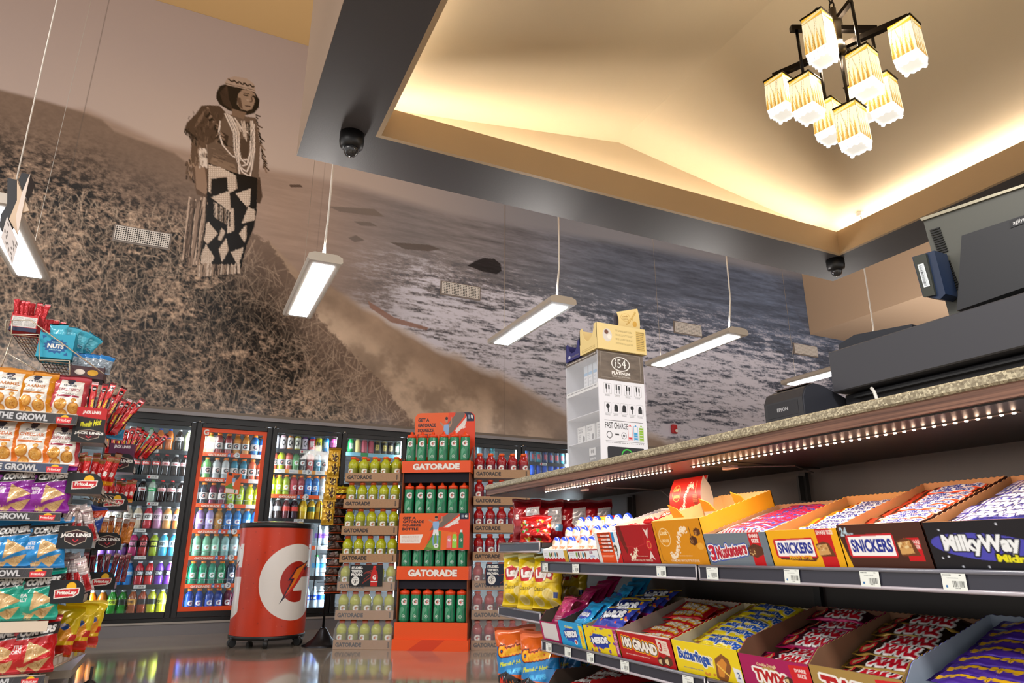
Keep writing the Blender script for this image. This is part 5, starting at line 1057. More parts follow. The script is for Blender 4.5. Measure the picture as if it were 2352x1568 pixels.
MU = wrapper('candy_bar', c, .205, .045, .02, '#d8dae6', seed=5); fill(MU, R, w, .3, .074, .078, 9, 'silver, red and blue striped bar, %s from front of its carton', 'striped nougat bars', y0=.022)
def snick(bg, pb):
    c = Cv(20.4, 9, bg, S_); x0 = 2.4
    if not pb: c.poly([(0, 2), (1.6, 9), (0, 9)], '#f0b41c'); c.text('24', 1.5, 1.5, 1.9, 1.9, '#b8d0dc', .04); c.text('BARS', 3.2, 2.1, 1.4, .7, '#b8d0dc', .03)
    if pb: c.rect(14.6, 0, 18.6, 9, '#c8141c'); c.text('SHARE SIZE', 17, .9, 4.4, 1, '#f6e8e0', .03); c.poly([(1.6, 6.2), (13.8, 6.4), (12.6, 7.6), (2.8, 7.2)], '#5a2c18')
    else: c.rect(15.6, 3.0, 19, 7.4, '#c8141c'); c.text('SHARE', 17.8, 3.8, 2.2, .7, '#f6e8e0'); c.text('SIZE', 18, 4.7, 1.5, .7, '#f6e8e0')
    c.poly([(1.9, 2.2), (13.1, 2.0), (13.4, 2.5), (13.4, 6.4), (13.0, 6.8), (2, 6.8), (1.6, 6.3), (1.6, 2.7)], '#c8202c'); c.poly([(2.2, 2.6), (13, 2.4), (13, 6.4), (2.2, 6.4)], '#f6f4f4')
    c.text('SNICKERS', 7.6, 4.4, 10, 2.7, '#1c2c90', .045)
    if pb: c.text('PEANUT BUTTER', 8.6, 6.7, 6.6, 1, '#f0b818', .04)
    c.poly([(13.8, 3.6), (16, 3), (17.4, 3.4), (18.4, 6.4), (14.4, 6.5)], '#6b3a1c'); c.poly([(14, 3.9), (16.8, 3.5), (17.2, 5.9), (14.2, 6.2)], '#d0a060')
    for i in range(14): c.ell(random.uniform(14.2, 16.9), random.uniform(3.9, 5), .3, .25, random.choice(['#e8cc94', '#a8743c', '#c89458']))
    return c
y1 = yb(1781); w = y1-yb(1949)-.003; o, R = carton('candy_carton', 'yellow peanut butter bar carton with blue lettering', y1, Z2, w, .31, .084, .10, snick('#f0ae14', 1), '#f0b41c', 'board#b8824c')
c = Cv(19, 4.6, '#f0b41c', 5); c.poly([(3, .8), (14, .8), (14, 3.9), (3, 3.9)], '#f4f2f2'); c.text('SNICKERS', 8.5, 2.3, 10, 2.2, '#1c2c90', .04); c.rect(14.5, 0, 17, 4.6, '#c8301c'); c.rect(0, 0, 1, 4.6, '#d8a858')
SP = wrapper('candy_bar', c, .18, .045, .02, '#d8a02c', seed=6); fill(SP, R, w, .31, .062, .074, 8, 'yellow peanut butter bar, %s from front of its carton', 'peanut butter bars', y0=.03)
y1 = yb(1949); w = y1-yb(2150)-.003; o, R = carton('candy_carton', 'brown carton with blue lettering on white and a red corner', y1, Z2, w, .33, .09, .112, snick('#472418', 0), '#472418', 'board#b07c50')
c = Cv(19, 4.6, '#4a2618', 5); c.poly([(3, .8), (14, .8), (14, 3.9), (3, 3.9)], '#e8502c'); c.poly([(3.4, 1.2), (13.6, 1.2), (13.6, 3.5), (3.4, 3.5)], '#f4f2f2'); c.text('SNICKERS', 8.5, 2.35, 9.6, 1.9, '#2838a0', .04); c.rect(0, 0, 1.6, 4.6, '#d8783c'); c.rect(16, 0, 19, 4.6, '#c8301c')
SN = wrapper('candy_bar', c, .175, .045, .02, '#8a4a2c', seed=8); fill(SN, R, w, .33, .07, .09, 9, 'brown and red peanut bar, %s from front of its carton', 'peanut bars', y0=.035)
c = Cv(24, 9.4, '#17161c', S_)
for i in range(16): c.ell(random.uniform(0, 22), random.uniform(0, 9), .2, .2, '#c8ccd8')
c.ell(10.5, 5, 10, 2.5, '#4a48b0', .1); c.text('MilkyWay', 9.6, 4.7, 13.6, 4, '#eef2f4', .05, out=[(.3, '#1c1c30')], rot=.02); c.text('Midnight', 16, 7.4, 8.4, 1.8, '#e8e020', .05, out=[(.25, '#1c1c20')], rot=.05); c.poly([(18.6, 1.5), (24, 1.5), (24, 9.4), (20, 9.4)], '#e8d81c'); c.text('2', 21.4, 3.6, 1.8, 2.8, '#3840a8', .05)
y1 = yb(2152); w = .235; o, R = carton('candy_carton', 'black carton with white script on purple at the right end of the upper shelf', y1, Z2, w, .33, .088, .11, c, '#1c1b22', 'board#b07c50')
c = Cv(21, 4.6, '#4c48a8', 5)
for i in range(12): c.poly([(1+i*1.7, 1), (2.2+i*1.7, .5), (2.1+i*1.7, 4), (1+i*1.7, 4.2)], '#f0f0f4')
c.rect(0, 0, 1, 4.6, '#c8c8d8'); c.text('MilkyWay', 10, 2.3, 15, 2.9, '#f4f4f8', .05, out=[(.3, '#2c2870')])
MW = wrapper('candy_bar', c, .205, .047, .022, '#5c58b8', seed=9); fill(MW, R, w, .33, .076, .094, 9, 'white and purple bar, %s from front of its carton', 'white and purple bars', y0=.03)
# --- lower shelf
def yc(px): return {1249: 2.475, 1293: 2.325, 1350: 2.15, 1432: 1.945, 1562: 1.672, 1717: 1.412, 1880: 1.195, 2110: .975}[px]
c = Cv(15, 8, '#b01c5c', S_); c.poly([(1.4, 0), (13, 0), (13, 7.2), (1.4, 7.2)], '#dcd8d8'); c.rect(0, 0, 15, .5, '#b01c5c'); c.words(2, 6.9, 8, 7.2, 1, '#8a7a80')
o, R = carton('candy_carton', 'magenta carton with a white front panel, leftmost on lower shelf', yc(1249), Z3, .147, .29, .068, .10, c, '#b01c5c', 'board#4a4038', hc=.095)
c = Cv(9, 12, '#a81c58', 5); c.poly([(1, 2), (8, 1), (6, 8)], '#d83c80'); c.words(2, 9, 7, 11, 3, '#f0c8d8'); PM = Proto(tag(pouch(c, .09, .12, .02, '#a81c58', seed=11).obj('candy_pouch'), 'x', 'candy')); fill(PM, R, .147, .29, .05, .075, 6, 'magenta candy pouch, %s from front in magenta carton', 'magenta pouches', y0=.03, lay=-1.15, jr=.2)
def nerds(bg, w, extra):
    c = Cv(w, 9.5, bg, S_)
    for i in range(26 if extra else 8): c.ell(random.uniform(0, w), random.uniform(0, 9.5), random.uniform(.3, .9), random.uniform(.3, .8), random.choice(['#e8701c', '#7a4cb0', '#d83c58', '#6a3ca0', '#f0a020'] if extra else ['#7ad0f0', '#1c8cd0']))
    pts = [(w*.45+(w*.27 if i % 2 else w*.33)*math.cos(i*PI/9), 5+(2.4 if i % 2 else 3)*math.sin(i*PI/9)) for i in range(18)]; c.poly(pts, '#1c3ca8' if extra else '#1c50c0')
    c.text('NERDS', w*.45, 4.8, w*.5, 2.5, '#f4f6fa', .07, rot=-.12, out=[(.22, '#122468')]); c.text('GUMMY', w*.42, 2.2, w*.34, .9, '#f0e020', .04)
    if extra: c.rect(w-2, 0, w, 9.5, '#a8207c'); c.text('SHARE POUCH', w-1, 5, 7, 1, '#f6e0f0', .03, rot=-PI/2)
    else: c.rect(w-3.2, 1, w-.8, 9.5, '#f0dc28'); c.text('SHARE', w-2, 5, 4.5, 1, '#e84c28', .03, rot=-PI/2); c.ell(w*.6, 7.6, 1.1, 1, '#e8f2f8'); c.ell(w*.6, 7.6, .6, .6, '#d0402c')
    return c
o, R = carton('candy_carton', 'bright blue candy carton with cut-out front', yc(1293), Z3, .17, .31, .082, .10, nerds('#2ca0dc', 17, 0), '#2ca0dc', 'board#3c3834')
c = Cv(9, 12, '#28a0dc', 5); c.ell(4.5, 6, 3.4, 2.2, '#1c48b8'); c.text('NERDS', 4.5, 6, 5.6, 1.9, '#f4f6fa', .06); c.rect(0, 10, 9, 12, '#f0dc28'); PN = Proto(tag(pouch(c, .10, .125, .02, '#2894d0', seed=12).obj('candy_pouch'), 'x', 'candy')); fill(PN, R, .17, .31, .05, .07, 6, 'blue candy pouch, %s from front in blue carton', 'blue pouches', y0=.02, lay=-1.1, jr=.25)
o, R = carton('candy_carton', 'yellow candy carton with purple stripe and cartoonish fruit colours', yc(1350), Z3, .198, .31, .08, .095, nerds('#f0d420', 19.8, 1), '#e8cc20', 'board#8a7c68')
c = Cv(17, 13, '#3848b0', 5)
for i in range(40): c.ell(random.uniform(0, 17), random.uniform(0, 13), .5, .5, random.choice(['#e8d020', '#d84c28', '#6a3ca0', '#f08a20']))
c.ell(8.5, 6, 7, 3.4, '#1c2c80'); c.text('NeRDS', 8.5, 6, 12, 4, '#f4f6fa', .07, out=[(.3, '#101c50')], rot=-.1); c.rect(0, 11.4, 17, 13, '#b0247c'); c.rect(0, 0, 17, 1, '#e8d020'); PY_ = Proto(tag(pouch(c, .165, .115, .03, '#a0247c', seed=13).obj('candy_pouch'), 'x', 'candy')); fill(PY_, R, .198, .31, .065, .085, 4, 'blue and magenta gummy pouch, %s from front in yellow carton', 'gummy pouches', y0=.02, y1=.2, lay=-1.3, jr=.12)
c = Cv(26.5, 9.5, '#b8141c', S_); c.text('100 GRAND', 10.6, 4.2, 17, 3.4, '#f6f0e8', .06, rot=.06, out=[(.75, '#e8301c'), (.6, '#f0b420'), (.22, '#4a1c10')]); c.text('milk caramel, milk chocolate, crispy crunchies', 8.6, 7.6, 12, .45, '#f0d8d0'); c.poly([(19.6, 1), (24.6, 1.4), (24.9, 5.6), (20, 5)], '#e8d4c4'); c.text('3', 21.2, 3.2, 1.5, 2.8, '#b8141c', .04); c.words(22.4, 2, 24.4, 4.6, 4, '#c86a58')
chunk(c, 18.6, 6.2, 3.2, 3, '#4c2818', '#d8c090'); chunk(c, 21.6, 5.6, 3.6, 3.4, '#5c3420', '#e0cca0'); c.rect(0, 0, 26.5, .5, '#e8dcd4')
o, R = carton('candy_carton', 'red candy carton with yellow-edged white lettering', yc(1432), Z3, .267, .29, .085, .10, c, '#b8141c', 'board#9a8c80')
c = Cv(21, 5.4, '#b8141c', 5); c.text('100 GRAND', 10, 2.4, 13, 2.4, '#f6f0e8', .05, out=[(.3, '#f0b420')]); c.rect(0, 0, 1, 5.4, '#d04048'); c.rect(20, 0, 21, 5.4, '#d04048'); c.words(5, 4.3, 15, 4.8, 1, '#f0c8c0'); GR_ = wrapper('candy_bar', c, .20, .055, .024, '#c0202a', seed=14)
fill(GR_, R, .267, .29, .05, .085, 7, 'red candy bar, %s from front of the red carton', 'red bars', y0=.04, jr=.22, jit=.02)
c = Cv(25.5, 9.5, '#eed21c', S_); c.text('Butterfinger', 8.6, 4.4, 13.4, 4.2, '#1c4ca8', .05, rot=.05, out=[(.22, '#f4f0d8')]); c.words(3, 7.6, 11, 8.2, 1, '#5c6c8c', .7)
c.poly([(15.6, 8.8), (16.4, 3.6), (19.4, 1.8), (21.6, 3), (22, 5.4), (19.4, 9.4), (17, 9.5)], '#8a5428'); c.poly([(16.6, 8.4), (17, 4.6), (19.4, 3), (20.6, 4.4), (18.4, 8.4)], '#d88c34'); c.line([(16.8, 5), (20.8, 8)], .5, '#f0c050')
for i in range(6): c.line([(15.4, 4+i*.5), (14.2, 3+i*.4)], .2, '#f6ecc0')
c.poly([(22.4, 5), (25, 5.4), (25.2, 9), (22.8, 8.8)], '#e8ecf0'); c.text('2', 23.9, 7, 1.1, 1.8, '#28488c', .03)
for i in range(5): c.ell(random.uniform(11.5, 15), random.uniform(7.6, 9), .5, .4, '#d88c34')
o, R = carton('candy_carton', 'yellow candy carton with blue lettering and broken bar picture', yc(1562), Z3, .256, .29, .083, .10, c, '#eed21c', 'board#b8ac90')
c = Cv(21, 5.2, '#eed420', 5); c.text('Butterfinger', 9.5, 2.6, 14, 3.4, '#1c58c0', .05, shear=.1, out=[(.25, '#f6f4e8')]); c.rect(0, 0, 1, 5.2, '#d8c838'); c.poly([(17.5, .5), (20.5, 1), (19.5, 4.6), (17.8, 4)], '#a86428'); BF = wrapper('candy_bar', c, .205, .05, .024, '#d8c428', seed=15)
fill(BF, R, .256, .29, .06, .09, 8, 'yellow candy bar with blue print, %s from front of yellow carton', 'yellow bars', y0=.03, jr=.14, jit=.02)
def twix(bg, w, cd):
    c = Cv(w, 10, bg, S_)
    if cd: c.ell(w*.42, 6.6, 4.6, 3.8, '#b8944c'); c.text('Cookie Dough', w*.4, 2.5, 6, 1.1, '#e8d4a0', .03)
    c.text('TWiX', w*.42, 5.8 if cd else 5.2, w*.46 if cd else w*.62, 3.6 if cd else 5, '#b8141c', .06, shear=-.08, rot=.08, out=[(.55, '#f4f0ea')])
    c.poly([(w*.72, 1), (w, .6), (w, 10), (w*.84, 10), (w*.74, 6)], '#d01c24'); c.text('SHARE', w*.87, 2.2, 3.2, 1, '#f6e4e0', .03); c.text('SIZE', w*.88, 3.6, 2.4, 1, '#f6e4e0', .03)
    chunk(c, w*.62, 4.4, 2.4, 2.2, '#4c2818', '#e0c490'); chunk(c, w*.74, 7, 2.6, 2.4, '#5a3018', '#d8b880'); return c
o, R = carton('candy_carton', 'magenta carton of cookie dough bars with red corner', yc(1717), Z3, .214, .30, .078, .105, twix('#a81458', 21.4, 1), '#a01450', 'board#6a4a38', hc=.10)
def twbar(bg, edge, cd, seed):
    c = Cv(21, 6, bg, 5); c.text('TWiX', 9, 2.7, 10.5, 3.4, '#c8182c', .07, shear=.15, out=[(.35, '#f4f2f0')]); c.rect(0, 5.2, 21, 6, edge); c.rect(0, 0, 21, .5, edge); c.rect(0, 0, 1.2, 6, edge); c.ell(17.8, 3, 2.4, 1.9, '#c8182c'); c.poly([(16, 2.6), (19, 1.8), (19.6, 3.2), (16.6, 4)], '#d8b880')
    if cd: c.text('Cookie Dough', 9.5, 5.0, 8, .9, '#d8a8a0', .02)
    return wrapper('candy_bar', c, .195, .06, .026, edge, seed=seed)
TC = twbar('#3c1420', '#a81458', 1, 16); fill(TC, R, .214, .30, .04, .085, 6, 'dark magenta cookie bar, %s from front of magenta carton', 'cookie dough bars', y0=.03, jr=.16, jit=.01)
o, R = carton('candy_carton', 'gold carton of caramel cookie bars with large red lettering', yc(1880), Z3, .222, .30, .08, .105, twix('#a88848', 22.2, 0), '#8a7038', 'board#7a5a44', hc=.10)
TG = twbar('#2c1a14', '#b08c3c', 0, 17); fill(TG, R, .222, .30, .045, .09, 6, 'gold and brown cookie bar, %s from front of gold carton', 'caramel cookie bars', y0=.03, jr=.12, jit=.01)
c = Cv(25, 9, '#5040a0', S_); c.poly([(0, 0), (25, 0), (25, 3), (0, 6)], '#28488c'); c.text('Butterfinger', 13, 5, 15, 3, '#f0c020', .05)
o, R = carton('candy_carton', 'purple and blue carton at the right end of the lower shelf', yc(2110)-.003, Z3, .27, .32, .07, .11, c, '#4c48a0', 'board#8c98a8', hc=.10)
c = Cv(22, 4.4, '#4c2c98', 5)
for i in range(13): c.ell(1.4+i*1.6, 2.2+.4*(i % 2), .85, .8, '#f0b820')
c.rect(0, 0, .8, 4.4, '#38287c'); BR_ = wrapper('candy_bar', c, .215, .042, .022, '#4c2c98', seed=18); fill(BR_, R, .27, .32, .07, .095, 7, 'purple bar with yellow print, %s from front of purple carton', 'purple bars', y0=.03, jr=.05)
# --- bottom shelf
c = Cv(24, 8, '#b81420', S_); c.rect(0, 0, 2, 8, '#e8dcd0'); c.text('Skittles', 12, 4.4, 16, 4.4, '#f4f0ec', .06, rot=-.06)
o, R = carton('candy_carton', 'red carton on the bottom shelf, its top edge just in view', 2.45, Z4, .25, .33, .10, .155, c, '#b81420', 'board#4c4038', tilt=0, hc=.15)
c = Cv(17, 12, '#b8141c', 5); c.text('Skittles', 8.5, 5, 13, 4, '#f4f0ec', .07, rot=-.2, out=[(.3, '#701018')])
for i in range(20): c.ell(random.uniform(9, 17), random.uniform(8, 12), .7, .6, random.choice(['#3ca038', '#e8c020', '#7a2c90', '#e8641c', '#2858b8']))
SK = Proto(tag(pouch(c, .17, .12, .03, '#a01420', seed=19).obj('candy_pouch'), 'x', 'candy')); fill(SK, R, .25, .33, .095, .12, 5, 'red fruit candy pouch, %s from front in bottom shelf carton', 'red fruit candy pouches', y0=.03, y1=.22, lay=-1.35, jr=.14)
c = Cv(24, 8, '#28782c', S_); c.text('Skittles', 12, 4.4, 16, 4.4, '#f4f0ec', .06)
o, R = carton('candy_carton', 'green carton beside the red one on the bottom shelf', 2.19, Z4, .25, .33, .09, .13, c, '#2c4c20', 'board#3c3a2c', tilt=0, hc=.125)
c = Cv(17, 12, '#2c9c34', 5); c.text('Sour', 8.5, 5, 9, 4, '#e8e020', .07); SK2 = Proto(tag(pouch(c, .17, .12, .03, '#207028', seed=20).obj('candy_pouch'), 'x', 'candy')); fill(SK2, R, .25, .33, .07, .08, 4, 'green candy pouch, %s from front in green carton', 'green candy pouches', y0=.03, y1=.22, lay=-1.35, jr=.14)
# --- clear and red boxes behind the egg trays
c = Cv(22, 15, '#d81c1c', 5); c.poly([(.5, .5), (12, .5), (12, 4), (.5, 4)], '#f0b018'); c.poly([(3, 1), (5, .6), (6, 3.4), (3.6, 3.6)], '#3c1c14'); c.poly([(5, .6), (7, 1), (7.4, 3.4), (6, 3.4)], '#78b828'); c.words(7.5, 1, 12, 3.2, 3, '#c8501c', .8); c.rect(.5, 4.2, 12, 15, '#ece4e0'); c.rect(3, 5.6, 12, 7, '#c8602c'); c.rect(3.6, 8.6, 12, 10.4, '#f0c880'); c.rect(13.4, .5, 22, 15, '#e8a420'); c.poly([(13.6, .5), (16, .5), (17.6, 1.6), (14.6, 1.6)], '#78b828'); c.rect(13.5, 2.2, 17.6, 8.6, '#e4dcd4'); c.words(13.8, 2.5, 17.3, 8.2, 12, '#6a5a54')
b = MB(); b.box(0, .24, 0, .05, 0, .105, 'card#d81c1c'); b.face(c, (0, -.001, .105), (.24, -.001, .105), (0, -.001, 0)); o = tag(b.obj('snack_box'), 'red and yellow boxes with white label behind the egg trays', 'box'); o.matrix_world = Matrix.Translation((1.47, 2.462, .757)) @ Matrix.Rotation(-PI/2-.02, 4, 'Z') @ Matrix.Rotation(0, 4, 'X')

# ---------------------------------------------------------------- chip bags in the end bay
def lays():
    c = Cv(16, 24, '#f0cc14', 5.5); c.rect(0, 0, 16, 2, '#e0e0a0'); c.ell(8, 8.2, 5, 5.4, '#f6dc5c'); c.poly([(2.4, 7), (6, 5.2), (9, 6.4), (13.6, 5.6), (13, 11), (10, 10), (6, 12.2), (3, 12)], '#c81420'); c.text("Lay's", 8, 8.6, 9, 4.8, '#f6f2ee', .07, rot=-.1, out=[(.2, '#8a0c14')]); c.text('Classic', 6, 15, 7.6, 1.9, '#5a4a10', .02)
    for x, y, r_ in ((11, 17, 3), (5, 20, 2.6), (13, 21, 2.2)): c.ell(x, y, r_, r_*.8, '#f0dc90', .3); c.ell(x, y, r_*.8, r_*.62, '#e6cc70', .3)
    c.rect(13.6, 16, 15.4, 18.4, '#28448c'); return c
LB = Proto(tag(pouch(lays(), .155, .232, .075, '#e8c818', seed=21).obj('chip_bag'), 'x', 'snack'))
for i, (x, y, r_) in enumerate(((1.352, 2.80, -.95), (1.352, 2.655, -1.0), (1.36, 2.545, -1.15), (1.46, 2.72, -1.2), (1.56, 2.68, -1.2))):
    LB.put(loc=(x, y, .505), rot=(math.radians(-4), random.uniform(-.03, .03), r_), label='yellow potato chip bag, %s of the row on the end bay shelf' % ORD[i], group='yellow chip bags in the end bay', scale=(.95, .9, .95))
c = Cv(13, 19, '#84101a', 5); c.poly([(0, 0), (13, 0), (13, 3), (0, 4)], '#5c0c12'); c.rect(0, 4.4, 5, 12, '#a01820'); c.poly([(6.5, 4), (12.4, 3.4), (12.6, 10.5), (10, 13.6), (6, 11)], '#c8ccd0'); c.words(7, 4.6, 12, 10.4, 10, '#3c3c42'); c.text('S', 2, 8, 1.6, 2, '#f2f0ee', .06); c.rect(10, 11, 13, 14, '#5a9cc8')
RB_ = Proto(tag(pouch(c, .125, .185, .06, '#a01820', seed=23).obj('candy_bag'), 'x', 'candy'))
for i, (x, y, r_) in enumerate(((1.35, 2.70, -.5), (1.46, 2.70, -.7), (1.56, 2.66, -.6), (1.65, 2.60, -.6))): RB_.put(loc=(x, y, .767), rot=(math.radians(-5), 0, r_), label='dark red candy bag, %s from front on the top shelf of the end bay' % ORD[i], group='dark red bags in the end bay')
c = Cv(12, 12, '#b81c1c', 5)
for i in range(70): x, y = random.uniform(0, 12), random.uniform(2, 12); c.poly([(x, y), (x+1.4, y+.3), (x+.7, y+1.3)], random.choice(['#3c9c2c', '#e8c83c', '#e84028', '#d8e0e0', '#7a0c10']))
b = pouch(c, .14, .11, .05, '#a01818', 'foil', seed=24); o = tag(b.obj('candy_bag'), 'clear bag of small red and green wrapped candies beside the egg trays', 'candy'); o.location = (1.325, 2.575, .767); o.rotation_euler = (-.15, 0, -.85)
def cheetos():
    c = Cv(17, 27, '#d8601c', 5.5); c.poly([(0, 7), (17, 10), (17, 19), (0, 17)], '#2484c8'); c.text('Cheetos', 8, 8.4, 12.5, 4, '#f4b41c', .07, rot=-.12, out=[(.5, '#1c1a18'), (.25, '#e8501c')]); c.text("Flamin' Hot", 8, 13.4, 11, 2, '#d8e020', .04, shear=.3, rot=-.1); c.text('PUFFS', 9, 16.6, 7, 1.8, '#48b4e8', .06, rot=-.08)
    c.poly([(0, 18), (5, 16.6), (11, 20), (17, 18.6), (17, 27), (0, 27)], '#17161a')
    for i in range(9): x = random.uniform(1, 15); y = random.uniform(20, 26); c.poly([(x, y), (x+.8, y-2.6), (x+1.4, y-1.2), (x+2, y-3), (x+2.4, y)], random.choice(['#d8301c', '#e8761c', '#a01c14']))
    return c
CB_ = Proto(tag(pouch(cheetos(), .20, .285, .09, '#c8561c', seed=25).obj('chip_bag'), 'x', 'snack'))
for i, (x, y, r_, rz_) in enumerate(((1.33, 2.735, -.8, -.3), (1.34, 2.555, -.95, -.2), (1.46, 2.60, -1.1, -.15), (1.57, 2.56, -1.2, -.1))): CB_.put(loc=(x, y, .165), rot=(math.radians(-6), rz_*.4, r_), label='orange, blue and black cheese puff bag, %s on the bottom shelf of end bay' % ORD[i], group='cheese puff bags in the end bay', scale=(.92, .9, .95))
# ================================================================ SNACK GONDOLA AT THE LEFT EDGE
RY = 4.0
def A4(px, py, Y=RY): return aty(px, py, Y)
gx0, gx1 = -1.55, A4(180, 950).x
gon = thing('snack_gondola', 'tall snack shelf end with angled chip bag shelves and printed rails at the left edge', 'shelf', (gx1, RY, 0))
def gp(b, name, par=None):
    o = b.obj(name, par or gon)
    if par is None: o.matrix_parent_inverse = Matrix.Translation((-gx1, -RY, 0))
    return o
b = MB(); b.box(gx0, gx1-.0, RY+.34, RY+.37, .08, 1.60, 'black#2a2826'); b.box(gx0, gx1-.02, RY+.37, RY+2.0, .08, .16, 'plastic#a69a88'); gp(b, 'back_panel')
b = MB(); b.box(gx1-.012, gx1, RY+.17, RY+.36, .10, 1.42, 'black#34302c'); gp(b, 'side_panel')
b = MB(); b.box(gx0, gx1+.03, RY+.02, RY+.5, .07, .12, 'plastic#b5ab9a'); 
gp(b, 'base')
b = MB(); b.lathe([(.03, 0), (.03, .008), (.008, .02), (.008, .09)], 12, 'black#1a1a1c', A4(157, 1553).x+.02, 5.0, 0); b.box(A4(108, 1545, 4.9).x, A4(177, 1540, 4.9).x, 4.6, 5.3, .09, .13, 'plastic#9c9184'); gp(b, 'foot')
RAILS = [((0, 940), (180, 953), 24), ((0, 1066), (158, 1066), 22), ((0, 1179), (142, 1177), 20), ((0, 1308), (122, 1304), 23), ((0, 1436), (112, 1425), 24), ((0, 1557), (105, 1548), 24)]
RZ_ = []
for i, (l, r_, hp) in enumerate(RAILS):
    p, q = A4(*l), A4(*r_); z1 = A4(r_[0], r_[1]).z; z0 = A4(r_[0], r_[1]+hp).z; RZ_.append(z1)
    b = MB(); b.box(gx0, gx1-.01-.0*i, RY+.0, RY+.34, z1-.012, z1-.002, 'plastic#c2b6a4'); gp(b, 'shelf')
    xr = q.x; wd_ = xr-gx0; c = Cv(wd_*100, (z1-z0)*100, '#3c3b3e' if i != 1 else '#44506c', 5)
    H_ = (z1-z0)*100; W_ = wd_*100
    if i != 4:
        for k in range(60): x = random.uniform(0, W_); c.line([(x, H_), (x+1.5, 0)], .1, '#6a6a6e', .5)
        c.text('ANSWER', W_-44, H_/2, 17, H_*.62, '#e8e020', .05, shear=.15); c.text('THE GROWL', W_-23, H_/2, 21, H_*.62, '#c8c8cc', .04, out=[(.15, '#1c1c1e')])
        c.ell(W_-5.5, H_*.42, 1.7, H_*.3, '#f0c020'); c.poly([(W_-9, H_*.35), (W_-2.4, H_*.3), (W_-2.8, H_*.85), (W_-8.8, H_*.9)], '#d8343c'); c.text('FritoLay', W_-5.7, H_*.62, 5.4, H_*.3, '#f4e8e4', .03); c.rect(0, 0, W_, .35, '#cdbfae'); c.rect(0, H_-.3, W_, H_, '#cdbfae')
    else: c = Cv(20, 5, '#d8c8b4', 2)
    b = MB(); b.box(gx0, xr, RY-.006, RY, z0, z1, 'plastic#cdbfae'); b.face(c, (gx0, RY-.0066, z1), (xr, RY-.0066, z1), (gx0, RY-.0066, z0)); gp(b, 'printed_rail')
def quaker(bg, word, wc, panel):
    c = Cv(19, 23, bg, 5.5); c.poly([(3.4, 3), (15.6, 2.6), (16.4, 22), (1.6, 22)] if panel else [(5, 3), (16, 4), (17, 22), (2, 22)], '#f0ece4'); c.ell(9.6, 4.6, 1.6, 1.3, '#2c3048'); c.poly([(7.4, 4), (11.8, 4), (11, 2.6), (8.2, 2.6)], '#2c3048'); c.text('QUAKER', 9.6, 6.5, 6.6, 1.3, '#2c3048', .05); c.text(word, 9.6, 8.8, 11, 1.7, wc, .03); c.text('RICE CRISPS', 9.6, 11, 7, .9, '#55504c', .01); c.rect(4, 12.2, 15, 13.2, wc)
    for x, y, r_ in ((6.4, 17, 3.2), (13, 18.6, 3), (8, 21.6, 2.4), (12.6, 14.8, 1.3)):
        c.ell(x, y, r_, r_*.92, '#c8822c'); c.ell(x, y, r_*.8, r_*.72, '#e0a548')
        for k in range(26): a, q = random.uniform(0, 6.3), random.uniform(0, .85)*r_; c.ell(x+q*math.cos(a), y+q*math.sin(a)*.9, .22, .18, random.choice(['#f4cc80', '#b06c20', '#d89440']))
    return c
def corners(bg, sub):
    c = Cv(20, 23, bg, 5.5); c.poly([(0, 5), (20, 2.4), (20, 7.6), (0, 10)], '#2b2b30'); c.text('POP', 2.6, 7.3, 4, 2.4, bg, .05, rot=-.13); c.text('CORNERS', 11.8, 6, 13.6, 3, '#e4e2e0', .06, shear=.2, rot=-.13, out=[(.2, '#141416')]); c.line([(3, 9.6), (18, 7.6)], .35, '#b8b6b4')
    for i, s_ in enumerate(sub.split()): c.text(s_, 4.4, 12.6+i*1.9, 4.8, 1.5, '#f0ecec', .03)
    for P in ([(9, 10), (18, 14.6), (8.6, 19)], [(9.6, 19.6), (18.6, 16.8), (14, 22.6)], [(4, 21.6), (11, 19.6), (9, 22.8)]):
        c.poly(P, '#d6b078'); cx, cy = sum(p[0] for p in P)/3, sum(p[1] for p in P)/3
        for k in range(14): c.line([(cx+random.uniform(-2.4, 2.4), cy+random.uniform(-1.8, 1.8)), (cx+random.uniform(-2, 2), cy+random.uniform(-1.6, 1.6))], .22, random.choice(['#a87c44', '#ecd2a0']), .7)
    return c
QC = Proto(tag(pouch(quaker('#d88a18', 'CARAMEL', '#b86c1c', 1), .185, .235, .07, '#d08418', seed=31).obj('chip_bag'), 'x', 'snack'))
QS = Proto(tag(pouch(quaker('#b83c48', 'SWEET SPICY', '#a02848', 0), .185, .235, .07, '#b03844', seed=32).obj('chip_bag'), 'x', 'snack'))
QD = Proto(tag(pouch(quaker('#e8781c', 'CHEDDAR', '#d06818', 1), .185, .235, .07, '#e07018', seed=33).obj('chip_bag'), 'x', 'snack'))
CPp = Proto(tag(pouch(corners('#8c1c9c', 'SPANISH QUESO'), .20, .235, .07, '#801890', seed=34).obj('chip_bag'), 'x', 'snack'))
CBl = Proto(tag(pouch(corners('#1c8cd4', 'WHITE CHEDDAR'), .20, .235, .07, '#1c80c4', seed=35).obj('chip_bag'), 'x', 'snack'))
CTe = Proto(tag(pouch(corners('#1ca890', 'SEA SALT'), .20, .235, .07, '#189880', seed=36).obj('chip_bag'), 'x', 'snack'))
CRe = Proto(tag(pouch(corners('#c8141c', 'KETTLE CORN'), .20, .235, .07, '#b81018', seed=37).obj('chip_bag'), 'x', 'snack'))
def bagrow(row, items):
    for k, (pr, pxc, word, tilt, sc) in enumerate(items):
        x = A4(pxc, 1200).x if False else A4(pxc, RAILS[row][0][1]-6).x
        pr.put(loc=(x, RY+.05+.012*k, RZ_[row]+.0), rot=(math.radians(-9), 0, tilt), scale=sc, label=word)
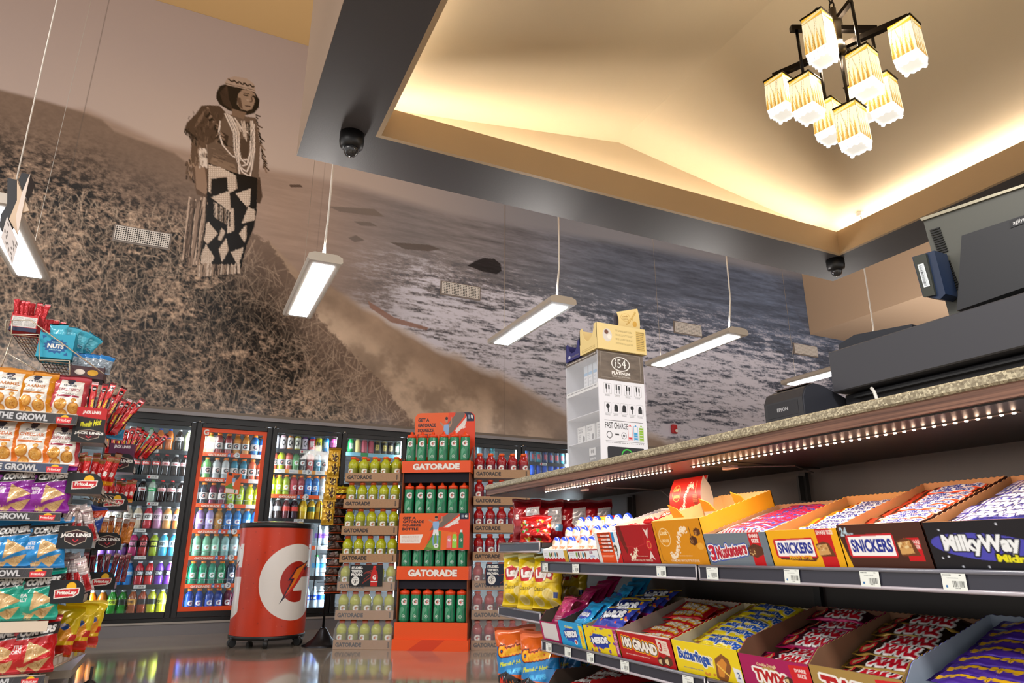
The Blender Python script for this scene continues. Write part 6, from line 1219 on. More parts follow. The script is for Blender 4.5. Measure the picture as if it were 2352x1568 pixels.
bagrow(0, [(QC, 0, 'amber rice crisp bag cut by the left edge of the top shelf', .05, .98), (QC, 64, 'amber rice crisp bag reading caramel on the top shelf of the left rack', -.03, .98), (QS, 146, 'pink-red rice crisp bag at the right end of the top shelf', .05, .96)])
bagrow(1, [(QD, -22, 'orange rice crisp bag cut by the left edge, second shelf', .08, .98), (QD, 54, 'orange rice crisp bag reading cheddar on the second shelf', -.08, 1.0), (QS, 128, 'pink-red rice crisp bag beside the cheddar one, second shelf', .1, .95)])
bagrow(2, [(CPp, 14, 'purple corn chip bag cut by the left edge, third shelf', .1, 1), (CPp, 95, 'purple corn chip bag whole in view on the third shelf', -.04, 1.03)])
bagrow(3, [(CBl, 4, 'bright blue corn chip bag cut by the left edge, fourth shelf', .1, 1), (CBl, 84, 'bright blue corn chip bag whole in view on the fourth shelf', -.02, 1.03)])
bagrow(4, [(CTe, -14, 'teal corn chip bag cut by the left edge, fifth shelf', .1, 1), (CTe, 66, 'teal corn chip bag whole in view on the fifth shelf', -.02, 1.0)])
bagrow(5, [(CRe, -24, 'red corn chip bag cut by the left edge, bottom shelf', .1, 1), (CRe, 52, 'red corn chip bag whole in view on the bottom shelf', .08, 1.05)])
# ---- clip-on jerky and snack trays, two columns
def jl(w, h):
    c = Cv(w, h, '#14171b', 6); c.poly([(w*.18, h*.28), (w*.5, h*.16), (w*.82, h*.28), (w*.80, h*.66), (w*.5, h*.86), (w*.2, h*.66)], '#b8a898'); c.poly([(w*.2, h*.31), (w*.5, h*.19), (w*.8, h*.31), (w*.78, h*.64), (w*.5, h*.83), (w*.22, h*.64)], '#3a1418')
    c.text('JACK LINKS', w*.5, h*.42, w*.84, h*.2, '#f4f0ec', .05, out=[(.12, '#14171b')]); c.line([(w*.42, h*.58), (w*.5, h*.7), (w*.58, h*.58)], .45, '#c8283c'); return c
def fl(w, h):
    c = Cv(w, h, '#14171b', 6); c.ell(w*.6, h*.3, w*.14, h*.2, '#f0b81c'); c.poly([(w*.14, h*.42), (w*.4, h*.36), (w*.85, h*.34), (w*.84, h*.6), (w*.7, h*.74), (w*.45, h*.76), (w*.16, h*.8)], '#f0e4dc'); c.poly([(w*.17, h*.45), (w*.4, h*.4), (w*.82, h*.38), (w*.81, h*.58), (w*.68, h*.7), (w*.44, h*.72), (w*.19, h*.76)], '#c81c28')
    c.text('FritoLay', w*.5, h*.56, w*.54, h*.2, '#f6f0ea', .05); return c
def clip(px0, py0, px1, py1, Y, cvf, label, hb=0):
    p, q = aty(px0, py0, Y), aty(px1, py1, Y); w, h = q.x-p.x, p.z-q.z; t = thing('clip_tray', label, 'tray', (p.x, Y, q.z))
    b = MB(); pts = [(0, 0), (w, 0), (w, h*.55), (w*.9, h*.85), (w*.72, h), (0, h)]
    b.prism(pts, 1, -.004, 0, 'plastic#14171b')
    c = cvf(w*100, h*100)
    b.print(c, lambda u, v: [np.minimum(w*u, w*(.72+.28*np.clip((v)/.45, 0, 1)**.55)), 0*u-.0048, h*(1-v)]); b.obj('front_panel', t)
    b = MB(); b.box(0, w, 0, .16, 0, .004, 'plastic#b5a898'); b.box(w-.003, w, 0, .16, 0, h*.35, 'plastic#a89c8e'); b.box(0, .003, 0, .16, 0, h*.6, 'black#2a2826'); b.obj('tray', t)
    return p, q, w, h
def sticks(proto, cx, Y, z, n, spread, fan, label, group, h=1, ro=0):
    for i in range(n):
        k = (i/(n-1)-.5)*2 if n > 1 else 0
        proto.put(loc=(cx+k*spread, Y+.03+random.uniform(0, .08), z), rot=(random.uniform(-.08, .05), k*fan+random.uniform(-.05, .05)+ro, random.uniform(-.3, .3)), scale=(1, 1, h*random.uniform(.93, 1.04)), label=label % ORD[min(i, 13)], group=group)
c = Cv(3.4, 21, '#c8181c', 6); c.rect(0, 0, 3.4, 1.2, '#2a1a1a'); c.ell(1.7, 3.6, 1.1, 1.3, '#1c1416'); c.rect(.8, 3.3, 2.6, 3.9, '#e8e0dc'); c.text('Hot', 1.7, 12, 6, 1.1, '#e8d820', .04, rot=-PI/2); c.rect(2.5, 8, 3.4, 20, '#241618')
JS = Proto(tag(pouch(c, .030, .21, .014, '#a81418', seed=41).obj('meat_stick'), 'x', 'snack'))
c = Cv(3.4, 18, '#7a1428', 6); c.rect(0, 0, 3.4, 1, '#c8b8b8'); c.rect(1, 3, 2.4, 14, '#4c1420'); JP = Proto(tag(pouch(c, .03, .18, .014, '#8a1c34', seed=42).obj('meat_stick'), 'x', 'snack'))
c = Cv(5, 18, '#b8a8a8', 6); 
for i in range(16): c.poly([(0, i*1.2), (5, i*1.2+.5), (5, i*1.2+.8), (0, i*1.2+.5)], random.choice(['#e8e4e4', '#8a5c60', '#6c4448', '#d8c8c0']))
c.rect(1.4, 9, 4, 18, '#a81c20'); FB = Proto(tag(pouch(c, .05, .19, .02, '#b8a8a4', 'foil', seed=43).obj('foil_packet'), 'x', 'snack'))
c = Cv(4, 13, '#c81c20', 6); c.rect(0, 0, 4, 2.4, '#8a5c30'); c.rect(1, 7, 3, 9, '#f0ece8'); c.rect(0, 11, 4, 13, '#e8a020'); NB = Proto(tag(pouch(c, .034, .14, .03, '#b8181c', seed=44).obj('nut_tube'), 'x', 'snack'))
c = Cv(3.4, 18, '#a8541c', 6); c.rect(0, 0, 3.4, 3, '#b8a8a0'); c.rect(0, 6, 3.4, 18, '#d8842c'); BFp = Proto(tag(pouch(c, .034, .17, .014, '#c0641c', seed=45).obj('meat_stick'), 'x', 'snack'))
Y1, Y2 = 4.05, 5.0
# column 1
p, q, w, h = clip(168, 978, 240, 1018, Y1, jl, 'black jerky tray topmost in the near column of clip trays')
b = MB(); ZT = aty(180, 935, Y1).z-q.z; cc = Cv(w*88, 6, '#c0181c', 6); cc.text('JACK LINKS', w*44, 1.4, 8, 1, '#f4f0ec', .05); cc.poly([(0, 2.4), (w*88, 3), (w*88, 6), (0, 6)], '#1c1416'); cc.text('Flamin Hot', w*46, 4.2, 9, 1.6, '#e8e020', .04, rot=-.15, shear=.3)
b.box(.004, w-.014, .006, .10, .0, ZT, 'card#c0181c'); b.face(cc, (.004, .005, ZT), (w-.014, .005, ZT), (.004, .005, h*.75)); o = tag(b.obj('jerky_box'), 'red and black box of meat sticks standing in the top near tray', 'box'); o.location = (p.x, Y1, q.z+.004)
sticks(JS, p.x+w*.40, Y1-.01, q.z+h+.035, 7, .065, .30, 'red meat stick, %s from left in the top near tray', 'red meat sticks in the top near tray', 1.0); sticks(JS, p.x+w*.95, Y1+.12, q.z+h, 5, .03, .18, 'red meat stick leaning right, %s behind the top near tray', 'red meat sticks leaning right', 1.05, .35)
p, q, w, h = clip(158, 1085, 232, 1135, Y1, fl, 'black snack tray with red oval logo, second in near column'); sticks(NB, p.x+w*.5, Y1, q.z+.05, 8, .095, .16, 'small red nut tube, %s from left in second near tray', 'red nut tubes in second near tray', 1.05)
sticks(NB, p.x+w*.75, Y1+.08, q.z+.07, 4, .05, .2, 'small red nut tube, %s in back of second near tray', 'red nut tubes at the back', 1.1)
p, q, w, h = clip(138, 1207, 210, 1260, Y1, jl, 'black jerky tray, third in near column'); sticks(FB, p.x+w*.5, Y1, q.z+.04, 5, .07, -.25, 'foil snack packet, %s from left in third near tray', 'foil packets in third near tray', .95, -.1)
c = Cv(9, 11, '#1c48a8', 6); c.poly([(0, 3), (9, 1), (9, 4), (0, 6)], '#e84c1c'); c.text('Doritos', 4.6, 6, 7, 2, '#f4f0ea', .05, rot=-.7); DB = tag(pouch(c, .085, .13, .03, '#1c3c90', seed=46).obj('snack_bag'), 'small blue snack bag behind the third near tray', 'snack'); DB.location = (aty(210, 1205, 4.35).x, 4.35, aty(210, 1205, 4.35).z-.03); DB.rotation_euler = (0, .2, .2)
p, q, w, h = clip(118, 1332, 190, 1384, Y1, fl, 'black snack tray with red oval logo, lowest in near column'); sticks(FB, p.x+w*.5, Y1, q.z+.05, 5, .085, -.2, 'foil snack packet, %s from left in lowest near tray', 'foil packets in lowest near tray', .95, -.15)
# column 2
p, q, w, h = clip(247, 1040, 306, 1085, Y2, jl, 'black jerky tray topmost in the far column of clip trays')
b = MB(); ZT = aty(250, 1018, Y2).z-q.z; b.box(.004, w-.014, .006, .10, .0, ZT, 'card#6a2450'); cc = Cv(w*88, 4, '#5c2048', 6); cc.text('JACK LINKS', w*44, 1.2, 9, 1.2, '#f0e8ec', .05); b.face(cc, (.004, .005, ZT), (w-.014, .005, ZT), (.004, .005, h*.9)); o = tag(b.obj('jerky_box'), 'purple box of meat sticks standing in the top far tray', 'box'); o.location = (p.x, Y2, q.z+.004)
sticks(JS, p.x+w*.35, Y2, q.z+h+.0, 6, .06, .15, 'red meat stick, %s from left in top far tray', 'red meat sticks in the top far tray', .9); sticks(JS, p.x+w*.95, Y2+.05, q.z+h-.01, 5, .05, .15, 'red meat stick leaning right, %s in top far tray', 'leaning sticks in the top far tray', .95, .5)
p, q, w, h = clip(233, 1132, 291, 1172, Y2, fl, 'black snack tray with red oval logo, second in far column'); sticks(NB, p.x+w*.5, Y2, q.z+.05, 7, .08, .1, 'small red nut tube, %s from left in second far tray', 'red nut tubes in second far tray', 1.0)
p, q, w, h = clip(218, 1222, 276, 1263, Y2, jl, 'black jerky tray, third in far column'); sticks(BFp, p.x+w*.5, Y2, q.z+.04, 7, .10, .08, 'brown and orange meat stick, %s from left in third far tray', 'orange meat sticks in third far tray', .95)
p, q, w, h = clip(206, 1313, 262, 1353, Y2, fl, 'black snack tray with red oval logo, lowest in far column'); sticks(JP, p.x+w*.55, Y2, q.z+.04, 7, .10, .1, 'dark purple meat stick, %s from left in lowest far tray', 'purple meat sticks in lowest far tray', .95)
# orange puffs bag and white wire clip trays beside the columns
c = Cv(8, 14, '#e8781c', 6); c.poly([(0, 9), (8, 8), (8, 14), (0, 14)], '#2c98d0'); c.text('Cheetos', 4, 6, 7, 2.4, '#f4c030', .06, rot=-1.1, out=[(.25, '#1c1a18')]); o = tag(pouch(c, .085, .15, .03, '#d8681c', seed=47).obj('snack_bag'), 'small orange and blue puffs bag right of the top near tray', 'snack'); P_ = aty(262, 1010, 4.4); o.location = (P_.x, 4.4, P_.z); o.rotation_euler = (0, .08, .2)
wr = thing('wire_rack', 'cream wire basket rack stepping down above the top chip shelf', 'rack', (A4(100, 700).x, 4.1, A4(100, 700).z)); WI = 'metal#d8ccb8'
def wp(pts, name='wire', r=.0035):
    b = MB(); b.tube(pts, r, 6, WI); o = b.obj(name, wr); o.matrix_parent_inverse = Matrix.Translation(-wr.location)
def Q(px, py, Y=4.1): return aty(px, py, Y)
wp([Q(12, 765), Q(14, 735), Q(70, 735), Q(238, 858)]); wp([Q(26, 768), Q(90, 768), Q(90, 826), Q(160, 828), Q(160, 862)]); wp([Q(26, 768), Q(28, 735)]); wp([Q(28, 773), Q(0, 850)]); wp([Q(15, 810), Q(85, 850)])
def grid(p0, p1, Y0, Y1, name='wire_shelf', n=9):
    b = MB()
    for i in range(n): k = i/(n-1); b.tube([(p0.x+(p1.x-p0.x)*k, Y0, p0.z), (p0.x+(p1.x-p0.x)*k, Y1, p0.z)], .0022, 5, 'metal#a08870')
    for i in range(7): k = i/6; b.tube([(p0.x, Y0+(Y1-Y0)*k, p0.z), (p1.x, Y0+(Y1-Y0)*k, p0.z)], .0022, 5, 'metal#a08870')
    o = b.obj(name, wr); o.matrix_parent_inverse = Matrix.Translation(-wr.location)
grid(Q(28, 768), Q(90, 768), 4.1, 4.55); grid(Q(92, 828), Q(160, 828), 4.1, 4.55)
def sbox(px0, py0, px1, py1, Y, d, cv, col, label, name='snack_box'):
    p, q = aty(px0, py0, Y), aty(px1, py1, Y); w, h = q.x-p.x, p.z-q.z; b = MB(); b.box(0, w, 0, d, 0, .003, 'card'+col); b.box(0, w, 0, .003, 0, h, 'card'+col); b.box(0, w, d-.003, d, 0, h*1.25, 'card'+col); b.box(0, .003, 0, d, 0, h*1.1, 'card'+col); b.box(w-.003, w, 0, d, 0, h*1.1, 'card'+col)
    b.face(cv, (0, -.0006, h), (w, -.0006, h), (0, -.0006, 0)); o = tag(b.obj(name), label, 'box'); o.location = (p.x, Y, q.z); return p, q, w, h
c = Cv(12, 9, '#c8242c', 6); c.rect(.6, 1, 11.4, 6.6, '#e4e2de'); c.words(1, 1.4, 5.6, 6.2, 9, '#55565a'); c.words(6.2, 1.4, 11, 6.2, 8, '#8a8a8c'); c.rect(0, 6.8, 12, 9, '#1c2448')
p, q, w, h = sbox(28, 720, 82, 764, 4.13, .12, c, '#c02028', 'red box with white panel on top of the cream wire rack')
MSt = Proto(tag(pouch(Cv(3, 12, '#b8242c', 5), .028, .14, .016, '#c8b0a8', 'foil', seed=48).obj('meat_stick'), 'x', 'snack')); sticks(MSt, p.x+w*.5, 4.15, q.z+h-.03, 7, w*.42, .1, 'short wrapped meat stick, %s in the red box on the wire rack', 'sticks in the red box on the wire rack')
sticks(MSt, p.x+w*1.15, 4.3, q.z+.01, 5, .04, .12, 'short wrapped meat stick, %s right of the red box on the wire rack', 'sticks right of the red box')
c = Cv(15, 14.5, '#28a4c4', 6); pts = [(7.5+(5.4 if i % 2 else 4.3)*math.cos(i*PI/14), 7.4+(4.6 if i % 2 else 3.6)*math.sin(i*PI/14)) for i in range(28)]; c.poly(pts, '#145a98'); c.text('NUTS', 7.5, 7.4, 6.8, 2.6, '#f2efe6', .05); c.text('WERE', 7.5, 5.2, 3.6, .8, '#a8dce8', .02); c.text('ABOUT EM', 7.5, 9.6, 5, .8, '#a8dce8', .02)
for x, y, s_ in ((1.2, 1.6, 1), (13.2, 12.6, -1)): c.poly([(x, y), (x+2*s_, y+.4*s_), (x+.6*s_, y+2.2*s_)], '#145a98')
p, q, w, h = sbox(93, 762, 163, 826, 4.13, .14, c, '#28a4c4', 'bright blue box reading nuts in the wire rack')
c = Cv(10, 13, '#40b0cc', 5); c.text('SALTED', 5, 9.5, 7, 1.6, '#1c3c5c', .04); c.rect(2, 3, 8, 7.6, '#58c4dc'); NBG = Proto(tag(pouch(c, .085, .13, .02, '#38a4c0', seed=49).obj('nut_pouch'), 'x', 'snack'))
for i in range(4): NBG.put(loc=(p.x+w*(.5+.2*i), 4.18+.03*i, q.z+h*.55), rot=(0, -.1+.2*i, .1*i), label='pale blue nut pouch, %s behind the blue box in the wire rack' % ORD[i], group='nut pouches in the wire rack')
c = Cv(15, 8, '#4a2c30', 6); c.ell(4.4, 4, 2.2, 1.8, '#e8dcd0'); c.ell(10, 4, 2.4, 2, '#e0a828')
p, q, w, h = sbox(163, 838, 236, 872, 4.16, .14, c, '#4a2c30', 'dark brown box right of the sweet crisp bag, under the wire'); c = Cv(9, 10, '#9aa8b4', 5); c.rect(0, 0, 9, 2.4, '#2484d0'); c.words(1, 3, 8, 9.5, 8, '#55606c'); WB = Proto(tag(pouch(c, .075, .10, .02, '#2478c0', seed=50).obj('snack_bag'), 'x', 'snack'))
for i in range(5): WB.put(loc=(p.x+w*(.1+.2*i), 4.2, q.z+h*.7), rot=(0, .04*i, .2), label='small grey and blue packet, %s in the dark brown box' % ORD[i], group='packets in the dark brown box')
# wire basket of yellow bags low on the side
c = Cv(16, 22, '#ecd018', 5.5); c.poly([(0, 14), (16, 12), (16, 22), (0, 22)], '#d0281c'); c.ell(11, 12, 3, 4.4, '#f0a028'); c.ell(10.6, 9, 2, 1.4, '#2c58a8'); c.poly([(6, 9), (10, 7), (10.4, 8.4), (7, 10.4)], '#d8d0e4'); c.poly([(0, 16.6), (16, 15), (16, 16.6), (0, 18.4)], '#f0c020')
for i in range(14): c.line([(random.uniform(0, 12), random.uniform(0, 8)), (random.uniform(2, 14), random.uniform(4, 12))], .15, '#c8a818', .6)
YB = Proto(tag(pouch(c, .17, .235, .08, '#e8c818', seed=51).obj('snack_bag'), 'x', 'snack')); pz_ = aty(150, 1505, 4.35)
for i, (px, py, r_) in enumerate(((122, 1505, -.3), (155, 1495, -.15), (182, 1485, .2))): P_ = aty(px, py, 4.35+.1*i); YB.put(loc=(P_.x, P_.y, P_.z), rot=(-.1, .12, r_), label='yellow and red snack bag, %s from left in the low wire basket' % ORD[i], group='yellow snack bags in the low basket', scale=(.95, .9, 1))
wb = thing('wire_basket', 'low cream wire basket of yellow bags on the side of the snack rack', 'basket', aty(150, 1520, 4.3)); 
b = MB(); a0, a1 = aty(116, 1535, 4.18), aty(197, 1480, 4.75); a0.z = a1.z = (a0.z+a1.z)/2
cc = Cv(40, 5, '#b8ab98', 4); [cc.rect(x, .8, x+4, 4.2, random.choice(['#e8d84c', '#d8d0c8', '#e0dcd4'])) for x in range(2, 38, 6)]
b.face(cc, (a0.x, a0.y-.003, a0.z+.025), (a1.x, a1.y-.003, a1.z+.025), (a0.x, a0.y-.003, a0.z-.02)); b.tube([a0+Vector((0, 0, .028)), a1+Vector((0, 0, .028))], .004, 6, WI); b.tube([a0-Vector((0, 0, .023)), a1-Vector((0, 0, .023))], .004, 6, WI)
for i in range(9): p_ = a0.lerp(a1, i/8); b.tube([p_+Vector((0, 0, .028)), p_+Vector((-.25, .1, -.03))], .0025, 5, WI)
o = b.obj('basket', wb); o.matrix_parent_inverse = Matrix.Translation(-wb.location)
wk = thing('wire_basket', 'small cream wire basket behind the second near tray', 'basket', aty(230, 1145, 4.3)); b = MB()
for i in range(7): P_ = aty(195+i*9, 1128+i*1.5, 4.3); b.tube([P_, P_+Vector((.05, -.02, -.055)), P_+Vector((.055, -.02, -.03))], .0028, 5, WI)
for k in range(3): b.tube([aty(192, 1126+k*9, 4.3), aty(262+k*4, 1140+k*9, 4.25)], .0028, 5, WI)
o = b.obj('basket', wk); o.matrix_parent_inverse = Matrix.Translation(-wk.location)

# ---- black X-shaped hanging sign near the left edge
sg = thing('hanging_sign', 'black and cream X-shaped sign hanging at the left edge over the snack rack', 'sign', aty(38, 420, 3.2)); SB = MB(); SB.T = Matrix.Identity(4)
def sp2(px, py): p_ = aty(px, py, 3.2); return (p_.x, p_.z)
def xpart(name, pts, mat, y0, y1):
    b = MB(); b.prism([sp2(*p) for p in pts], 1, y0, y1, mat); o = b.obj(name, sg); o.matrix_parent_inverse = Matrix.Translation(-sg.location)
xpart('left_arm', [(17, 408), (38, 413), (39, 470), (18, 505), (4, 530), (-2, 520), (2, 492), (16, 470)], 'black#17171c', 3.2, 3.3); xpart('top_arm', [(50, 396), (71, 401), (54, 440), (42, 414)], 'black#15151a', 3.2, 3.3)
xpart('stroke', [(40, 416), (53, 448), (68, 486), (46, 491), (40, 540), (22, 505), (40, 462)], 'card#cbb298', 3.19, 3.2); xpart('stroke', [(66, 412), (71, 402), (60, 452), (42, 545), (38, 500), (52, 446)], 'card#d8c8bc', 3.185, 3.19)
c = Cv(12, 14, '#c9c0bc', 5)
for i in range(18): c.ell(random.uniform(1, 11), random.uniform(1, 13), .9, .5, '#6a625e', random.uniform(0, 3))
b = MB(); A_, B_, D_ = aty(16, 497, 3.17), aty(42, 560, 3.17), aty(2, 545, 3.17); b.face(c, A_, B_, D_); o = b.obj('patterned_tail', sg); o.matrix_parent_inverse = Matrix.Translation(-sg.location)
b = MB(); b.tube([aty(38, 412, 3.2), aty(131, 0, 3.2)+Vector((0, 0, .0)), Vector((aty(131, 0, 3.2).x, 3.2, 6.8))], .0035, 6, 'plastic#e9e2d8'); o = b.obj('cord', sg); o.matrix_parent_inverse = Matrix.Translation(-sg.location)
# ================================================================ ON THE COUNTER
# ---- phone accessory case
ax, ay0, ay1, ax1, az1 = 1.40, 2.172, 2.418, 1.617, 1.494
case = thing('accessory_case', 'tall clear phone accessory display case with printed white side and black header', 'display case', (ax, ay0, 1.025))
def cp_(b, n): o = b.obj(n, case); o.matrix_parent_inverse = Matrix.Translation((-ax, -ay0, -1.025)); return o
W_, H_ = (ax1-ax)*100, (az1-1.025)*100
c = Cv(W_, H_, '#e6e6ee', 11); c.rect(0, 0, W_, 12, '#4a4038')
n_ = fnoise(c.H, c.W, 20, 60, 5, .6, 21); m_ = np.zeros((c.H, c.W)); m_[:int(12*11)] = 1; c.a = mixc(c.a, lin('#8a7a6c'), n_*m_*.8)
c.line([(1.5, .8), (W_-1.5, .8), (W_-1.5, 11), (1.5, 11), (1.5, .8)], .12, '#a89c90'); c.ell(10.8, 5, 4.4, 3, '#eeeae6'); c.ell(10.8, 5, 4.0, 2.6, '#5c5048'); c.text('i54', 10.8, 4.8, 5, 3.6, '#f4f2ee', .0); c.text('PLATINUM', 10.8, 8.8, 8.6, 1.4, '#f0ece8', .03); c.text('TECH ACCESSORIES', 10.8, 10.2, 8.6, .7, '#d0c8c0', .0)
for r_ in range(2):
    n = 4+r_
    for k in range(n):
        x = 4.2+k*(14.2/(n-1)) if r_ == 0 else 4+k*(15/(n-1)); y = 15.6+r_*7.6; w2 = 1.7 if r_ == 0 else 1.5
        c.line([(x-w2, y-2.2), (x+w2, y-2.2), (x+w2, y+2), (x-w2, y+2), (x-w2, y-2.2)], .09, '#8a8a90')
        if r_ == 0:
            for s in (-.6, .6): c.rect(x+s-.32, y-2+.4*(s > 0), x+s+.32, y+.1, '#1c1c20'); c.rect(x+s-.12, y, x+s+.12, y+1.6, '#1c1c20')
        else: c.ell(x, y-.8, .8, .9, '#1c1c20'); c.rect(x-.9, y-.6, x+.9, y+1.2, '#242428') if k in (1, 2, 4) else c.line([(x, y), (x+.2, y+1.7)], .4, '#1c1c20')
        c.words(x-1.3, y+2.3, x+1.3, y+3.1, 2, '#2c2c30', .8)
c.line([(2.2, 28), (W_-1.6, 28)], .15, '#2a2a2e'); c.text('FAST CHARGE', 7.6, 29.9, 10.4, 2.4, '#26262a', .01); c.ring(4.2, 33.6, 1.3, 1.4, .28, '#222226', '#e6e6ee'); c.rect(6.8, 33, 8.6, 33.6, '#3a3a3e'); c.ring(10.8, 33.6, 1.2, 1.3, .18, '#222226', '#e6e6ee'); c.poly([(11, 32.6), (10.2, 33.8), (10.8, 33.8), (10.5, 34.8), (11.4, 33.4), (10.8, 33.4)], '#222226')
for x, q in ((13.8, '#d03038'), (16.4, '#3c9cd0'), (19, '#8cb82c')): c.line([(x-.95, 29.6), (x+.95, 29.6), (x+.95, 35.2), (x-.95, 35.2), (x-.95, 29.6)], .15, q); [c.rect(x-.8, 34.8-1*j-.8, x+.8, 34.8-1*j, q) for j in range({13.8: 1, 16.4: 3, 19: 5}[x])]; c.rect(x-.35, 29.1, x+.35, 29.6, q)
c.line([(2.4, 35.9), (W_-1.6, 35.9)], .12, '#2a2a2e'); c.words(2.6, 36.4, W_-1.8, 36.8, 1, '#3a3a3e', .9); c.poly([(3.4, 38), (19.6, 38), (20, 38.6), (20, 44.6), (19.6, 45), (3.6, 45), (3, 44.6), (3, 38.6)], '#26262c'); c.ring(12, 41.4, 2.8, 2.8, .5, '#3cc040', '#26262c'); c.poly([(12.4, 39.8), (10.6, 41.8), (11.8, 41.8), (11.4, 43.2), (13.4, 41), (12.2, 41)], '#3cc040')
b = MB(); b.box(ax, ax1, ay0, ay0+.003, 1.025, az1, 'card#e2e2ea'); b.face(c, (ax, ay0-.0006, az1), (ax1, ay0-.0006, az1), (ax, ay0-.0006, 1.025)); cp_(b, 'printed_side')
b = MB(); b.box(ax, ax1, ay1-.003, ay1, 1.025, az1, 'plastic#cfd0d8'); b.box(ax1-.003, ax1, ay0+.003, ay1-.003, 1.025, az1, 'plastic#d4d5dc'); cp_(b, 'back')
for z in (1.03, 1.145, 1.25, 1.36, az1-.004):
    b = MB(); b.box(ax, ax1-.003, ay0+.003, ay1-.003, z-.003, z, 'plastic#d8d8de')
    if z in (1.36, az1-.004):
        cc = Cv(24, 1.8, '#ecebe8' if z < 1.4 else '#5c524a', 6); cc.words(1, .5, 23, 1.3, 1, '#2c2c30' if z < 1.4 else '#c8c0b8', .9); b.face(cc, (ax-.001, ay1-.003, z), (ax-.001, ay0+.003, z), (ax-.001, ay1-.003, z-.018))
    cp_(b, 'shelf')
b = MB(); b.box(ax-.004, ax-.002, ay0, ay1, 1.03, az1-.02, 'clearpl#f2f4fa'); cp_(b, 'clear_front')
c = Cv(3, 10, '#e8eaee', 7); c.rect(0, 0, 3, 3, '#c8d4e0'); c.rect(0, 3, 3, 4.2, '#7ab4e0'); [c.words(.5, y, 2.5, y+.6, 2, '#3a3a40') for y in (5, 6.6, 8)]
b = MB(); b.box(0, .06, 0, .028, 0, .10, 'gloss#dfe2e8'); b.face(c, (-.0006, .028, .10), (-.0006, 0, .10), (-.0006, .028, 0)); CBX = Proto(tag(b.obj('cable_pack'), 'x', 'box'))
for i in range(4): CBX.put(loc=(ax+.03+.0*i, ay0+.016+.036*i, 1.3605), label='slim white cable pack, %s from right on the upper case shelf' % ORD[i], group='cable packs in the accessory case')
c = Cv(6, 7, '#e6e6e4', 8); c.text('Dual Car', 2.2, 1, 3.4, .8, '#2a2a2e'); c.text('CHARGER', 2.3, 2.1, 3.6, .9, '#2a2a2e'); c.ell(4.6, 5, .9, 1.2, '#333338'); c.words(.6, 3.2, 3, 6, 4, '#55555a')
b = MB(); b.box(0, .06, 0, .06, 0, .07, 'card#e4e4e2'); b.face(c, (-.0006, .06, .07), (-.0006, 0, .07), (-.0006, .06, 0)); CH = Proto(tag(b.obj('charger_box'), 'x', 'box'))
for i, (y, z) in enumerate(((.01, 1.1455+.0), (.085, 1.1455), (.155, 1.1455))): CH.put(loc=(ax+.03, ay0+y, z), label='white charger box, %s from right on the middle case shelf' % ORD[i], group='charger boxes in the accessory case')
c = Cv(8, 9, '#2a2a2c', 8); c.rect(0, 0, 4.6, 3, '#ececea'); c.ell(1.8, 1.4, .5, .8, '#26262a'); c.ell(3, 1.4, .5, .8, '#26262a'); c.text('EARBUDS', 2.6, 4.2, 4, .9, '#f0efec', .03); c.rect(0, 6, 4.6, 9, '#e4e4e2'); c.ell(2.6, 7.2, 1, 1.2, '#3c3034')
b = MB(); b.box(0, .06, 0, .08, 0, .09, 'card#e4e4e2'); b.face(c, (-.0006, .08, .09), (-.0006, 0, .09), (-.0006, .08, 0)); o = tag(b.obj('earbud_box'), 'black and white earbud box low in the accessory case', 'box'); o.location = (ax+.03, ay0+.05, 1.0305)
# blister packs hanging on the right side
c = Cv(4, 9, '#d8c0e0', 6); c.rect(.4, .4, 3.6, 4, '#c8a8d8'); c.words(.6, .8, 3.4, 3.6, 6, '#6a4c80', .6)
for i in range(3):
    b = MB(); b.bbox(0, .016, 0, .045, 0, .115, 'clearpl#f0e8f4', .003); b.box(.006, .008, .003, .042, .05, .11, 'card#cdb4da'); b.face(c, (.0055, .042, .11), (.0055, .003, .11), (.0055, .042, .05)); o = tag(b.obj('blister_pack'), 'clear pink blister pack, %s hanging right of the accessory case' % ORD[i], 'pack', 'blister packs on the accessory case'); o.location = (ax1+.004+.018*i, ay0+.02+.02*i, 1.34-.03*i)
# cream truffle box and navy box on top
def topbox(name, label, loc, rz, w, d, h, col, front, side, cut):
    b = MB(); S = 'card'+col; t = .0025
    b.box(0, w, 0, d, 0, t, S); b.box(0, w, 0, t, 0, h, S); b.face(front, (0, -.0006, h), (w, -.0006, h), (0, -.0006, 0)); b.box(w-t, w, 0, d, 0, h, S); b.box(0, w, d-t, d, 0, h, S)
    # left end with a scooped cut-out
    pts = [(0, 0), (d, 0), (d, h), (d*.86, h*1.05)]+[(d*(.5+.34*math.cos(a)), h*(1.0-cut*math.sin(a))) for a in np.linspace(0, PI, 9)]+[(0, h)]
    b.prism(pts, 0, 0, t, S); b.print(side, lambda u, v: [0*u-.0006, d*(1-u), h*(.42-.42*v)])
    if cut < .4: b.box(0, w, 0, d*.3, h-t, h, S)
    o = tag(b.obj(name), label, 'box'); o.location = loc; o.rotation_euler = (0, 0, rz); return o
c = Cv(24, 10.5, '#e6cd8c', 8); c.ell(5, 4.6, 2.2, 2.6, '#d8d0c8'); c.ell(4.6, 3.4, 1, .9, '#6a3c28'); c.ell(6, 5.2, 1, 1, '#f0e4d8'); [c.words(9, 2+1.7*i, 17.5, 2.8+1.7*i, 2, '#8a7040', .7) for i in range(4)]; c.rect(19, 1.4, 23.4, 9.4, '#d8b868'); c.words(19.3, 1.7, 23.2, 9.2, 10, '#4a3820', .8)
s_ = Cv(16, 5, '#e6cd8c', 6); s_.words(2, 3, 14, 4.4, 2, '#a8884c', .6)
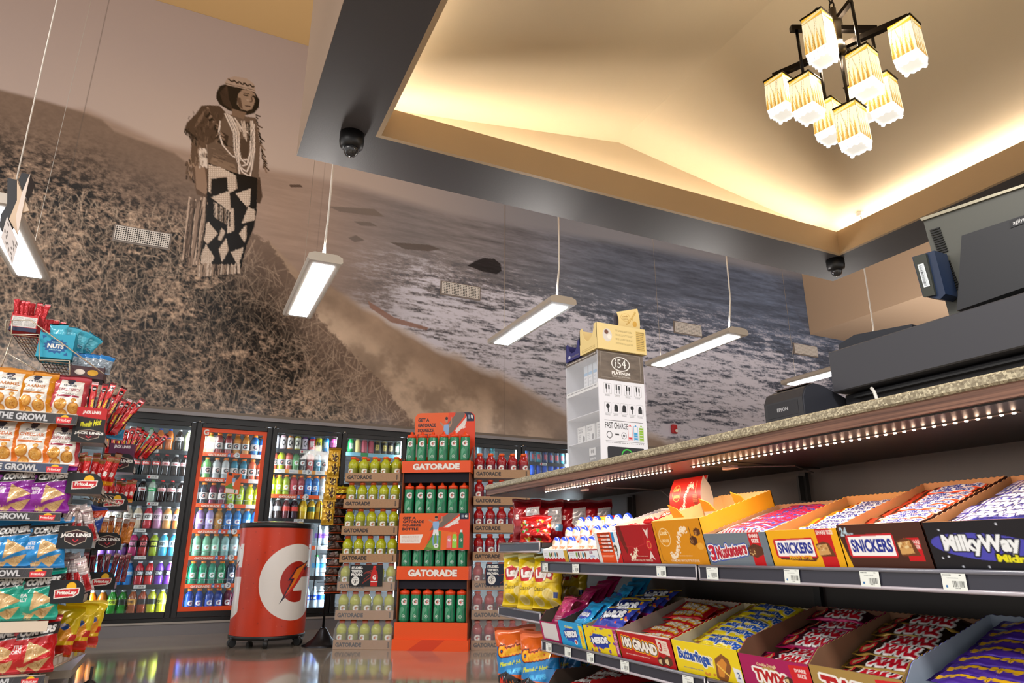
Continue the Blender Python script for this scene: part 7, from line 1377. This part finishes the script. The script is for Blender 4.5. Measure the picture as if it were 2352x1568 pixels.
topbox('truffle_box', 'cream truffle box with cut-out end on top of the accessory case', (ax-.006, ay0-.012, az1+.001), 0, .235, .13, .108, '#e6cd8c', c, s_, .55)
c = Cv(16, 14, '#e8cf90', 6); c.ring(5.4, 5.6, 3.4, 3.2, .22, '#c8983c', '#e8cf90'); c.text('Lindt', 5.4, 4.8, 4.6, 1.4, '#a87828', .02); c.text('LINDOR', 5.4, 7, 4.4, .9, '#a87828'); c.ell(12, 10, 1.6, 1.8, '#d8a848')
for i in range(110): t = i/109; c.ell(6+8*t+random.gauss(0, .3), 11-9*t+random.gauss(0, .4), .2, .3, '#c8a050')
b = MB(); b.print(c, lambda u, v: [1.50+.12*u, ay0+.0+.02*u-.012*np.sin(v*2.5), 1.60+.105*(1-v)*(.62+.38*u)]); b.prism([(1.50, 1.60), (1.62, 1.60), (1.62, 1.705), (1.50, 1.665)], 1, ay0+.022, ay0+.024, 'card#5c5a68'); tag(b.obj('header_card'), 'cream header card rising behind the truffle box on the case', 'sign')
c = Cv(14, 10, '#2c2c6c', 6); s_ = Cv(12, 5, '#2c2c6c', 6); s_.ell(3, 2.4, .9, 1.1, '#c8c8d8'); s_.words(5, 2.4, 11, 3.4, 2, '#a89c70', .6)
topbox('truffle_box', 'navy blue truffle box behind the cream one on the case', (ax-.004, ay0+.122, az1+.001), 0, .15, .115, .075, '#2c2c6c', c, s_, .6)
# ---- receipt printer
pr = thing('receipt_printer', 'black receipt printer left of the cash drawer on the counter', 'printer', (1.35, 1.175, 1.025)); pd = .125
b = MB(); prof = [(0, 0), (.17, 0), (.17, .075), (.075, .105), (.045, .108), (.012, .094), (0, .07)]
b.prism(prof, 1, 0, pd, 'black#2a2a2e', False); b.obj('body', pr)
b = MB(); b.prism([(.0, .012), (.168, .014), (.166, .074), (.074, .103), (.046, .106), (.014, .092), (.002, .068)], 1, -.003, 0, 'plastic#32343c'); b.obj('side_cover', pr)
b = MB(); b.box(.03, .13, .006, pd-.006, .1085, .1105, 'plastic#8a6a5c') if False else b.bar((.05, .01, .109), (.05, pd-.01, .109), .03, .003, 'plastic#4a3c38'); b.obj('lid', pr)
c = Cv(10, 4, '#2a2a2e', 8); c.text('EPSON', 5, 2, 3.4, .9, '#c8c8cc', .0); b = MB(); b.face(c, (-.0006, pd*.92, .066), (-.0006, pd*.12, .066), (-.0006, pd*.92, .03)); b.obj('front', pr)
# ---- cash drawer block, monitor, scanner
dr_ = thing('cash_drawer', 'wide dark grey cash drawer with shadow gap along its lower edge at right', 'cash register', (1.45, 1.165, 1.025))
b = MB(); b.bbox(0, .42, -.95, 0, .085, .192, 'black#3a3a40', .003); b.obj('drawer', dr_); b = MB(); b.bbox(.04, .42, -.94, -.0, 0, .083, 'black#2c2c31', .003); b.box(.02, .06, -.94, -.04, .066, .07, 'black#0e0e10'); b.obj('base', dr_)
b = MB(); b.tube([(-.01, -.115, .072), (-.016, -.125, .06), (-.024, -.135, .035), (-.028, -.14, .004)], .004, 8, 'plastic#d0cec8'); o = b.obj('cable', dr_)
def X5(px, py, X=1.56): p_ = atx(px, py, X); return (p_.y, p_.z)
mn = thing('pos_monitor', 'large tilted grey checkout monitor seen from behind at the right edge', 'monitor', (1.56, .8, 1.217))
def mp_(b, n): o = b.obj(n, mn); o.matrix_parent_inverse = Matrix.Translation((-1.56, -.8, -1.217)); return o
b = MB(); b.prism([X5(2120, 505), X5(2400, 415), X5(2420, 690), X5(2182, 732)], 0, 1.56, 1.585, 'black#55564f'); mp_(b, 'housing')
b = MB(); b.prism([X5(2116, 502), X5(2400, 408), X5(2400, 414), X5(2120, 508)], 0, 1.555, 1.60, 'metal#a39c88'); mp_(b, 'top_edge')
b = MB(); pw = [X5(2215, 543, 1.54), X5(2400, 482, 1.54), X5(2420, 640, 1.54), X5(2204, 715, 1.54)]; b.prism(pw, 0, 1.53, 1.555, 'black#26272b'); mp_(b, 'rear_stand')
c = Cv(10, 2, '#26272b', 8); c.text('agilysys', 5, 1, 7, 1.3, '#e8e8e8', .0); A_, B_, D_ = atx(2318, 508, 1.5285), atx(2372, 488, 1.5285), atx(2320, 524, 1.5285); b = MB(); b.face(c, A_, B_, D_); mp_(b, 'maker_mark')
for (x0, y0) in ((2136, 530), (2160, 606)):
    b = MB()
    for i in range(13):
        if x0 == 2136 and i > 10: continue
        p0, p1 = atx(x0+i*1.9, y0+i*5.2, 1.558), atx(x0+22+i*1.9, y0-7+i*5.2, 1.558); b.bar(p0, p1, .003, .003, 'black#0c0c0d')
    mp_(b, 'vent_slots')
b = MB(); b.prism([X5(2080, 712), X5(2420, 600), X5(2420, 700), X5(2090, 745)][:0] or [(1.02, 1.217), (.45, 1.217), (.45, 1.25), (1.0, 1.235)], 0, 1.56, 1.70, 'black#2e2e33') if False else b.box(1.56, 1.62, .62, .74, 1.217, 1.30, 'black#2e2e33'); mp_(b, 'foot')
rd = thing('card_reader', 'small navy card reader with white barcode sticker on the monitor edge', 'reader', (1.52, .8, 1.3))
b = MB(); b.prism([X5(2101, 592, 1.52), X5(2152, 577, 1.52), X5(2178, 676, 1.52), X5(2166, 688, 1.52), X5(2126, 682, 1.52)], 0, 1.51, 1.556, 'plastic#1c2c48'); b.prism([X5(2101, 592, 1.51), X5(2130, 583, 1.51), X5(2152, 678, 1.51), X5(2126, 683, 1.51)], 0, 1.503, 1.51, 'plastic#34372f'); o = b.obj('body', rd); o.matrix_parent_inverse = Matrix.Translation((-1.52, -.8, -1.3))
c = Cv(3, 8, '#d8e0e4', 8); x = .6
while x < 7.4: c.rect(.5, x, 1.6, x+.12, '#22242a'); x += random.uniform(.15, .35)
c.words(1.9, .6, 2.6, 7.4, 14, '#44464c'); b = MB(); b.face(c, atx(2107, 608, 1.502), atx(2121, 604, 1.502), atx(2122, 660, 1.502)); o = b.obj('sticker', rd); o.matrix_parent_inverse = Matrix.Translation((-1.52, -.8, -1.3))
b = MB(); b.prism([(0, 0), (.2, .0), (.2, .012), (.05, .03), (.0, .018)], 0, 0, .09, 'plastic#1a1d26'); o = tag(b.obj('keypad'), 'low black wedge-shaped keypad lying on the cash drawer', 'keypad'); o.location = (1.47, 1.145, 1.2175); o.rotation_euler = (0, 0, PI)
o.location = (1.56, 1.145, 1.2175)

# ================================================================ CHANDELIER
hub = atz(1925, 100, 3.0); ch = thing('chandelier', 'dark metal chandelier with nine square stained glass shades hanging from the vault', 'chandelier', hub)
inv = Matrix.Translation(-hub); BKm = 'metal#1d1712'
def cc_(b, n, par=None): o = b.obj(n, par or ch); o.matrix_parent_inverse = inv; return o
def zat(P, y):     # height on the vertical through P that appears at picture row y
    lo, hi = 1.8, 3.6
    for _ in range(40):
        mid = (lo+hi)/2; d = Vector((P.x, P.y, mid))-C0; yy = 784-CAM_F*d.dot(_up)/d.dot(_fw)
        if yy < y: hi = mid
        else: lo = mid
    return mid
A0, A1 = atz(1776, 176, 3.0), atz(2086, 40, 3.0); B0, B1 = atz(1816, 66, 3.08), atz(2012, 67, 3.08); C1, C2 = atz(1955, 2, 3.15), atz(1872, 24, 3.15); C3 = atz(1962, 130, 3.0)
b = MB(); b.bar(A0, A1, .026, .026, BKm); cc_(b, 'arm'); b = MB(); b.bar(B0, B1, .026, .026, BKm); cc_(b, 'arm'); b = MB(); hb = Vector((hub.x, hub.y, 3.12)); b.bar(C1, hb, .022, .022, BKm); cc_(b, 'arm'); b = MB(); b.bar(C2, hb, .022, .022, BKm); cc_(b, 'arm'); b = MB(); b.bar(C3, Vector((hub.x, hub.y, 3.0)), .022, .022, BKm); cc_(b, 'arm')
b = MB(); b.lathe([(.02, -.06), (.032, -.05), (.032, -.02), (.02, .0), (.026, .09), (.034, .1), (.034, .13), (.016, .15), (.016, .2)], 16, 'metal#4a4032', hub.x, hub.y, 3.0); cc_(b, 'hub')
for i in range(14):
    z = 3.215+i*.045
    if z > 3.8: break
    b = MB(); t_ = np.linspace(0, 2*PI, 11); a_ = 0 if i % 2 else PI/2; b.tube([(hub.x+.012*math.cos(t)*math.cos(a_), hub.y+.012*math.cos(t)*math.sin(a_), z+.026*math.sin(t)) for t in t_], .0035, 5, BKm); cc_(b, 'chain_link')
sh_cv = Cv(12, 22, '#f0dfa4', 4); sh_cv.rect(0, 0, 12, 22, '#f6ecc8')
for x in (1, 3.2, 5.4, 7.6, 9.8):
    sh_cv.poly([(x-.9, 22), (x, 9), (x+.9, 22)], '#e0bc60'); sh_cv.poly([(x-.5, 22), (x, 14), (x+.5, 22)], '#c89440')
for x in (2.1, 4.3, 6.5, 8.7): sh_cv.line([(x+.8*math.sin(y/4+x), y) for y in range(4, 23, 2)], .2, '#6e6440')
sh_cv.rect(0, 0, 12, 3.4, '#e8b83c'); sh_cv.poly([(0, 2), (12, 0), (12, 1.2), (6, 2.6), (0, 3.4)], '#efe0a8'); sh_cv.line([(0, 3.5), (12, 3.5)], .25, '#4a4028'); sh_cv.line([(0, 2.2), (6, 1.8), (12, .4)], .15, '#4a4028'); sh_cv.line([(0, 0), (0, 22)], .5, '#4a4028'); sh_cv.line([(12, 0), (12, 22)], .5, '#4a4028'); sh_cv.line([(0, 0), (12, 0)], .8, '#2a241a')
wh_cv = Cv(12, 6, '#e9eef4', 3)
for x in range(0, 12, 2): wh_cv.line([(x, 6), (x+.6, 1)], .25, '#b8c4d0')
POS9 = ['left end of the long arm', 'right end of the long arm', 'left end of the short arm', 'right end of the short arm', 'front of the crossing arm', 'back of the crossing arm', 'inner left', 'lowest in front', 'inner right behind']
for k, (P, y0, y1) in enumerate(((atz(1786, 172, 3.0), 186, 268), (atz(2072, 46, 3.0), 60, 155), (atz(1829, 66, 3.08), 186, 272), (atz(2000, 67, 3.08), 186, 272), (C1, 124, 217), (C2, 44, 144), (atz(1880, 130, 3.0), 243, 322), (Vector((hub.x, hub.y, 3.0)), 250, 345), (C3, 200, 274))):
    zt, zb = zat(P, y0), zat(P, y1); hh = zt-zb; s = .049; rot = .2
    r_ = MB(); r_.tube([P, (P.x, P.y, zt+.01)], .0075, 6, BKm); cc_(r_, 'rod')
    T = Matrix.Translation((P.x, P.y, 0)) @ Matrix.Rotation(rot, 4, 'Z')
    b = MB(); b.T = T
    for q in range(4):
        a = q*PI/2; ca, sa = math.cos(a), math.sin(a)
        b.print(sh_cv, lambda u, v: [((2*u-1)*s*(1+.06*v))*ca+s*(1+.06*v)*sa, ((2*u-1)*s*(1+.06*v))*sa-s*(1+.06*v)*ca, zt-v*hh*.80], 'shade')
        b.print(wh_cv, lambda u, v: [((2*u-1)*s*1.06*(1-.16*v))*ca+(s*1.06*(1-.16*v)+.004*np.sin(u*22)*v)*sa, ((2*u-1)*s*1.06*(1-.16*v))*sa-(s*1.06*(1-.16*v)+.004*np.sin(u*22)*v)*ca, zt-hh*.80-v*hh*(.20+.012*np.sin(u*13+q))], 'shade', True)
    b.box(-s*.98, s*.98, -s*.98, s*.98, zt-hh*.96, zt-hh*.95, 'shade#f4f2ea')
    cc_(b, 'lamp_shade')
    b = MB(); b.T = T; b.box(-s-.004, s+.004, -s-.004, s+.004, zt, zt+.006, BKm); cc_(b, 'shade_cap')
l = bpy.data.lights.new('chandelier_light', 'POINT'); l.energy = 40; l.color = (1, .86, .66); l.shadow_soft_size = .12; o = bpy.data.objects.new('chandelier_light', l); COL.objects.link(o); o.location = (hub.x, hub.y, 3.02); o.parent = None
